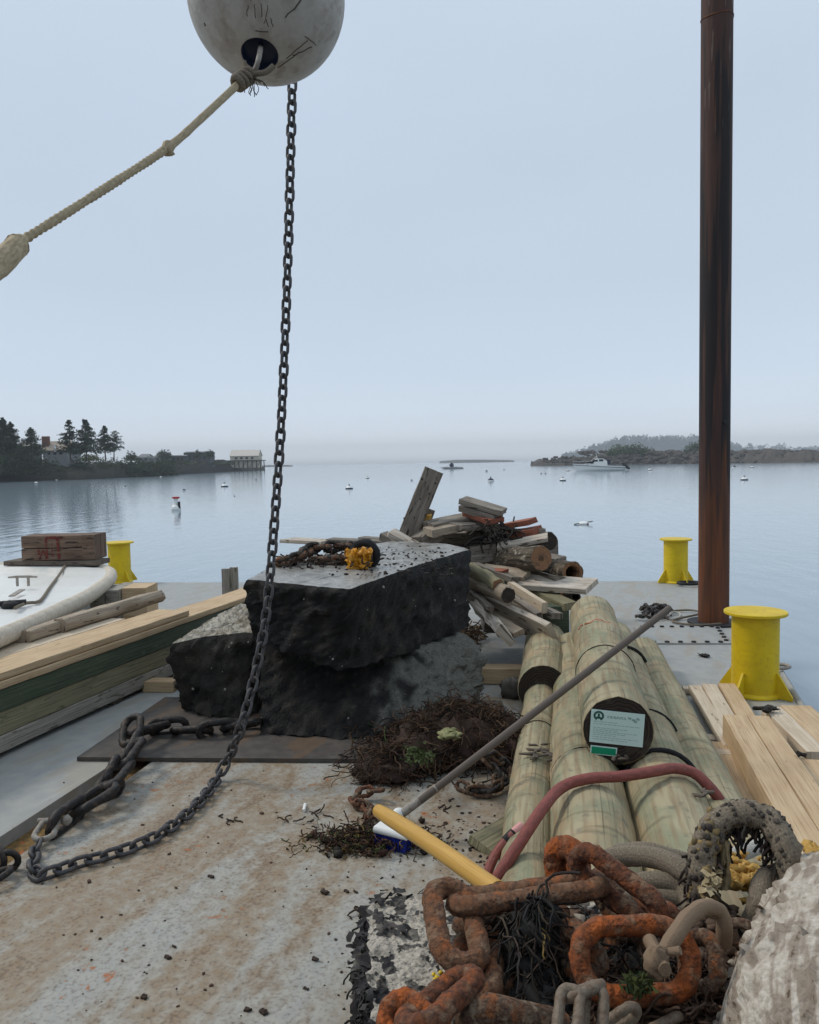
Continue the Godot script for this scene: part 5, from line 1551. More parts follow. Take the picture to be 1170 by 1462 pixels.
func make_weed() -> void:
	var reds := [Color(0.052, 0.026, 0.016), Color(0.080, 0.042, 0.024), Color(0.034, 0.021, 0.015), Color(0.022, 0.017, 0.013), Color(0.095, 0.056, 0.030)]
	# the big heap
	var c := G(632, 1080)
	var t := thing("weed_heap", "big heap of red brown seaweed torn off with its chain, right of the black stones", "seaweed", c)
	var core := MB.new(); core.colored = true
	for q in [[610, 1088, 0.22, 0.13], [650, 1082, 0.26, 0.17], [700, 1078, 0.22, 0.14], [560, 1105, 0.20, 0.07], [650, 1066, 0.20, 0.15]]:
		lump(core, G(q[0], q[1]) + Vector3(0, q[3] * 0.45, 0), Vector3(q[2], q[3], q[2] * 0.8), 0.35, Color(0.045, 0.026, 0.018), 12, 22)
	part(t, "matted_core", core, M.weed)
	var st := MB.new(); st.colored = true
	for i in 6500:
		var q: Vector3 = core.v[rng.randi() % core.v.size()]
		if q.y < 0.0: continue
		strand(st, q + Vector3(rng.randfn(), rng.randfn() + 0.8, rng.randfn()) * 0.018, rng.randf_range(0.05, 0.17), rng.randf_range(0.001, 0.0032), reds[rng.randi() % reds.size()] * rng.randf_range(0.8, 1.5), 0.0, 0.7)
	var hgt := func(px: float, py: float) -> float:
		return 0.0
	for i in 1800:
		var u := rng.randfn() * 0.22; var v := rng.randfn() * 0.17
		var e := clampf(1.0 - (u * u / 0.42 + v * v / 0.22), 0.0, 1.0)
		var p := c + Vector3(u + 0.03, 0, v - 0.05)
		p.y = 0.01 + 0.28 * e * rng.randf_range(0.55, 1.0) * clampf(0.75 + u * 0.5 - v * 0.7, 0.3, 1.15)
		var col: Color = reds[rng.randi() % reds.size()]
		if rng.randf() < 0.03: col = Color(0.05, 0.075, 0.02)
		strand(st, p, rng.randf_range(0.05, 0.16), rng.randf_range(0.0015, 0.005), col)
	part(t, "weed_strand", st, M.weed, "stuff")
	var gr := MB.new(); gr.colored = true
	for i in 240: leaf_tri(gr, G(598 + rng.randfn() * 9, 1078 + rng.randfn() * 7, 0.20 + rng.randf() * 0.03), 0.014, Color(0.035, 0.055, 0.016).lerp(Color(0.07, 0.09, 0.025), rng.randf()))
	part(t, "green_weed", gr, M.weed, "stuff")
	var pale := MB.new(); pale.colored = true
	var pc := G(643, 1046, 0.30)
	for i in 7: lump(pale, pc + Vector3(rng.randfn() * 0.022, rng.randfn() * 0.008, rng.randfn() * 0.022), Vector3(0.035, 0.012, 0.028), 0.8, Color(0.15, 0.15, 0.05).lerp(Color(0.28, 0.27, 0.13), rng.randf()), 7, 12)
	part(t, "pale_frond", pale, M.weed)
	# small rusty chain in the weed
	var rc := thing("rusty_chain", "small rusty chain tangled in the right side of the seaweed heap", "chain", G(690, 1120))
	var lk := link_shape(0.10, 0.062, 0.020, 0.003, 40.0).mesh()
	chain(rc, smooth([G(655, 1120, 0.03), G(690, 1132, 0.03), G(712, 1120, 0.05), G(706, 1098, 0.10), G(690, 1085, 0.14), G(700, 1075, 0.17), G(722, 1092, 0.10), G(730, 1110, 0.05), G(700, 1126, 0.04), G(664, 1128, 0.04)], 0.02), [lk], 0.062, [M.rust_muddy, M.chain_dark], 0.2, 0.5)
	var rc2 := thing("rusty_chain", "end of small rusty chain on deck left of the yellow handle", "chain", G(520, 1150))
	chain(rc2, smooth([G(545, 1128, 0.06), G(520, 1130, 0.04), G(505, 1138, 0.03), G(512, 1150, 0.03), G(530, 1152, 0.03), G(526, 1166, 0.03), G(540, 1160, 0.03)], 0.02), [lk], 0.062, [M.rust_muddy, M.rust], 0.2, 0.5)
	# the small heap in front
	var c2 := G(530, 1203)
	var t2 := thing("weed_heap", "small flat heap of brown and green seaweed in front of the yellow handle", "seaweed", c2)
	st = MB.new(); st.colored = true
	for i in 1100:
		var u := rng.randfn() * 0.12; var v := rng.randfn() * 0.06
		var p := c2 + Vector3(u, 0.008 + rng.randf() * 0.05 * exp(-u * u * 18.0), v - u * -0.05)
		var col: Color = reds[rng.randi() % reds.size()] * 1.3
		if rng.randf() < 0.12: col = Color(0.055, 0.075, 0.022)
		if rng.randf() < 0.08: col = Color(0.20, 0.14, 0.04)
		strand(st, p, rng.randf_range(0.02, 0.07), rng.randf_range(0.0015, 0.004), col)
	for i in 60: lump(st, c2 + Vector3(rng.randfn() * 0.13, 0.012, rng.randfn() * 0.06), Vector3(0.02, 0.015, 0.02), 0.6, reds[rng.randi() % 4], 4, 6)
	part(t2, "weed_strand", st, M.weed, "stuff")
	# single scraps on deck
	var sc := MB.new(); sc.colored = true
	for i in 110:
		var px := rng.randf_range(60, 640); var py := rng.randf_range(1090, 1460)
		if px > 500 and py > 1260: continue
		var r := rng.randf_range(0.002, 0.005) * (1.7 if rng.randf() < 0.12 else 1.0)
		lump(sc, G(px, py, r * 0.4), Vector3(r * 1.4, r * 0.7, r), 0.6, Color(0.05, 0.035, 0.025).lerp(Color(0.10, 0.05, 0.03), rng.randf()), 4, 6)
	for i in 300:
		var px := rng.randfn() * 62 + 645; var py := rng.randfn() * 24 + 1190
		var r := 0.0018 + 0.007 * pow(rng.randf(), 2.5)
		lump(sc, G(px, py, r * 0.4), Vector3(r * 1.6, r * 0.6, r), 0.6, Color(0.03, 0.022, 0.018).lerp(Color(0.08, 0.045, 0.03), rng.randf()), 3, 5)
	for q in [[462, 1272, 0.018], [493, 1271, 0.01], [506, 1272, 0.008], [300, 1250, 0.012], [238, 1365, 0.012], [204, 1422, 0.013], [247, 1350, 0.008], [435, 1410, 0.008], [448, 1368, 0.012], [375, 1443, 0.014], [352, 1440, 0.012], [545, 1300, 0.012]]:
		for k in 3: lump(sc, G(q[0] + k * 2, q[1] + k, q[2] * 0.4), Vector3(q[2] * 0.7, q[2] * 0.35, q[2] * 0.55), 0.6, Color(0.045, 0.028, 0.02), 5, 7)
	for q in [[455, 1165], [420, 1172], [330, 1172], [640, 1150], [600, 1300], [700, 1205], [520, 1300]]:
		for k in 4: strand(sc, G(q[0] + rng.randfn() * 8, q[1] + rng.randfn() * 3, 0.006), 0.08, 0.0035, Color(0.05, 0.035, 0.025))
	solo("deck_crumbs", sc, M.weed, "crumbs of mud and dried weed scattered over the worn deck", "debris", "", "stuff")
	var wb := MB.new()
	plank(wb, G(434, 1157, 0.012), G(436, 1148, 0.014), 0.014, 0.012)
	solo("white_stub", wb, M.white, "tiny white stub lying on the worn deck left of the small weed heap", "scrap")

func make_tools() -> void:
	# deck brush
	var t := thing("deck_brush", "long handled deck brush lying across the pilings, blue bristles on deck", "brush", G(560, 1185))
	var p0 := G(572, 1163, 0.10); var p1 := G(600, 1143, 0.17); var p2 := D(957, 868, 3.95)
	# rest it on the top log
	var hd := MB.new()
	tube(hd, PackedVector3Array([p1, p1.lerp(p2, 0.3), p1.lerp(p2, 0.6), p2]), [0.017, 0.018, 0.018, 0.017], 12)
	part(t, "handle", hd, mat("handle_grey", rgb(98, 88, 80), 0.55))
	var fe := MB.new(); tube(fe, PackedVector3Array([p0, p1 + (p2 - p1) * 0.06]), 0.0195, 12)
	part(t, "ferrule", fe, M.galvanised)
	var bx := (G(585, 1190) - G(543, 1180)).normalized(); bx.y = 0
	var cb := G(562, 1186, 0.075)
	var bs := Basis(bx, Vector3.UP, bx.cross(Vector3.UP))
	var blk := MB.new(); box(blk, cb, Vector3(0.16, 0.03, 0.075), bs, 0.008)
	lump(blk, p0 - Vector3(0.01, 0.0, 0.0), Vector3(0.045, 0.03, 0.03), 0.1, Color.WHITE, 6, 10)
	part(t, "brush_block", blk, M.white)
	var br := MB.new()
	for i in 16:
		for j in 6:
			var q := cb + bs * Vector3(-0.072 + 0.0096 * i, -0.015, -0.028 + 0.0112 * j)
			tube(br, PackedVector3Array([q, q + Vector3(rng.randfn() * 0.004, -0.056, rng.randfn() * 0.004)]), [0.0042, 0.0058], 5)
	part(t, "bristles", br, M.blue_plastic, "stuff")
	# yellow handle
	var y0 := G(541, 1158, 0.46); var y1 := G(700, 1265, 0.56)
	var th := thing("tool_handle", "yellow wooden tool handle sticking up out of the rusty chain heap", "handle", y1)
	var yb := MB.new()
	y1 = y1 + (y1 - y0) * 0.05
	var yp := PackedVector3Array(); var yr := []
	for i in 9:
		var u := i / 8.0
		yp.push_back(y0.lerp(y1, u) + Vector3.UP * 0.006 * sin(u * PI)); yr.push_back(0.0255 if i > 0 else 0.0225)
	tube(yb, yp, yr, 18, false, true, 0.0015, 12.0)
	part(th, "shaft", yb, M.yellow_wood)
	var ye := MB.new(); disc(ye, y0 - (y1 - y0).normalized() * 0.001, y0 - y1, 0.0222, 18)
	part(th, "butt_end", ye, mat("butt", rgb(214, 180, 110), 0.7))
	var kn := MB.new(); lump(kn, y0 - (y1 - y0).normalized() * 0.0015 + Vector3(0, -0.003, 0), Vector3(0.003, 0.003, 0.003), 0.2, Color.WHITE, 4, 6)
	part(th, "pith_mark", kn, M.dark_wood)
	# red hose
	var hs := thing("red_hose", "faded red rubber hose looped over the pilings and down behind the rusty chain", "hose", G(720, 1230))
	var hp := smooth([G(704, 1266, 0.12), G(720, 1238, 0.19), G(748, 1195, 0.265), G(776, 1153, 0.32), G(803, 1124, 0.345), G(838, 1112, 0.365), G(890, 1108, 0.37), G(935, 1101, 0.375), G(962, 1097, 0.372), G(990, 1103, 0.35), G(1010, 1120, 0.31), G(1028, 1142, 0.25), G(1040, 1170, 0.15)], 0.02)
	var hm := MB.new(); tube(hm, hp, 0.0225, 14, false, true, 0.001, 8.0)
	part(hs, "hose_wall", hm, M.hose)
	var h2 := MB.new()
	tube(h2, smooth([G(700, 1262, 0.05), G(697, 1246, 0.08), G(708, 1220, 0.13), G(722, 1202, 0.17), G(733, 1191, 0.195)], 0.015), 0.019, 12)
	part(hs, "hose_tail", h2, M.hose)
	var tp := MB.new(); tube(tp, PackedVector3Array([G(722, 1202, 0.17), G(735, 1189, 0.197)]), 0.0215, 12)
	part(hs, "tape_wrap", tp, M.rubber)
	var pk := MB.new(); tube(pk, PackedVector3Array([G(734, 1190, 0.196), G(746, 1179, 0.215)]), [0.0205, 0.0185], 12)
	part(hs, "pink_tip", pk, M.pink)
	var w2 := MB.new(); tube(w2, smooth([G(712, 1240, 0.10), G(724, 1222, 0.13), G(738, 1196, 0.19)], 0.02), 0.009, 8)
	part(hs, "inner_core", w2, mat("olive", rgb(118, 106, 76), 0.8))

func make_front() -> void:
	# the pale block under the chain heap
	var top := 0.40
	var hi := [G(520, 1296, top), G(556, 1277, top), G(690, 1262, top), G(900, 1266, top), G(1040, 1310, top), G(1090, 1560, top), G(800, 1640, top), G(512, 1560, top)]
	var lo := []
	for p in hi:
		lo.push_back(Vector3(p.x, 0.005, p.z) + Vector3(p.x - 0.25, 0, p.z + 1.9).normalized() * 0.02)
	var s := MB.new(); var tp := MB.new()
	var skin := func(p: Vector3) -> Color:
		var a := hash_noise(p, 7.0); var b := hash_noise(p + Vector3(4, 1, 2), 24.0)
		var c := Color(0.44, 0.42, 0.38).lerp(Color(0.26, 0.24, 0.21), ss(-0.2, 0.5, b))
		return c.lerp(Color(0.024, 0.023, 0.025), ss(0.04, 0.12, a + b * 0.5 + 0.35 * hash_noise(p, 60.0)))
	var skin_side := func(p: Vector3) -> Color:
		var a := hash_noise(p, 9.0)
		return Color(0.020, 0.019, 0.021).lerp(Color(0.20, 0.19, 0.17), ss(0.35, 0.6, a))
	stone(s, tp, ccw(lo), ccw(hi), 24, 0.014, 0.045, 0.02, skin_side, skin, 0.014, 46)
	var t := thing("pale_block", "pale block with peeling black skin under the rusty chain heap", "block", G(700, 1400))
	part(t, "side", s, M.stone); tp.colored = false; part(t, "top_face", tp, M.block_skin)
	var fl := MB.new(); fl.colored = true
	for i in 110:
		var u := rng.randf()
		var e := int(u * 3.0)
		var p: Vector3 = hi[0].lerp(hi[7], rng.randf()) if rng.randf() < 0.6 else hi[0].lerp(hi[1], rng.randf()) if rng.randf() < 0.4 else hi[1].lerp(hi[2], rng.randf())
		p += Vector3(rng.randfn() * 0.02 + 0.015, rng.randf_range(-0.02, 0.008), rng.randfn() * 0.02)
		flake(fl, p, rng.randf_range(0.010, 0.026), Color(0.018, 0.017, 0.019).lerp(Color(0.05, 0.046, 0.044), rng.randf()))
	for i in 70:
		var p := G(rng.randf_range(530, 660), rng.randf_range(1285, 1450), top + 0.01)
		if hash_noise(p, 7.0) + hash_noise(p + Vector3(4, 1, 2), 24.0) * 0.35 < 0.05: continue
		flake(fl, p, rng.randf_range(0.008, 0.02), Color(0.02, 0.02, 0.022).lerp(Color(0.06, 0.055, 0.052), rng.randf()))
	for i in 320:
		var u := rng.randf()
		var p: Vector3 = hi[0].lerp(hi[7], u) if rng.randf() < 0.65 else hi[0].lerp(hi[1], u) if rng.randf() < 0.4 else hi[1].lerp(hi[2], u)
		p += Vector3(rng.randfn() * 0.012 + 0.012, rng.randf_range(-0.3, 0.0) * rng.randf(), rng.randfn() * 0.012)
		strand(fl, p, rng.randf_range(0.02, 0.07), rng.randf_range(0.0015, 0.004), Color(0.016, 0.015, 0.017).lerp(Color(0.05, 0.046, 0.044), rng.randf()), 0.02, 2.2)
	part(t, "peeling_skin", fl, M.weed, "stuff")
	var ys := MB.new()
	for i in 10: lump(ys, G(626 + rng.randfn() * 3, 1388 + i * 3.4, top + 0.012), Vector3(0.006, 0.003, 0.008), 0.5, Color.WHITE, 4, 6)
	part(t, "yellow_streak", ys, M.yellow_paint, "stuff")

	# big rusty chain
	var c := thing("heavy_chain", "heap of massive rust orange mooring chain in the foreground", "chain", G(760, 1320, 0.4))
	# ends of the bar's centre line in the picture with their heights, the way it is turned, width and bar in pixels
	var L := [
		[640, 1268, 0.60, 662, 1376, 0.54, Vector3(0.62, 0.05, -0.8), 92, 34, "rust_grey"],
		[650, 1291, 0.575, 858, 1262, 0.605, Vector3(0.1, 0.35, 0.94), 100, 32, "rust_grey"],
		[826, 1224, 0.66, 940, 1312, 0.575, Vector3(0.50, 0.55, 0.55), 78, 31, "rust"],
		[808, 1210, 0.575, 812, 1262, 0.48, Vector3(0.75, 0.1, 0.66), 76, 38, "rust_bright"],
		[828, 1372, 0.56, 986, 1368, 0.555, Vector3(-0.05, 0.75, -0.5), 122, 33, "rust_bright"],
		[806, 1332, 0.56, 848, 1390, 0.51, Vector3(0.7, 0.5, 0.3), 76, 36, "rust_muddy"],
		[684, 1336, 0.505, 676, 1428, 0.485, Vector3(1, 0.25, 0.1), 84, 33, "rust_grey"],
		[670, 1394, 0.56, 586, 1466, 0.55, Vector3(0.5, 0.35, 0.8), 84, 36, "rust"],
		[557, 1440, 0.53, 630, 1500, 0.51, Vector3(0.6, 0.7, -0.5), 84, 35, "rust_bright"],
		[1000, 1338, 0.545, 1004, 1412, 0.48, Vector3(0.6, 0.0, 0.8), 74, 27, "rust_muddy"],
		[852, 1252, 0.56, 896, 1312, 0.49, Vector3(0.5, 0.2, 0.8), 70, 27, "rust_muddy"],
		[660, 1320, 0.48, 740, 1302, 0.50, Vector3(0.3, 0.5, 0.8), 90, 32, "rust_muddy"],
		[880, 1340, 0.47, 925, 1385, 0.44, Vector3(0.9, 0.2, 0.3), 84, 32, "rust_muddy"],
		[900, 1292, 0.50, 950, 1300, 0.46, Vector3(0.1, 0.3, 0.9), 80, 30, "rust"],
		[740, 1350, 0.44, 790, 1300, 0.46, Vector3(0.6, 0.4, 0.6), 84, 32, "rust"],
		[700, 1430, 0.44, 760, 1400, 0.43, Vector3(0.2, 0.9, 0.2), 80, 32, "rust_muddy"],
	]
	for e in L:
		var pa := G(e[0], e[1], e[2]); var pb := G(e[3], e[4], e[5])
		var k := pxm((pa + pb) * 0.5)
		oval(c, "link", pa, pb, e[6], e[7] * k * 0.95, e[8] * k * 0.88, M[e[9]], 0.0045, 36.0)
	# pale crust on the link at the left
	# dark iron bar at the bottom
	var ib := MB.new()
	tube(ib, smooth([G(664, 1480, 0.46), G(672, 1452, 0.52), G(700, 1440, 0.545), G(740, 1448, 0.53), G(778, 1458, 0.50), G(800, 1462, 0.48)], 0.02), 0.028, 12, false, true, 0.006, 24.0)
	solo("iron_bar", ib, M.rust_muddy, "bent dark iron bar at the bottom of the frame in front of the chain", "bar")
	# black weed hanging over the middle of the heap
	var bw := thing("black_weed", "black matted weed draped over the middle of the rusty chain heap", "seaweed", G(760, 1390, 0.4))
	var core := MB.new(); core.colored = true
	for q in [[765, 1330, 0.55, 0.09, 0.10], [760, 1380, 0.48, 0.10, 0.12], [775, 1430, 0.44, 0.11, 0.10], [800, 1420, 0.42, 0.09, 0.09], [740, 1420, 0.43, 0.08, 0.08], [890, 1375, 0.43, 0.10, 0.05], [960, 1410, 0.42, 0.12, 0.05]]:
		lump(core, G(q[0], q[1], q[2]), Vector3(q[3], q[4], q[3]) * 0.72, 0.3, Color(0.013, 0.012, 0.014), 14, 20)
	part(bw, "matted_core", core, M.weed)
	var st := MB.new(); st.colored = true
	for i in 2200:
		var p: Vector3 = core.v[rng.randi() % core.v.size()] + Vector3(rng.randfn(), 0.4 + rng.randfn(), rng.randfn()) * 0.006
		if p.y < 0.42: continue
		strand(st, p, rng.randf_range(0.05, 0.2), rng.randf_range(0.0012, 0.0035), Color(0.014, 0.013, 0.014).lerp(Color(0.07, 0.05, 0.035), pow(rng.randf(), 2.0)), 0.4, 2.2)
	for i in 7: strand(st, G(770 + rng.randfn() * 3, 1322 + rng.randfn() * 4, 0.585), 0.07, 0.0022, Color(0.30, 0.20, 0.07), 0.45, 3.0)
	part(bw, "weed_strand", st, M.weed, "stuff")
	# litter of shells and weed under the chain
	var lt := MB.new(); lt.colored = true
	for i in 1500:
		var p := G(rng.randf_range(690, 1050), rng.randf_range(1300, 1470), 0.42 + rng.randf() * 0.03)
		var r := rng.randf_range(0.005, 0.018)
		var col := Color(0.06, 0.04, 0.03).lerp(Color(0.14, 0.09, 0.06), rng.randf())
		if rng.randf() < 0.08: col = Color(0.34, 0.30, 0.25)
		lump(lt, p, Vector3(r * 1.3, r * 0.7, r), 0.6, col, 4, 6)
	for i in 500: strand(lt, G(rng.randf_range(840, 1050), rng.randf_range(1380, 1465), 0.44 + rng.randf() * 0.03), 0.09, 0.003, Color(0.05, 0.032, 0.024).lerp(Color(0.13, 0.075, 0.05), rng.randf()), 0.42)
	solo("weed_litter", lt, M.weed, "brown litter of dead weed and shell bits under the rusty chain", "debris", "", "stuff")
	var gm := MB.new(); gm.colored = true
	for i in 260: leaf_tri(gm, G(912 + rng.randfn() * 9, 1407 + rng.randfn() * 7, 0.545 + rng.randf() * 0.02), 0.012, Color(0.015, 0.022, 0.012).lerp(Color(0.07, 0.085, 0.02), rng.randf()))
	solo("moss_tuft", gm, M.leaf, "dark green tuft of weed stuck on the lowest big chain link", "weed")
	# grey shackle
	var sh := thing("shackle", "weathered grey shackle hooked on the right end of the chain heap", "shackle", G(980, 1340, 0.5))
	var bow := MB.new()
	tube(bow, smooth([G(950, 1360, 0.61), G(964, 1336, 0.635), G(985, 1308, 0.65), G(1008, 1295, 0.65), G(1028, 1302, 0.63), G(1035, 1322, 0.60), G(1033, 1346, 0.55)], 0.012), 0.0178, 14, false, true, 0.002, 30.0)
	part(sh, "bow", bow, M.galvanised if false else mat("shackle_grey", rgb(128, 108, 88), 0.85, M.rust.normal_texture, 0.6, Vector3(5, 5, 5), true))
	var lug := MB.new()
	lump(lug, G(938, 1374, 0.60), Vector3(0.028, 0.032, 0.026), 0.35, Color.WHITE, 10, 14)
	tube(lug, PackedVector3Array([G(927, 1342, 0.60), G(950, 1386, 0.60)]), 0.015, 12, false, true, 0.004)
	tube(lug, PackedVector3Array([G(940, 1362, 0.61), G(972, 1357, 0.63)]), 0.009, 8)
	part(sh, "pin", lug, M.shackle_grey)
	# thin grey chain at the bottom
	var tc := thing("thin_chain", "pale grey thin chain at the bottom edge in front of the rusty links", "chain", G(830, 1440, 0.45))
	for e in [[G(816, 1412, 0.62), G(806, 1500, 0.57), Vector3(1, 0.2, -0.3)], [G(810, 1425, 0.605), G(856, 1406, 0.605), Vector3(0.3, 0.5, 0.7)], [G(850, 1410, 0.61), G(846, 1490, 0.55), Vector3(0.8, 0.1, 0.5)], [G(866, 1470, 0.50), G(908, 1440, 0.54), Vector3(0.2, 0.9, 0.2)], [G(930, 1470, 0.46), G(968, 1452, 0.47), Vector3(0.4, 0.6, 0.4)]]:
		oval(tc, "link", e[0], e[1], e[2], 0.058, 0.0215, M.thin_chain_grey, 0.0015, 40.0)
	# ropes
	var r1 := thing("old_rope", "thick weathered grey ropes bent in loops behind the rusty chain", "rope", G(930, 1250, 0.4))
	for q in [
		[[G(862, 1228, 0.46), G(900, 1222, 0.48), G(940, 1226, 0.50), G(975, 1243, 0.50), G(1000, 1268, 0.48), G(1010, 1300, 0.44)], 0.030],
		[[G(880, 1216, 0.45), G(925, 1213, 0.48), G(965, 1224, 0.47), G(1010, 1236, 0.45), G(1050, 1250, 0.44)], 0.022],
		[[G(905, 1262, 0.44), G(940, 1258, 0.46), G(975, 1270, 0.45), G(990, 1300, 0.43)], 0.028],
		[[G(920, 1292, 0.42), G(950, 1280, 0.43), G(990, 1288, 0.43)], 0.026],
	]:
		var mb := MB.new(); tube(mb, smooth(q[0], 0.015), q[1], 14, false, true, 0.003, 40.0)
		part(r1, "strand", mb, M.rope)
	var r2 := MB.new()
	tube(r2, smooth([G(1020, 1238, 0.42), G(1050, 1222, 0.44), G(1085, 1208, 0.45), G(1110, 1212, 0.44)], 0.015), 0.024, 12, false, true, 0.003, 30.0)
	solo("white_rope", r2, M.rope_white, "pale rope end seen through the fouled rope eye", "rope")
	# fouled rope eye
	var ey := thing("rope_eye", "rope eye crusted with growth standing up at the right of the chain heap", "rope", G(1070, 1290, 0.4))
	var eb := MB.new()
	var ep := smooth([G(1012, 1300, 0.44), G(1003, 1262, 0.52), G(1004, 1218, 0.59), G(1022, 1178, 0.65), G(1060, 1160, 0.68), G(1098, 1172, 0.67), G(1122, 1206, 0.63), G(1132, 1250, 0.56), G(1128, 1290, 0.49), G(1120, 1330, 0.42)], 0.012)
	tube(eb, ep, 0.034, 16, false, true, 0.012, 45.0)
	part(ey, "eye_rope", eb, M.rope)
	var gt := MB.new(); gt.colored = true
	for i in 900:
		var k := rng.randi() % ep.size()
		var u := float(k) / ep.size()
		var d := Vector3(rng.randfn(), rng.randfn(), rng.randfn()).normalized()
		if u > 0.6 and d.x > -0.1: continue
		var r := rng.randf_range(0.003, 0.009)
		var col := Color(0.03, 0.025, 0.022).lerp(Color(0.12, 0.10, 0.08), rng.randf())
		if u < 0.38: r *= 1.5
		if u < 0.38 and rng.randf() < 0.45: col = Color(0.30, 0.21, 0.09).lerp(Color(0.16, 0.12, 0.06), rng.randf())
		lump(gt, ep[k] + d * 0.032, Vector3(r, r, r), 0.35, col, 4, 6)
	for i in 260:
		var k := int(rng.randf_range(0.1, 0.8) * ep.size())
		strand(gt, ep[k] + Vector3(0, -0.03, 0), rng.randf_range(0.03, 0.10), 0.004, Color(0.02, 0.017, 0.016).lerp(Color(0.07, 0.05, 0.04), rng.randf()), 0.42, 2.0)
	part(ey, "growth", gt, M.weed, "stuff")
	var fl2 := MB.new(); fl2.colored = true
	for i in 60: flake(fl2, G(1014 + rng.randfn() * 8, 1240 + rng.randfn() * 26, 0.55 + rng.randfn() * 0.02), 0.016, Color(0.30, 0.22, 0.11).lerp(Color(0.42, 0.35, 0.22), rng.randf()))
	for i in 8: ribbon(fl2, smooth([G(1030 + i * 1.5, 1200, 0.62), G(1030 + i, 1230, 0.57), G(1026 + i * 2, 1270, 0.50)], 0.02), 0.016, i * 0.9, Color(0.34, 0.27, 0.16))
	part(ey, "torn_skin", fl2, M.weed, "stuff")
	# yellow sponge between the ropes
	var sp := MB.new()
	for i in 70: lump(sp, G(1062 + rng.randfn() * 17, 1252 + rng.randfn() * 14, 0.44 + rng.randf() * 0.04), Vector3(0.014, 0.012, 0.014) * rng.randf_range(0.5, 1.3), 0.7, Color.WHITE, 5, 8)
	for i in 14: lump(sp, G(1160 + rng.randfn() * 6, 1215 + rng.randfn() * 8, 0.42), Vector3(0.016, 0.012, 0.014), 0.7, Color.WHITE, 5, 8)
	solo("sponge_growth", sp, mat("sponge", rgb(188, 150, 82), 0.95, M.rust.normal_texture, 1.0, Vector3(8, 8, 8), true), "crumbly yellow sponge growth inside the fouled rope eye", "sponge", "", "stuff")
	var r3 := MB.new()
	tube(r3, smooth([G(1070, 1330, 0.42), G(1082, 1290, 0.50), G(1090, 1258, 0.53), G(1102, 1250, 0.53), G(1108, 1280, 0.50), G(1104, 1330, 0.42)], 0.012), 0.026, 14, false, true, 0.004, 50.0)
	solo("rope_bight", r3, M.rope, "grey braided rope bight standing inside the fouled eye", "rope")
	var th := MB.new(); var tpp := PackedVector3Array()
	var tcn := G(1062, 1334, 0.52)
	for k in 18: tpp.push_back(tcn + Vector3(0.032 * cos(TAU * k / 18), 0.026 * sin(TAU * k / 18), 0.02 * cos(TAU * k / 18)))
	tube(th, tpp, 0.0125, 9, true, false, 0.002, 40.0)
	solo("thimble_ring", th, M.rust_muddy, "small brown ring lying against the pale crusted drum", "ring")

	# crusted pale drum at the lower right
	var dr := thing("crusted_float", "big pale float crusted with peeling brown and white skin at the lower right corner", "float", G(1180, 1440, 0.2))
	var a := G(1256, 1300, 0.42); var b := G(1188, 1640, 0.45)
	var db := MB.new()
	var n := 110; var sides := 150
	var fr := frame_of(b - a, Vector3.UP)
	var Ld := a.distance_to(b)
	for i in n + 1:
		var u := float(i) / n
		for k in sides + 1:
			var an := TAU * (k % sides) / sides
			var d := fr.y * cos(an) + fr.z * sin(an)
			var R := 0.245 * sqrt(clampf(1.0 - pow(absf(u * 2.0 - 1.0), 5.0), 0.0, 1.0)) + 0.001
			var q := a + fr.x * Ld * u + d * 0.2
			var ridge := absf(nz.get_noise_3d(q.x * 5.0 + 7.0, q.y * 5.0, q.z * 3.0))
			R += 0.014 * (1.0 - smoothstep(0.0, 0.07, ridge)) - 0.010 * (1.0 - smoothstep(0.0, 0.025, absf(ridge - 0.10))) + 0.005 * hash_noise(q, 12.0) + 0.0022 * hash_noise(q, 50.0)
			db.vert(a + fr.x * Ld * u + d * R, Vector2(u * Ld, 1.5 * k / sides))
	for i in n:
		for k in sides: db.quad(i * (sides + 1) + k, i * (sides + 1) + k + 1, (i + 1) * (sides + 1) + k + 1, (i + 1) * (sides + 1) + k)
	part(dr, "shell", db, M.crust)
	var ps := MB.new(); ps.colored = true
	for i in 160:
		var v := db.v[rng.randi() % db.v.size()]
		if hash_noise(v, 9.0) < 0.1: continue
		flake(ps, v + Vector3.UP * 0.003, rng.randf_range(0.008, 0.028), Color(0.20, 0.16, 0.12).lerp(Color(0.46, 0.42, 0.36), rng.randf()))
	part(dr, "peeling_flake", ps, M.weed, "stuff")

func flake(mb: MB, p: Vector3, s: float, col: Color) -> void:      # a torn curled scrap with thickness
	var x := Vector3(rng.randfn(), rng.randfn() * 0.25, rng.randfn()).normalized()
	var y := x.cross(Vector3(rng.randfn() * 0.25, 1, rng.randfn() * 0.4)).normalized()
	var z := x.cross(y)
	var f := mb.v.size()
	for i in 4:
		for k in 3:
			var u := (i / 3.0 - 0.5) * s * 1.6; var w := (k / 2.0 - 0.5) * s * rng.randf_range(0.5, 1.2)
			mb.vert(p + x * u + y * w + z * (0.25 * s * sin(i * 1.4 + p.x * 90.0) + rng.randfn() * s * 0.08), Vector2.ZERO, col)
	for i in 3:
		for k in 2: mb.quad(f + i * 3 + k, f + i * 3 + k + 1, f + (i + 1) * 3 + k + 1, f + (i + 1) * 3 + k)

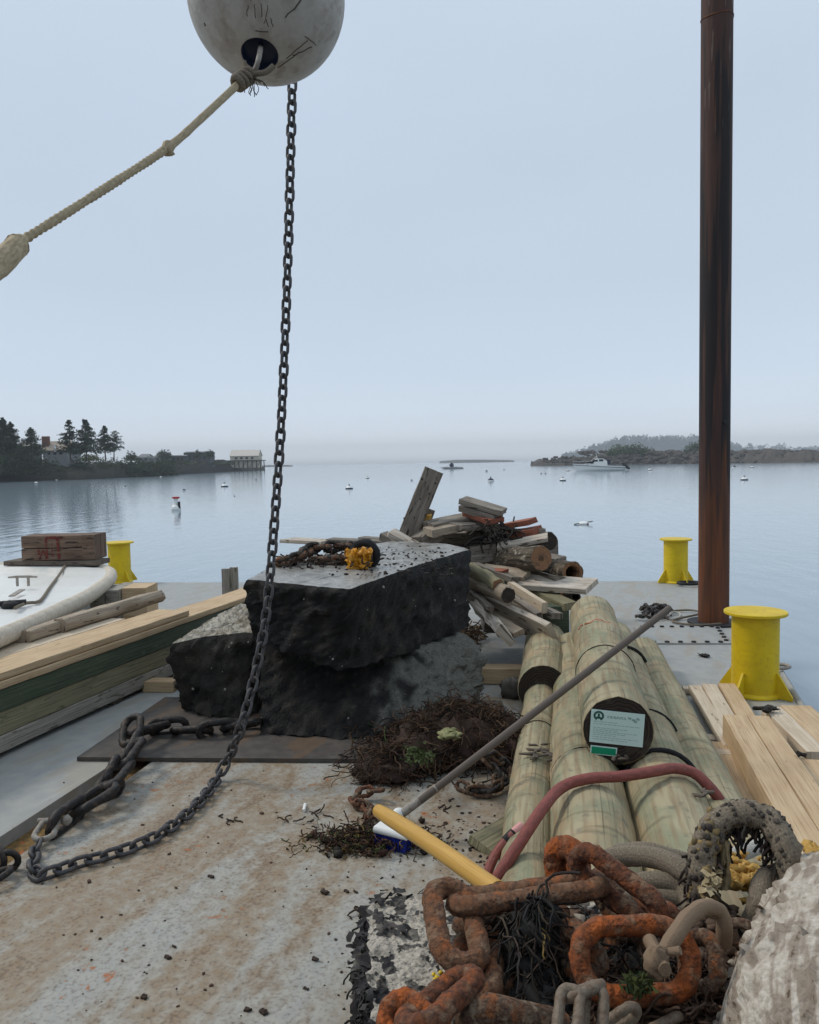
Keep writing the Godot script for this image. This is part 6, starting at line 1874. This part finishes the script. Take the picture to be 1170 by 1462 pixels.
func make_hanging_buoy() -> void:
	var depth := 3.1
	var c := D(381, -2, depth)
	var R := 113.0 * pxm(c) * 0.985
	var t := thing("hanging_buoy", "big off white mooring buoy hanging at the top, a rope knotted through its socket", "buoy", c - Vector3.UP * R)
	var mb := MB.new()
	# axis leans a little, so that the socket faces the camera and down
	var sg := ray(371, 80).normalized(); var so0 := cam.position - c; var sB := so0.dot(sg)
	var sock := (cam.position + sg * (-sB - sqrt(sB * sB - (so0.length_squared() - R * R))) - c).normalized()
	var fr := frame_of(sock, Vector3(0, 0, 1))
	var prof := []
	prof.push_back(Vector2(0.0, R * 0.80))
	prof.push_back(Vector2(R * 0.19, R * 0.80))
	prof.push_back(Vector2(R * 0.215, R * 0.86))
	prof.push_back(Vector2(R * 0.225, R * 0.97))
	for i in 41:
		var la := lerpf(0.238, PI, i / 40.0)
		prof.push_back(Vector2(R * sin(la), R * cos(la)))
	for i in prof.size():
		for k in 65:
			var an := TAU * k / 64
			mb.vert(c + fr.x * prof[i].y + (fr.y * cos(an) + fr.z * sin(an)) * prof[i].x, Vector2(k / 64.0, i / 40.0))
	for i in range(2, prof.size() - 1):
		for k in 64: mb.quad(i * 65 + k, (i + 1) * 65 + k, (i + 1) * 65 + k + 1, i * 65 + k + 1)
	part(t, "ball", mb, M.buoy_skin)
	var so := MB.new()
	for i in 4:
		for k in 33:
			var an := TAU * k / 32
			var pr := [Vector2(0.0, R * 0.82), Vector2(R * 0.19, R * 0.83), Vector2(R * 0.212, R * 0.90), Vector2(R * 0.224, R * 0.975)][i] as Vector2
			so.vert(c + fr.x * pr.y + (fr.y * cos(an) + fr.z * sin(an)) * pr.x)
	for i in 3:
		for k in 32: so.quad(i * 33 + k, (i + 1) * 33 + k, (i + 1) * 33 + k + 1, i * 33 + k + 1)
	part(t, "socket", so, M.navy)
	var eye := MB.new()
	var e0 := c + sock * R * 0.83
	tube(eye, smooth([e0, D(370, 82, depth - R * 0.93), D(366, 96, depth - R * 0.93), D(362, 103, depth - R * 0.9)], 0.01), 0.009, 8)
	part(t, "eye_rod", eye, M.galvanised)
	# scuffs and pen marks on the skin
	var mk := MB.new()
	var scr := func(x0: float, y0: float, x1: float, y1: float, w: float) -> void:
		var pts := PackedVector3Array()
		for i in 7:
			var u := i / 6.0
			var g := ray(lerpf(x0, x1, u) + 1.6 * nz.get_noise_2d(u * 3.0, x0), lerpf(y0, y1, u) + 1.6 * nz.get_noise_2d(u * 3.0, y0 + 50.0)).normalized()
			var o := cam.position - c; var B := o.dot(g); var q := B * B - (o.length_squared() - R * R)
			if q < 0: return
			pts.push_back(cam.position + g * (-B - sqrt(q)))
		tube(mk, pts, w, 4)
	for q in [[432, -4, 420, 14, 0.003], [420, 12, 407, 25, 0.0022], [354, 8, 353, 24, 0.0014], [364, 6, 365, 26, 0.0014], [373, 5, 374, 24, 0.0014], [383, 8, 378, 34, 0.0012], [380, 28, 384, 38, 0.0016], [386, 26, 390, 38, 0.0016], [365, 44, 384, 46, 0.0018], [292, 33, 293, 36, 0.003], [408, 84, 440, 58, 0.002], [418, 80, 446, 66, 0.0022], [398, 96, 424, 78, 0.0022], [436, 52, 452, 64, 0.0018]]:
		scr.call(q[0], q[1], q[2], q[3], q[4])
	part(t, "scuff_mark", mk, mat("scuff", rgb(84, 76, 70), 0.8), "stuff")
	# the buoy is carried by the added crane's pendant above the frame
	var top := MB.new()
	tube(top, PackedVector3Array([c - sock * R * 0.98, c + Vector3(0.12, R * 1.05, -0.2), c + Vector3(0.35, 3.9, -0.4)]), 0.02, 10)
	solo("pendant_rope", top, M.rope_tan, "tan pendant rope from which the white buoy hangs, above the frame", "rope")
	# rope to the left
	var rp := thing("served_rope", "tan served rope running from the buoy down to the left frame edge", "rope", D(190, 235, 2.7))
	var p0 := D(349, 112, depth - R * 0.95); var p1 := D(30, 345, 2.0)
	var ctrl := [p0, p0.lerp(p1, 0.25) + Vector3(0, -0.026, 0), p0.lerp(p1, 0.42) + Vector3(0, -0.038, 0), p0.lerp(p1, 0.7) + Vector3(0, -0.022, 0), p1]
	var pts := smooth(ctrl, 0.006)
	var rad := PackedFloat32Array()
	var s := 0.0
	for i in pts.size():
		if i > 0: s += pts[i].distance_to(pts[i - 1])
		var u := float(i) / pts.size()
		var r := lerpf(0.0122, 0.0110, u)
		if u > 0.42: r += 0.0016 * sin(s * TAU / 0.019)
		r += 0.0012 * nz.get_noise_1d(s * 12.0)
		rad.push_back(r)
	var rb := MB.new(); tube(rb, pts, rad, 12, false, true)
	part(rp, "line", rb, M.rope_tan)
	var kn := MB.new()
	var k0 := p0.lerp(p1, 0.42) + Vector3(0, -0.038, 0)
	tube(kn, PackedVector3Array([k0 - (p1 - p0) * 0.018, k0, k0 + (p1 - p0) * 0.018]), [0.013, 0.0195, 0.013], 10, false, true, 0.003, 60.0)
	lump(kn, k0 + Vector3(0, -0.016, 0), Vector3(0.016, 0.012, 0.012), 0.4)
	part(rp, "seizing", kn, M.rope_tan)
	var kn2 := MB.new()
	var ax := (p1 - p0).normalized()
	for i in 4:
		var kp := PackedVector3Array()
		var fr2 := frame_of(ax, Vector3.UP)
		for k in 12: kp.push_back(p0 - ax * 0.02 + ax * 0.022 * i + (fr2.y * cos(TAU * k / 12) + fr2.z * sin(TAU * k / 12)) * 0.021 + ax * 0.008 * sin(TAU * k / 12 + i))
		tube(kn2, kp, 0.0105, 7, true, false, 0.002, 60.0)
	tube(kn2, smooth([p0 - ax * 0.02, D(362, 106, depth - R * 0.92), D(380, 103, depth - R * 0.94), D(391, 94, depth - R * 0.93)], 0.01), 0.010, 8)
	tube(kn2, smooth([p0, D(350, 96, depth - R * 0.9), D(349, 88, depth - R * 0.88)], 0.01), 0.008, 8)
	part(rp, "knot", kn2, M.rope)
	var fz := MB.new(); fz.colored = true
	for i in 14: strand(fz, D(361 + rng.randfn() * 2, 112, depth - R * 0.93), 0.06, 0.0016, Color(0.05, 0.04, 0.03), -1.0, 3.0)
	part(rp, "frayed_end", fz, M.weed, "stuff")
	var sp := MB.new()
	var e1 := D(-14, 392, 1.85)
	tube(sp, PackedVector3Array([p1 - ax * 0.0, p1.lerp(e1, 0.15), p1.lerp(e1, 0.5), p1.lerp(e1, 0.85), e1, e1 + (e1 - p1) * 2.0]), [0.017, 0.028, 0.0285, 0.026, 0.022, 0.020], 18, false, true, 0.007, 26.0)
	for i in 9:
		var kp := PackedVector3Array(); var fr2 := frame_of(e1 - p1, Vector3.UP)
		for k in 12: kp.push_back(p1.lerp(e1, 0.12 + 0.1 * i) + (fr2.y * cos(TAU * k / 12) + fr2.z * sin(TAU * k / 12)) * (0.0275 - 0.0012 * i))
		tube(sp, kp, 0.0016, 6, true, false)
	part(rp, "splice", sp, M.rope_tan)

# unseen crane added behind the camera for shade; its boom carries buoy and chain
func make_added_crane() -> void:
	var t := thing("added_crane", "unseen grey steel deck crane added behind the camera for shade, its boom above the frame", "crane", Vector3(0.3, 0, 3.6))
	var b := MB.new(); box(b, Vector3(0.3, 2.05, 3.9), Vector3(6.4, 3.5, 3.2), Basis.IDENTITY, 0.05)
	part(t, "house", b, M.added_crane_steel)
	var u := MB.new(); lathe(u, Vector3(0.3, 0, 3.9), [Vector2(1.4, 0.0), Vector2(1.4, 0.3)], 32); part(t, "turntable", u, M.iron_black)
	for x in [-1.6, 0.3, 2.2]:
		var w := MB.new(); box(w, Vector3(x, 2.6, 2.28), Vector3(1.2, 0.9, 0.06)); part(t, "window", w, M.pane)
	var m := MB.new()
	var foot := Vector3(0.3, 3.7, 2.6); var tip := Vector3(0.0, 6.6, -5.0)
	for s in [[-0.3, 0.0], [0.3, 0.0], [-0.3, 0.5], [0.3, 0.5]]:
		tube(m, PackedVector3Array([foot + Vector3(s[0], s[1], 0), tip + Vector3(s[0] * 0.5, s[1] * 0.5, 0)]), 0.06, 8)
	for i in 14:
		var v := i / 14.0; var v2 := (i + 1) / 14.0
		tube(m, PackedVector3Array([foot.lerp(tip, v) + Vector3(-0.3, 0, 0), foot.lerp(tip, v2) + Vector3(0.3, 0.4, 0)]), 0.025, 6)
		tube(m, PackedVector3Array([foot.lerp(tip, v) + Vector3(0.3, 0, 0), foot.lerp(tip, v2) + Vector3(-0.3, 0.4, 0)]), 0.025, 6)
	part(t, "boom", m, M.added_crane_steel)

# ---- the harbour beyond ------------------------------------------------------------------
func make_shores() -> void:
	# left headland
	land("left_headland", [[-160, 150, 655], [-40, 165, 662], [20, 175, 663], [70, 180, 662], [120, 185, 661], [160, 195, 662], [200, 215, 662], [240, 240, 661], [290, 290, 657], [318, 330, 656], [345, 360, 662], [378, 375, 667]], 26.0, 1.2, M.bank)
	var sb := MB.new(); sb.colored = true
	var dk := Color(0.025, 0.035, 0.018); var lt := Color(0.07, 0.085, 0.035)
	for i in 260:
		var px := rng.randf_range(-60, 245)
		var d := lerpf(165.0, 236.0, clampf((px + 40) / 280.0, 0, 1)) + rng.randf_range(-14, 6)
		var top := lerpf(648, 655, clampf(px / 240.0, 0, 1)) + rng.randf_range(-2, 16)
		var p := D(px, minf(top + 15, 679), d); var hh := D(px, top, d).y - p.y
		bush(sb, p, Vector3(rng.randf_range(1.8, 3.4), hh * rng.randf_range(0.8, 1.2), 1.5), 130, dk, lt if rng.randf() < 0.3 else dk * 1.6, 0.28)
	for i in 60:
		var px := rng.randf_range(230, 330)
		var d := lerpf(240, 335, (px - 230) / 100.0) + rng.randf_range(3, 14)
		bush(sb, D(px, 663, d), Vector3(2.2, 1.1, 2), 60, dk, lt, 0.4)
	solo("shoreline_shrubs", sb, M.leaf, "low dark shrubs along the bank of the left headland", "shrubs", "", "stuff")
	var gb := MB.new(); gb.colored = true
	bush(gb, D(131, 657, 184), Vector3(2.6, 1.6, 1.5), 420, Color(0.09, 0.11, 0.035), Color(0.15, 0.16, 0.05), 0.25)
	solo("light_shrub", gb, M.leaf, "light green shrub on the headland below the tall conifers", "shrub")
	# conifers: px, base py, top py, depth, radius, bare, gap
	for c in [
		["dense dark conifer at the left frame edge, leftmost on the headland", -14, 655, 596, 172, 3.6, 0.03, 0.0],
		["dark conifer with a blunt top, second from the left on the headland", 6, 655, 597, 174, 3.0, 0.03, 0.05],
		["dark conifer right beside the cluster at the left frame edge", 18, 655, 603, 176, 2.6, 0.03, 0.05],
		["broad dark conifer standing left of the headland house", 46, 655, 611, 170, 2.7, 0.15, 0.1],
		["thin topped conifer right of the headland house, broad below", 101, 654, 600, 176, 2.3, 0.15, 0.32],
		["tallest conifer on the headland with a dense round crown", 124, 656, 598, 178, 2.5, 0.22, 0.12],
		["open pine right of the tallest conifer, its left trunk", 151, 655, 608, 182, 2.0, 0.30, 0.3],
		["open pine at the right end of the tree group, leaning right", 163, 655, 614, 183, 2.1, 0.30, 0.35],
	]:
		var b := D(c[1], c[2], c[4]); var h := D(c[1], c[3], c[4]).y - b.y
		conifer(c[0], b, h, c[5] * 1.5, c[6], c[7], 0.4 if c[1] == 163 else 0.0)
	for q in [[188, 650, 2.0, "round bush on the headland ridge right of the pines"], [232, 646, 2.3, "small round tree between the low grey houses"], [240, 648, 1.6, "low tree beside the small round tree by the grey houses"], [283, 647, 1.5, "dark tree on the right side of the long grey house"], [299, 646, 2.0, "tree at the right end of the long grey house"]]:
		var d := 235.0 if q[0] < 200 else 300.0
		var mb := MB.new(); mb.colored = true
		var p := D(q[0], q[1] + 5, d); p.y -= 0.5
		bush(mb, p, Vector3(q[2], (D(q[0], q[1] - 4, d).y - p.y), q[2]), 420, dk, lt, 0.35)
		var t := thing("round_tree", q[3], "tree", p, "small trees by the far houses")
		part(t, "crown", mb, M.leaf)
		var tk := MB.new(); tube(tk, PackedVector3Array([p - Vector3.UP, p + Vector3.UP * 1.5]), 0.15, 5)
		part(t, "trunk", tk, M.trunk)
	# houses
	var h1 := house("headland_house", "shingled house with a brick chimney among the conifers on the left headland", 62, 96, 652, 643, 630, 192, 8.0, M.wall_grey, M.roof_tan, 3)
	var ch := MB.new(); var cp := D(66, 632, 194); box(ch, cp, Vector3(1.5, 3.0, 1.2)); part(h1, "chimney", ch, M.brick_red)
	var dm := MB.new(); var dp := D(79, 640, 191); box(dm, dp, Vector3(0.35, 1.7, 0.3)); part(h1, "corner_board", dm, M.white)
	house("headland_house", "pale roofed house mostly hidden behind the leftmost conifers", 22, 42, 652, 640, 632, 200, 7.0, M.wall_grey, M.roof_pale, 2)
	house("shore_house", "small grey house with a hipped roof, left of the far shore houses", 196, 214, 659, 653, 648.5, 300, 6.0, M.wall_grey, M.wall_grey, 2, 0.5)
	house("shore_house", "second small grey house on the far shore, beside the small round tree", 219, 239, 659, 653, 648.5, 300, 6.0, M.wall_grey, M.wall_grey, 2, 0.4)
	house("shore_house", "long low grey house on the far shore", 243, 266, 660, 651, 650, 305, 6.0, M.wall_dark, M.wall_grey, 3)
	house("shore_house", "large grey flat topped house, the biggest on the far shore", 263, 300, 660, 646.5, 645, 310, 8.0, M.wall_dark, M.wall_dark, 4, 0.05)
	# house on piles
	var t := house("pier_house", "pale roofed shed standing on piles over the water at the end of the far shore", 329, 369, 657.5, 651, 642.5, 350, 9.0, M.wall_cream, M.roof_pale, 4, 0.0)
	# its walls end at the pier deck
	var dk2 := MB.new(); var d0 := D(322, 658, 350); var d1 := D(374, 657.5, 350)
	box(dk2, Vector3((d0.x + d1.x) * 0.5, d0.y, d0.z - 4.5), Vector3(d1.x - d0.x, 0.35, 11.0))
	part(t, "pier_deck", dk2, M.trunk)
	for i in 9:
		for j in 2:
			var p := Vector3(lerpf(d0.x + 0.3, d1.x - 0.3, i / 8.0), 0, d0.z + 0.6 - 9.0 * j)
			var pm := MB.new(); tube(pm, PackedVector3Array([Vector3(p.x, SEA - 1.0, p.z), Vector3(p.x + (0.3 if i == 8 else 0.0) * -1.0, d0.y, p.z)]), 0.22, 6)
			part(t, "pile", pm, M.trunk)
	for i in 5:
		var bm := MB.new(); var x0 := lerpf(d0.x, d1.x, i / 5.0); var x1 := lerpf(d0.x, d1.x, (i + 1) / 5.0)
		tube(bm, PackedVector3Array([Vector3(x0, SEA + 0.6, d0.z + 0.7), Vector3(x1, d0.y - 0.3, d0.z + 0.7)]), 0.09, 4)
		part(t, "brace", bm, M.trunk)
	var ln := MB.new(); plank(ln, D(300, 671, 345), D(324, 659, 349), 1.2, 0.2); part(t, "gangway", ln, M.wall_grey)
	var sk := MB.new(); var sp := D(288, 671, 320); sp.y = SEA + 0.25
	tube(sk, PackedVector3Array([sp + Vector3(-1.6, 0.25, 0), sp + Vector3(-0.8, 0.1, 0), sp + Vector3(1.6, 0.0, 0)]), [0.1, 0.55, 0.5], 10, false, true, 0.0, 1.0, Color.WHITE, 0.6)
	solo("beached_dinghy", sk, M.white, "tiny white dinghy drawn up on the shore left of the pier shed", "dinghy")
	# right islet
	land("rocky_islet", [[758, 372, 661], [772, 370, 657], [800, 368, 655.5], [830, 365, 652], [850, 363, 648], [880, 360, 645.5], [930, 350, 645], [985, 342, 644], [1040, 330, 645], [1100, 315, 643.5], [1160, 305, 643], [1260, 290, 642]], 34.0, 2.2, M.rock, 0.7)
	var bd := MB.new()
	for i in 420:
		var px := rng.randf_range(775, 1230)
		var d := lerpf(368, 296, (px - 775) / 455.0) + rng.randf_range(0, 22)
		var y := lerpf(662, 645, clampf((d - lerpf(368, 296, (px - 775) / 455.0)) / 20.0, 0, 1)) - (px - 900) * 0.004
		if px < 830: y = lerpf(y, 658, 0.6)
		var r := rng.randf_range(0.3, 1.3)
		lump(bd, D(px, y, d), Vector3(r * 1.5, r * 0.7, r), 0.6, Color.WHITE, 4, 7)
	solo("shore_boulders", bd, M.rock, "grey boulders strewn along the rocky islet at the right", "rocks", "", "stuff")
	var shr := MB.new(); shr.colored = true
	for q in [[885, 644, 9.0, 3.0], [905, 643, 9.0, 3.2], [922, 645, 6.0, 2.4], [876, 646, 4.0, 2.0]]:
		bush(shr, D(q[0], q[1] + 4, 366), Vector3(q[2] * 0.7, q[3] * 1.35, 4.0), 900, Color(0.035, 0.06, 0.016), Color(0.085, 0.12, 0.03), 0.45)
	solo("green_thicket", shr, M.leaf, "green thicket on top of the rocky islet behind the motor boat", "shrub")
	shr = MB.new(); shr.colored = true
	for q in [[990, 642, 5.0, 4.0], [1003, 640, 5.0, 4.6]]:
		bush(shr, D(q[0], q[1] + 4, 362), Vector3(q[2], q[3], 4.0), 900, Color(0.035, 0.055, 0.018), Color(0.075, 0.10, 0.03), 0.4)
	solo("green_thicket", shr, M.leaf, "green thicket on the islet half hidden by the spud pile", "shrub")
	shr = MB.new(); shr.colored = true
	bush(shr, D(955, 647, 364), Vector3(3.0, 1.6, 3.0), 260, Color(0.05, 0.06, 0.03), Color(0.09, 0.09, 0.05), 0.4)
	solo("low_shrub", shr, M.leaf, "low brownish shrub on the islet between the two green thickets", "shrub")
	# wooded hill beyond
	land("wooded_hill", [[800, 1885, 655], [820, 1885, 648], [850, 1892, 638], [880, 1899, 632], [920, 1906, 629], [980, 1914, 628], [1040, 1928, 634], [1060, 1943, 640], [1110, 1957, 643], [1250, 1972, 642]], 250.0, 4.0, M.rock)
	var fo := MB.new(); fo.colored = true
	for i in 1500:
		var px := rng.randf_range(803, 1060)
		var d := 1905.0 + rng.randf_range(5, 180)
		var lim := lerpf(655, 627, clampf((px - 800) / 90.0, 0, 1)) if px < 980 else lerpf(626, 640, clampf((px - 1000) / 60.0, 0, 1))
		var by := lim + rng.randf_range(1, 18)
		var p := D(px, minf(by, 656), d); var h := rng.randf_range(9, 14)
		for k in 26:
			var u := rng.randf(); var an := rng.randf() * TAU; var rr := (1.0 - u) * 5.0 + 0.4
			leaf_tri(fo, p + Vector3(cos(an) * rr, u * h, sin(an) * rr), 2.1, Color(0.03, 0.045, 0.03).lerp(Color(0.05, 0.07, 0.04), rng.randf()))
	for i in 160:
		var px := rng.randf_range(1040, 1240)
		var p := D(px, 646, 1890.0 + rng.randf_range(0, 80)); var h := rng.randf_range(9, 16)
		if absf(px - 1082) < 14 or absf(px - 1115) < 6: h *= 1.5
		for k in 40:
			var u := rng.randf(); var an := rng.randf() * TAU; var rr := sin(u * PI) * 6.6 + 0.3
			leaf_tri(fo, p + Vector3(cos(an) * rr, u * h, sin(an) * rr), 2.1, Color(0.03, 0.045, 0.03).lerp(Color(0.05, 0.07, 0.04), rng.randf()))
	solo("distant_forest", fo, M.leaf, "hazy forest on the hill beyond the islet", "forest", "", "stuff")
	land("far_island", [[628, 1500, 658.4], [650, 1500, 656.5], [690, 1500, 656.3], [728, 1500, 656.8], [735, 1500, 657.8]], 60.0, 0.6, M.rock)
	land("far_point", [[374, 1000, 664.6], [392, 1000, 664.0], [410, 1000, 663.9], [418, 1000, 664.3]], 40.0, 0.4, M.rock)

func make_boats() -> void:
	# motor boat
	var p := D(857, 671, 178); p.y = SEA
	var t := thing("motor_boat", "white motor boat with a low cabin moored in front of the rocky islet", "boat", p)
	var L := 10.4; var hull := MB.new()
	var secs := 14
	for i in secs + 1:
		var u := float(i) / secs            # bow at the left
		var x := (u - 0.5) * L
		var w := 1.55 * pow(sin(clampf(u * 1.5, 0, 1) * PI / 2), 0.8) + 0.02
		var sh := lerpf(1.75, 0.95, pow(u, 0.7))
		var rake := (1.0 - clampf(u * 5.0, 0, 1)) * -0.9
		for s in [[-1.0, 1.0], [-0.93, 0.5], [-0.75, 0.0], [0.0, -0.35], [0.75, 0.0], [0.93, 0.5], [1.0, 1.0]]:
			hull.vert(p + Vector3(x + rake * maxf(s[1], 0.0), sh * s[1], w * s[0]))
	for i in secs:
		for k in 6: hull.quad(i * 7 + k, i * 7 + k + 1, (i + 1) * 7 + k + 1, (i + 1) * 7 + k)
	for k in range(1, 6): hull.tri(secs * 7, secs * 7 + k, secs * 7 + k + 1)
	part(t, "hull", hull, M.white)
	var dk := MB.new()
	for i in secs + 1: dk.vert(hull.v[i * 7] - Vector3.UP * 0.08); dk.vert(hull.v[i * 7 + 6] - Vector3.UP * 0.08)
	for i in secs: dk.quad(i * 2, i * 2 + 1, i * 2 + 3, i * 2 + 2)
	part(t, "deck", dk, M.white)
	var st := MB.new()
	for s in [-1, 1]:
		var pts := PackedVector3Array()
		for i in secs + 1: pts.push_back(hull.v[i * 7 + (0 if s < 0 else 6)] - Vector3.UP * 0.3)
		tube(st, pts, 0.05, 5)
	part(t, "rubbing_strake", st, M.navy)
	var cb := MB.new()
	var prof := [Vector2(-3.4, 1.55), Vector2(-1.6, 1.9), Vector2(-0.7, 2.75), Vector2(0.4, 2.75), Vector2(1.3, 2.2), Vector2(1.4, 1.1)]
	for s in [-1, 1]:
		var ids := []
		for q in prof: ids.push_back(cb.vert(p + Vector3(q.x, q.y, s * 1.05)))
		for i in range(1, prof.size() - 1): cb.tri(ids[0], ids[i], ids[i + 1])
	for i in prof.size() - 1:
		var a: Vector2 = prof[i]; var b: Vector2 = prof[i + 1]
		cb.quad(cb.vert(p + Vector3(a.x, a.y, -1.05)), cb.vert(p + Vector3(b.x, b.y, -1.05)), cb.vert(p + Vector3(b.x, b.y, 1.05)), cb.vert(p + Vector3(a.x, a.y, 1.05)))
	part(t, "cabin", cb, M.white)
	for q in [[-1.1, 2.3, 0.7, 0.4], [0.0, 2.35, 0.9, 0.45], [-2.0, 1.75, 0.7, 0.2]]:
		var w := MB.new(); box(w, p + Vector3(q[0], q[1], 1.07), Vector3(q[2], q[3], 0.05)); part(t, "window", w, M.pane)
	var mast := MB.new(); tube(mast, PackedVector3Array([p + Vector3(-0.6, 2.7, 0), p + Vector3(-0.9, 4.0, 0)]), [0.07, 0.04], 6); tube(mast, PackedVector3Array([p + Vector3(-2.0, 2.2, 0), p + Vector3(-0.75, 3.3, 0)]), 0.05, 5)
	part(t, "mast", mast, M.white)
	var can := MB.new(); box(can, p + Vector3(1.6, 2.0, 0), Vector3(0.9, 0.9, 1.9)); part(t, "canvas_cover", can, M.navy)
	var ob := MB.new(); tube(ob, PackedVector3Array([p + Vector3(L * 0.5 - 0.3, 1.7, 0), p + Vector3(L * 0.5 + 0.5, 1.0, 0), p + Vector3(L * 0.5 + 1.3, 0.35, 0)]), [0.3, 0.38, 0.2], 8); part(t, "outboard", ob, M.iron_black)
	var rl := MB.new(); tube(rl, PackedVector3Array([p + Vector3(-L * 0.5 - 0.8, 2.1, 0.2), p + Vector3(-3.6, 2.2, 0.9), p + Vector3(-1.8, 2.2, 1.2)]), 0.03, 5); part(t, "bow_rail", rl, M.white)
	# skiff with a figure like hump far out
	var q := D(646, 673.5, 290); q.y = SEA
	var s := thing("far_skiff", "low grey skiff moored far out right of the upright plank", "boat", q)
	var sm := MB.new()
	tube(sm, PackedVector3Array([q + Vector3(-4.2, 0.5, 0), q + Vector3(-2.5, 0.35, 0), q + Vector3(1.0, 0.3, 0), q + Vector3(4.0, 0.3, 0)]), [0.1, 0.8, 0.95, 0.6], 12, false, true, 0.0, 1.0, Color.WHITE, 0.55)
	part(s, "hull", sm, M.wall_grey)
	var hm := MB.new(); lump(hm, q + Vector3(-0.2, 1.4, 0), Vector3(0.9, 0.8, 0.8), 0.2, Color.WHITE, 8, 10); part(s, "covered_engine", hm, M.navy)
	# can buoy
	var b := G(252, 729, SEA); var k := pxm(b)
	var t2 := thing("marker_buoy", "white marker buoy with a red cap and a dark fender tyre, left of the chain", "buoy", b)
	var m := MB.new(); lathe(m, b, [Vector2(0.02, -k * 3), Vector2(k * 6, -k * 1), Vector2(k * 7.2, k * 3), Vector2(k * 6.4, k * 6), Vector2(k * 3.2, k * 8.6), Vector2(k * 3.0, k * 17)], 16); part(t2, "body", m, M.white)
	m = MB.new(); lathe(m, b, [Vector2(k * 3.1, k * 17), Vector2(k * 5.2, k * 17.4), Vector2(k * 5.2, k * 19.6), Vector2(0, k * 20)], 16); part(t2, "cap", m, M.red_paint)
	m = MB.new(); var pts := PackedVector3Array()
	for i in 14: pts.push_back(b + Vector3(k * 4.5 + k * 1.0 * cos(TAU * i / 14), k * 7 + k * 4.6 * sin(TAU * i / 14), k * 3.5 * cos(TAU * i / 14)))
	tube(m, pts, k * 1.7, 7, true); part(t2, "tyre", m, M.rubber)
	# flat float close by
	var fb := G(834, 749, SEA); k = pxm(fb)
	var t3 := thing("tipped_buoy", "white buoy lying tipped with its stick, right of the wood heap", "buoy", fb)
	m = MB.new(); lump(m, fb + Vector3(0, k * 1.5, 0), Vector3(k * 7, k * 3.2, k * 6), 0.1, Color.WHITE, 8, 14); part(t3, "float_ball", m, M.white)
	m = MB.new(); tube(m, PackedVector3Array([fb + Vector3(-k * 14, k * 0.6, 0), fb + Vector3(k * 13, k * 4.2, -0.1)]), k * 0.9, 6); part(t3, "stick", m, M.wall_grey)
	m = MB.new(); lump(m, fb + Vector3(k * 4, k * 0.6, k * 4), Vector3(k * 2.4, k * 2, k * 2), 0.1, Color.WHITE, 5, 8); part(t3, "dark_spot", m, M.brick_red)
	# the small ones
	for q2 in [
		["white buoy near the left shore, leftmost of all", 52, 690, 2.6, 0], ["tiny buoy near the left shore below the headland house", 81, 686, 1.6, 0], ["small dark buoy below the open pines", 179, 696, 2.0, 1], ["tiny buoy off the shore below the grey houses", 230, 681.5, 1.8, 0],
		["low dark buoy beyond the marker buoy", 263, 701, 3.0, 1], ["white and dark buoy left of the hanging chain", 321, 695, 5.0, 0], ["tiny dark buoy under the white and dark one", 335, 709, 1.4, 1], ["tiny buoy close left of the hanging chain", 366, 686.5, 2.2, 1],
		["white topped dark buoy right of the hanging chain", 499, 698, 5.2, 0], ["small white buoy farther out, above the wet slab", 525, 683, 2.6, 0], ["tiny dark buoy left of the upright plank", 588, 686.5, 2.0, 1],
		["dark buoy with a stick below the far skiff", 701, 687, 5.0, 1], ["tiny dark buoy right of the far skiff", 695, 673.5, 2.2, 1], ["tiny buoy in open water beyond the stick buoy", 720, 671, 1.8, 0], ["tiny dark buoy, left of a pair off the islet point", 773, 677, 1.8, 1], ["tiny dark buoy, right of a pair off the islet point", 779, 677, 1.8, 1],
		["white topped navy buoy below the motor boat's bow", 804, 686.5, 4.4, 0], ["white buoy just left of the motor boat", 811, 672.5, 2.6, 0], ["white buoy between the motor boat and the spud pile", 928, 671.5, 3.0, 0],
		["small buoy right of the spud pile, near the shore", 1049, 667.5, 2.8, 1], ["small pale buoy right of the spud pile, beside a darker one", 1074, 668, 2.8, 0], ["white and navy buoy nearest on the water right of the spud pile", 1063, 685.5, 5.0, 0]]:
		var dp := G(q2[1], q2[2], SEA)
		buoy(q2[0], q2[1], q2[2], q2[3] * pxm(dp), q2[4])

func _ready() -> void:
	rng.seed = 20240
	make_camera_and_light()
	make_materials()
	make_sea()
	make_shores()
	make_boats()
	make_barge()
	make_spud()
	bollard("near yellow bollard at the right deck edge with a wide bright cap", 1078, 990, 0.9)
	bollard("far yellow bollard left of the spud pile", 965, 831, 1.3)
	bollard("yellow bollard behind the skiff at the left", 172, 831, 0.7)
	make_added_crane()
	make_left_stack()
	make_skiff()
	make_stones()
	make_wood_heap()
	make_pilings()
	make_lumber()
	make_hanging_chain()
	make_weed()
	make_tools()
	make_front()
	make_hanging_buoy()
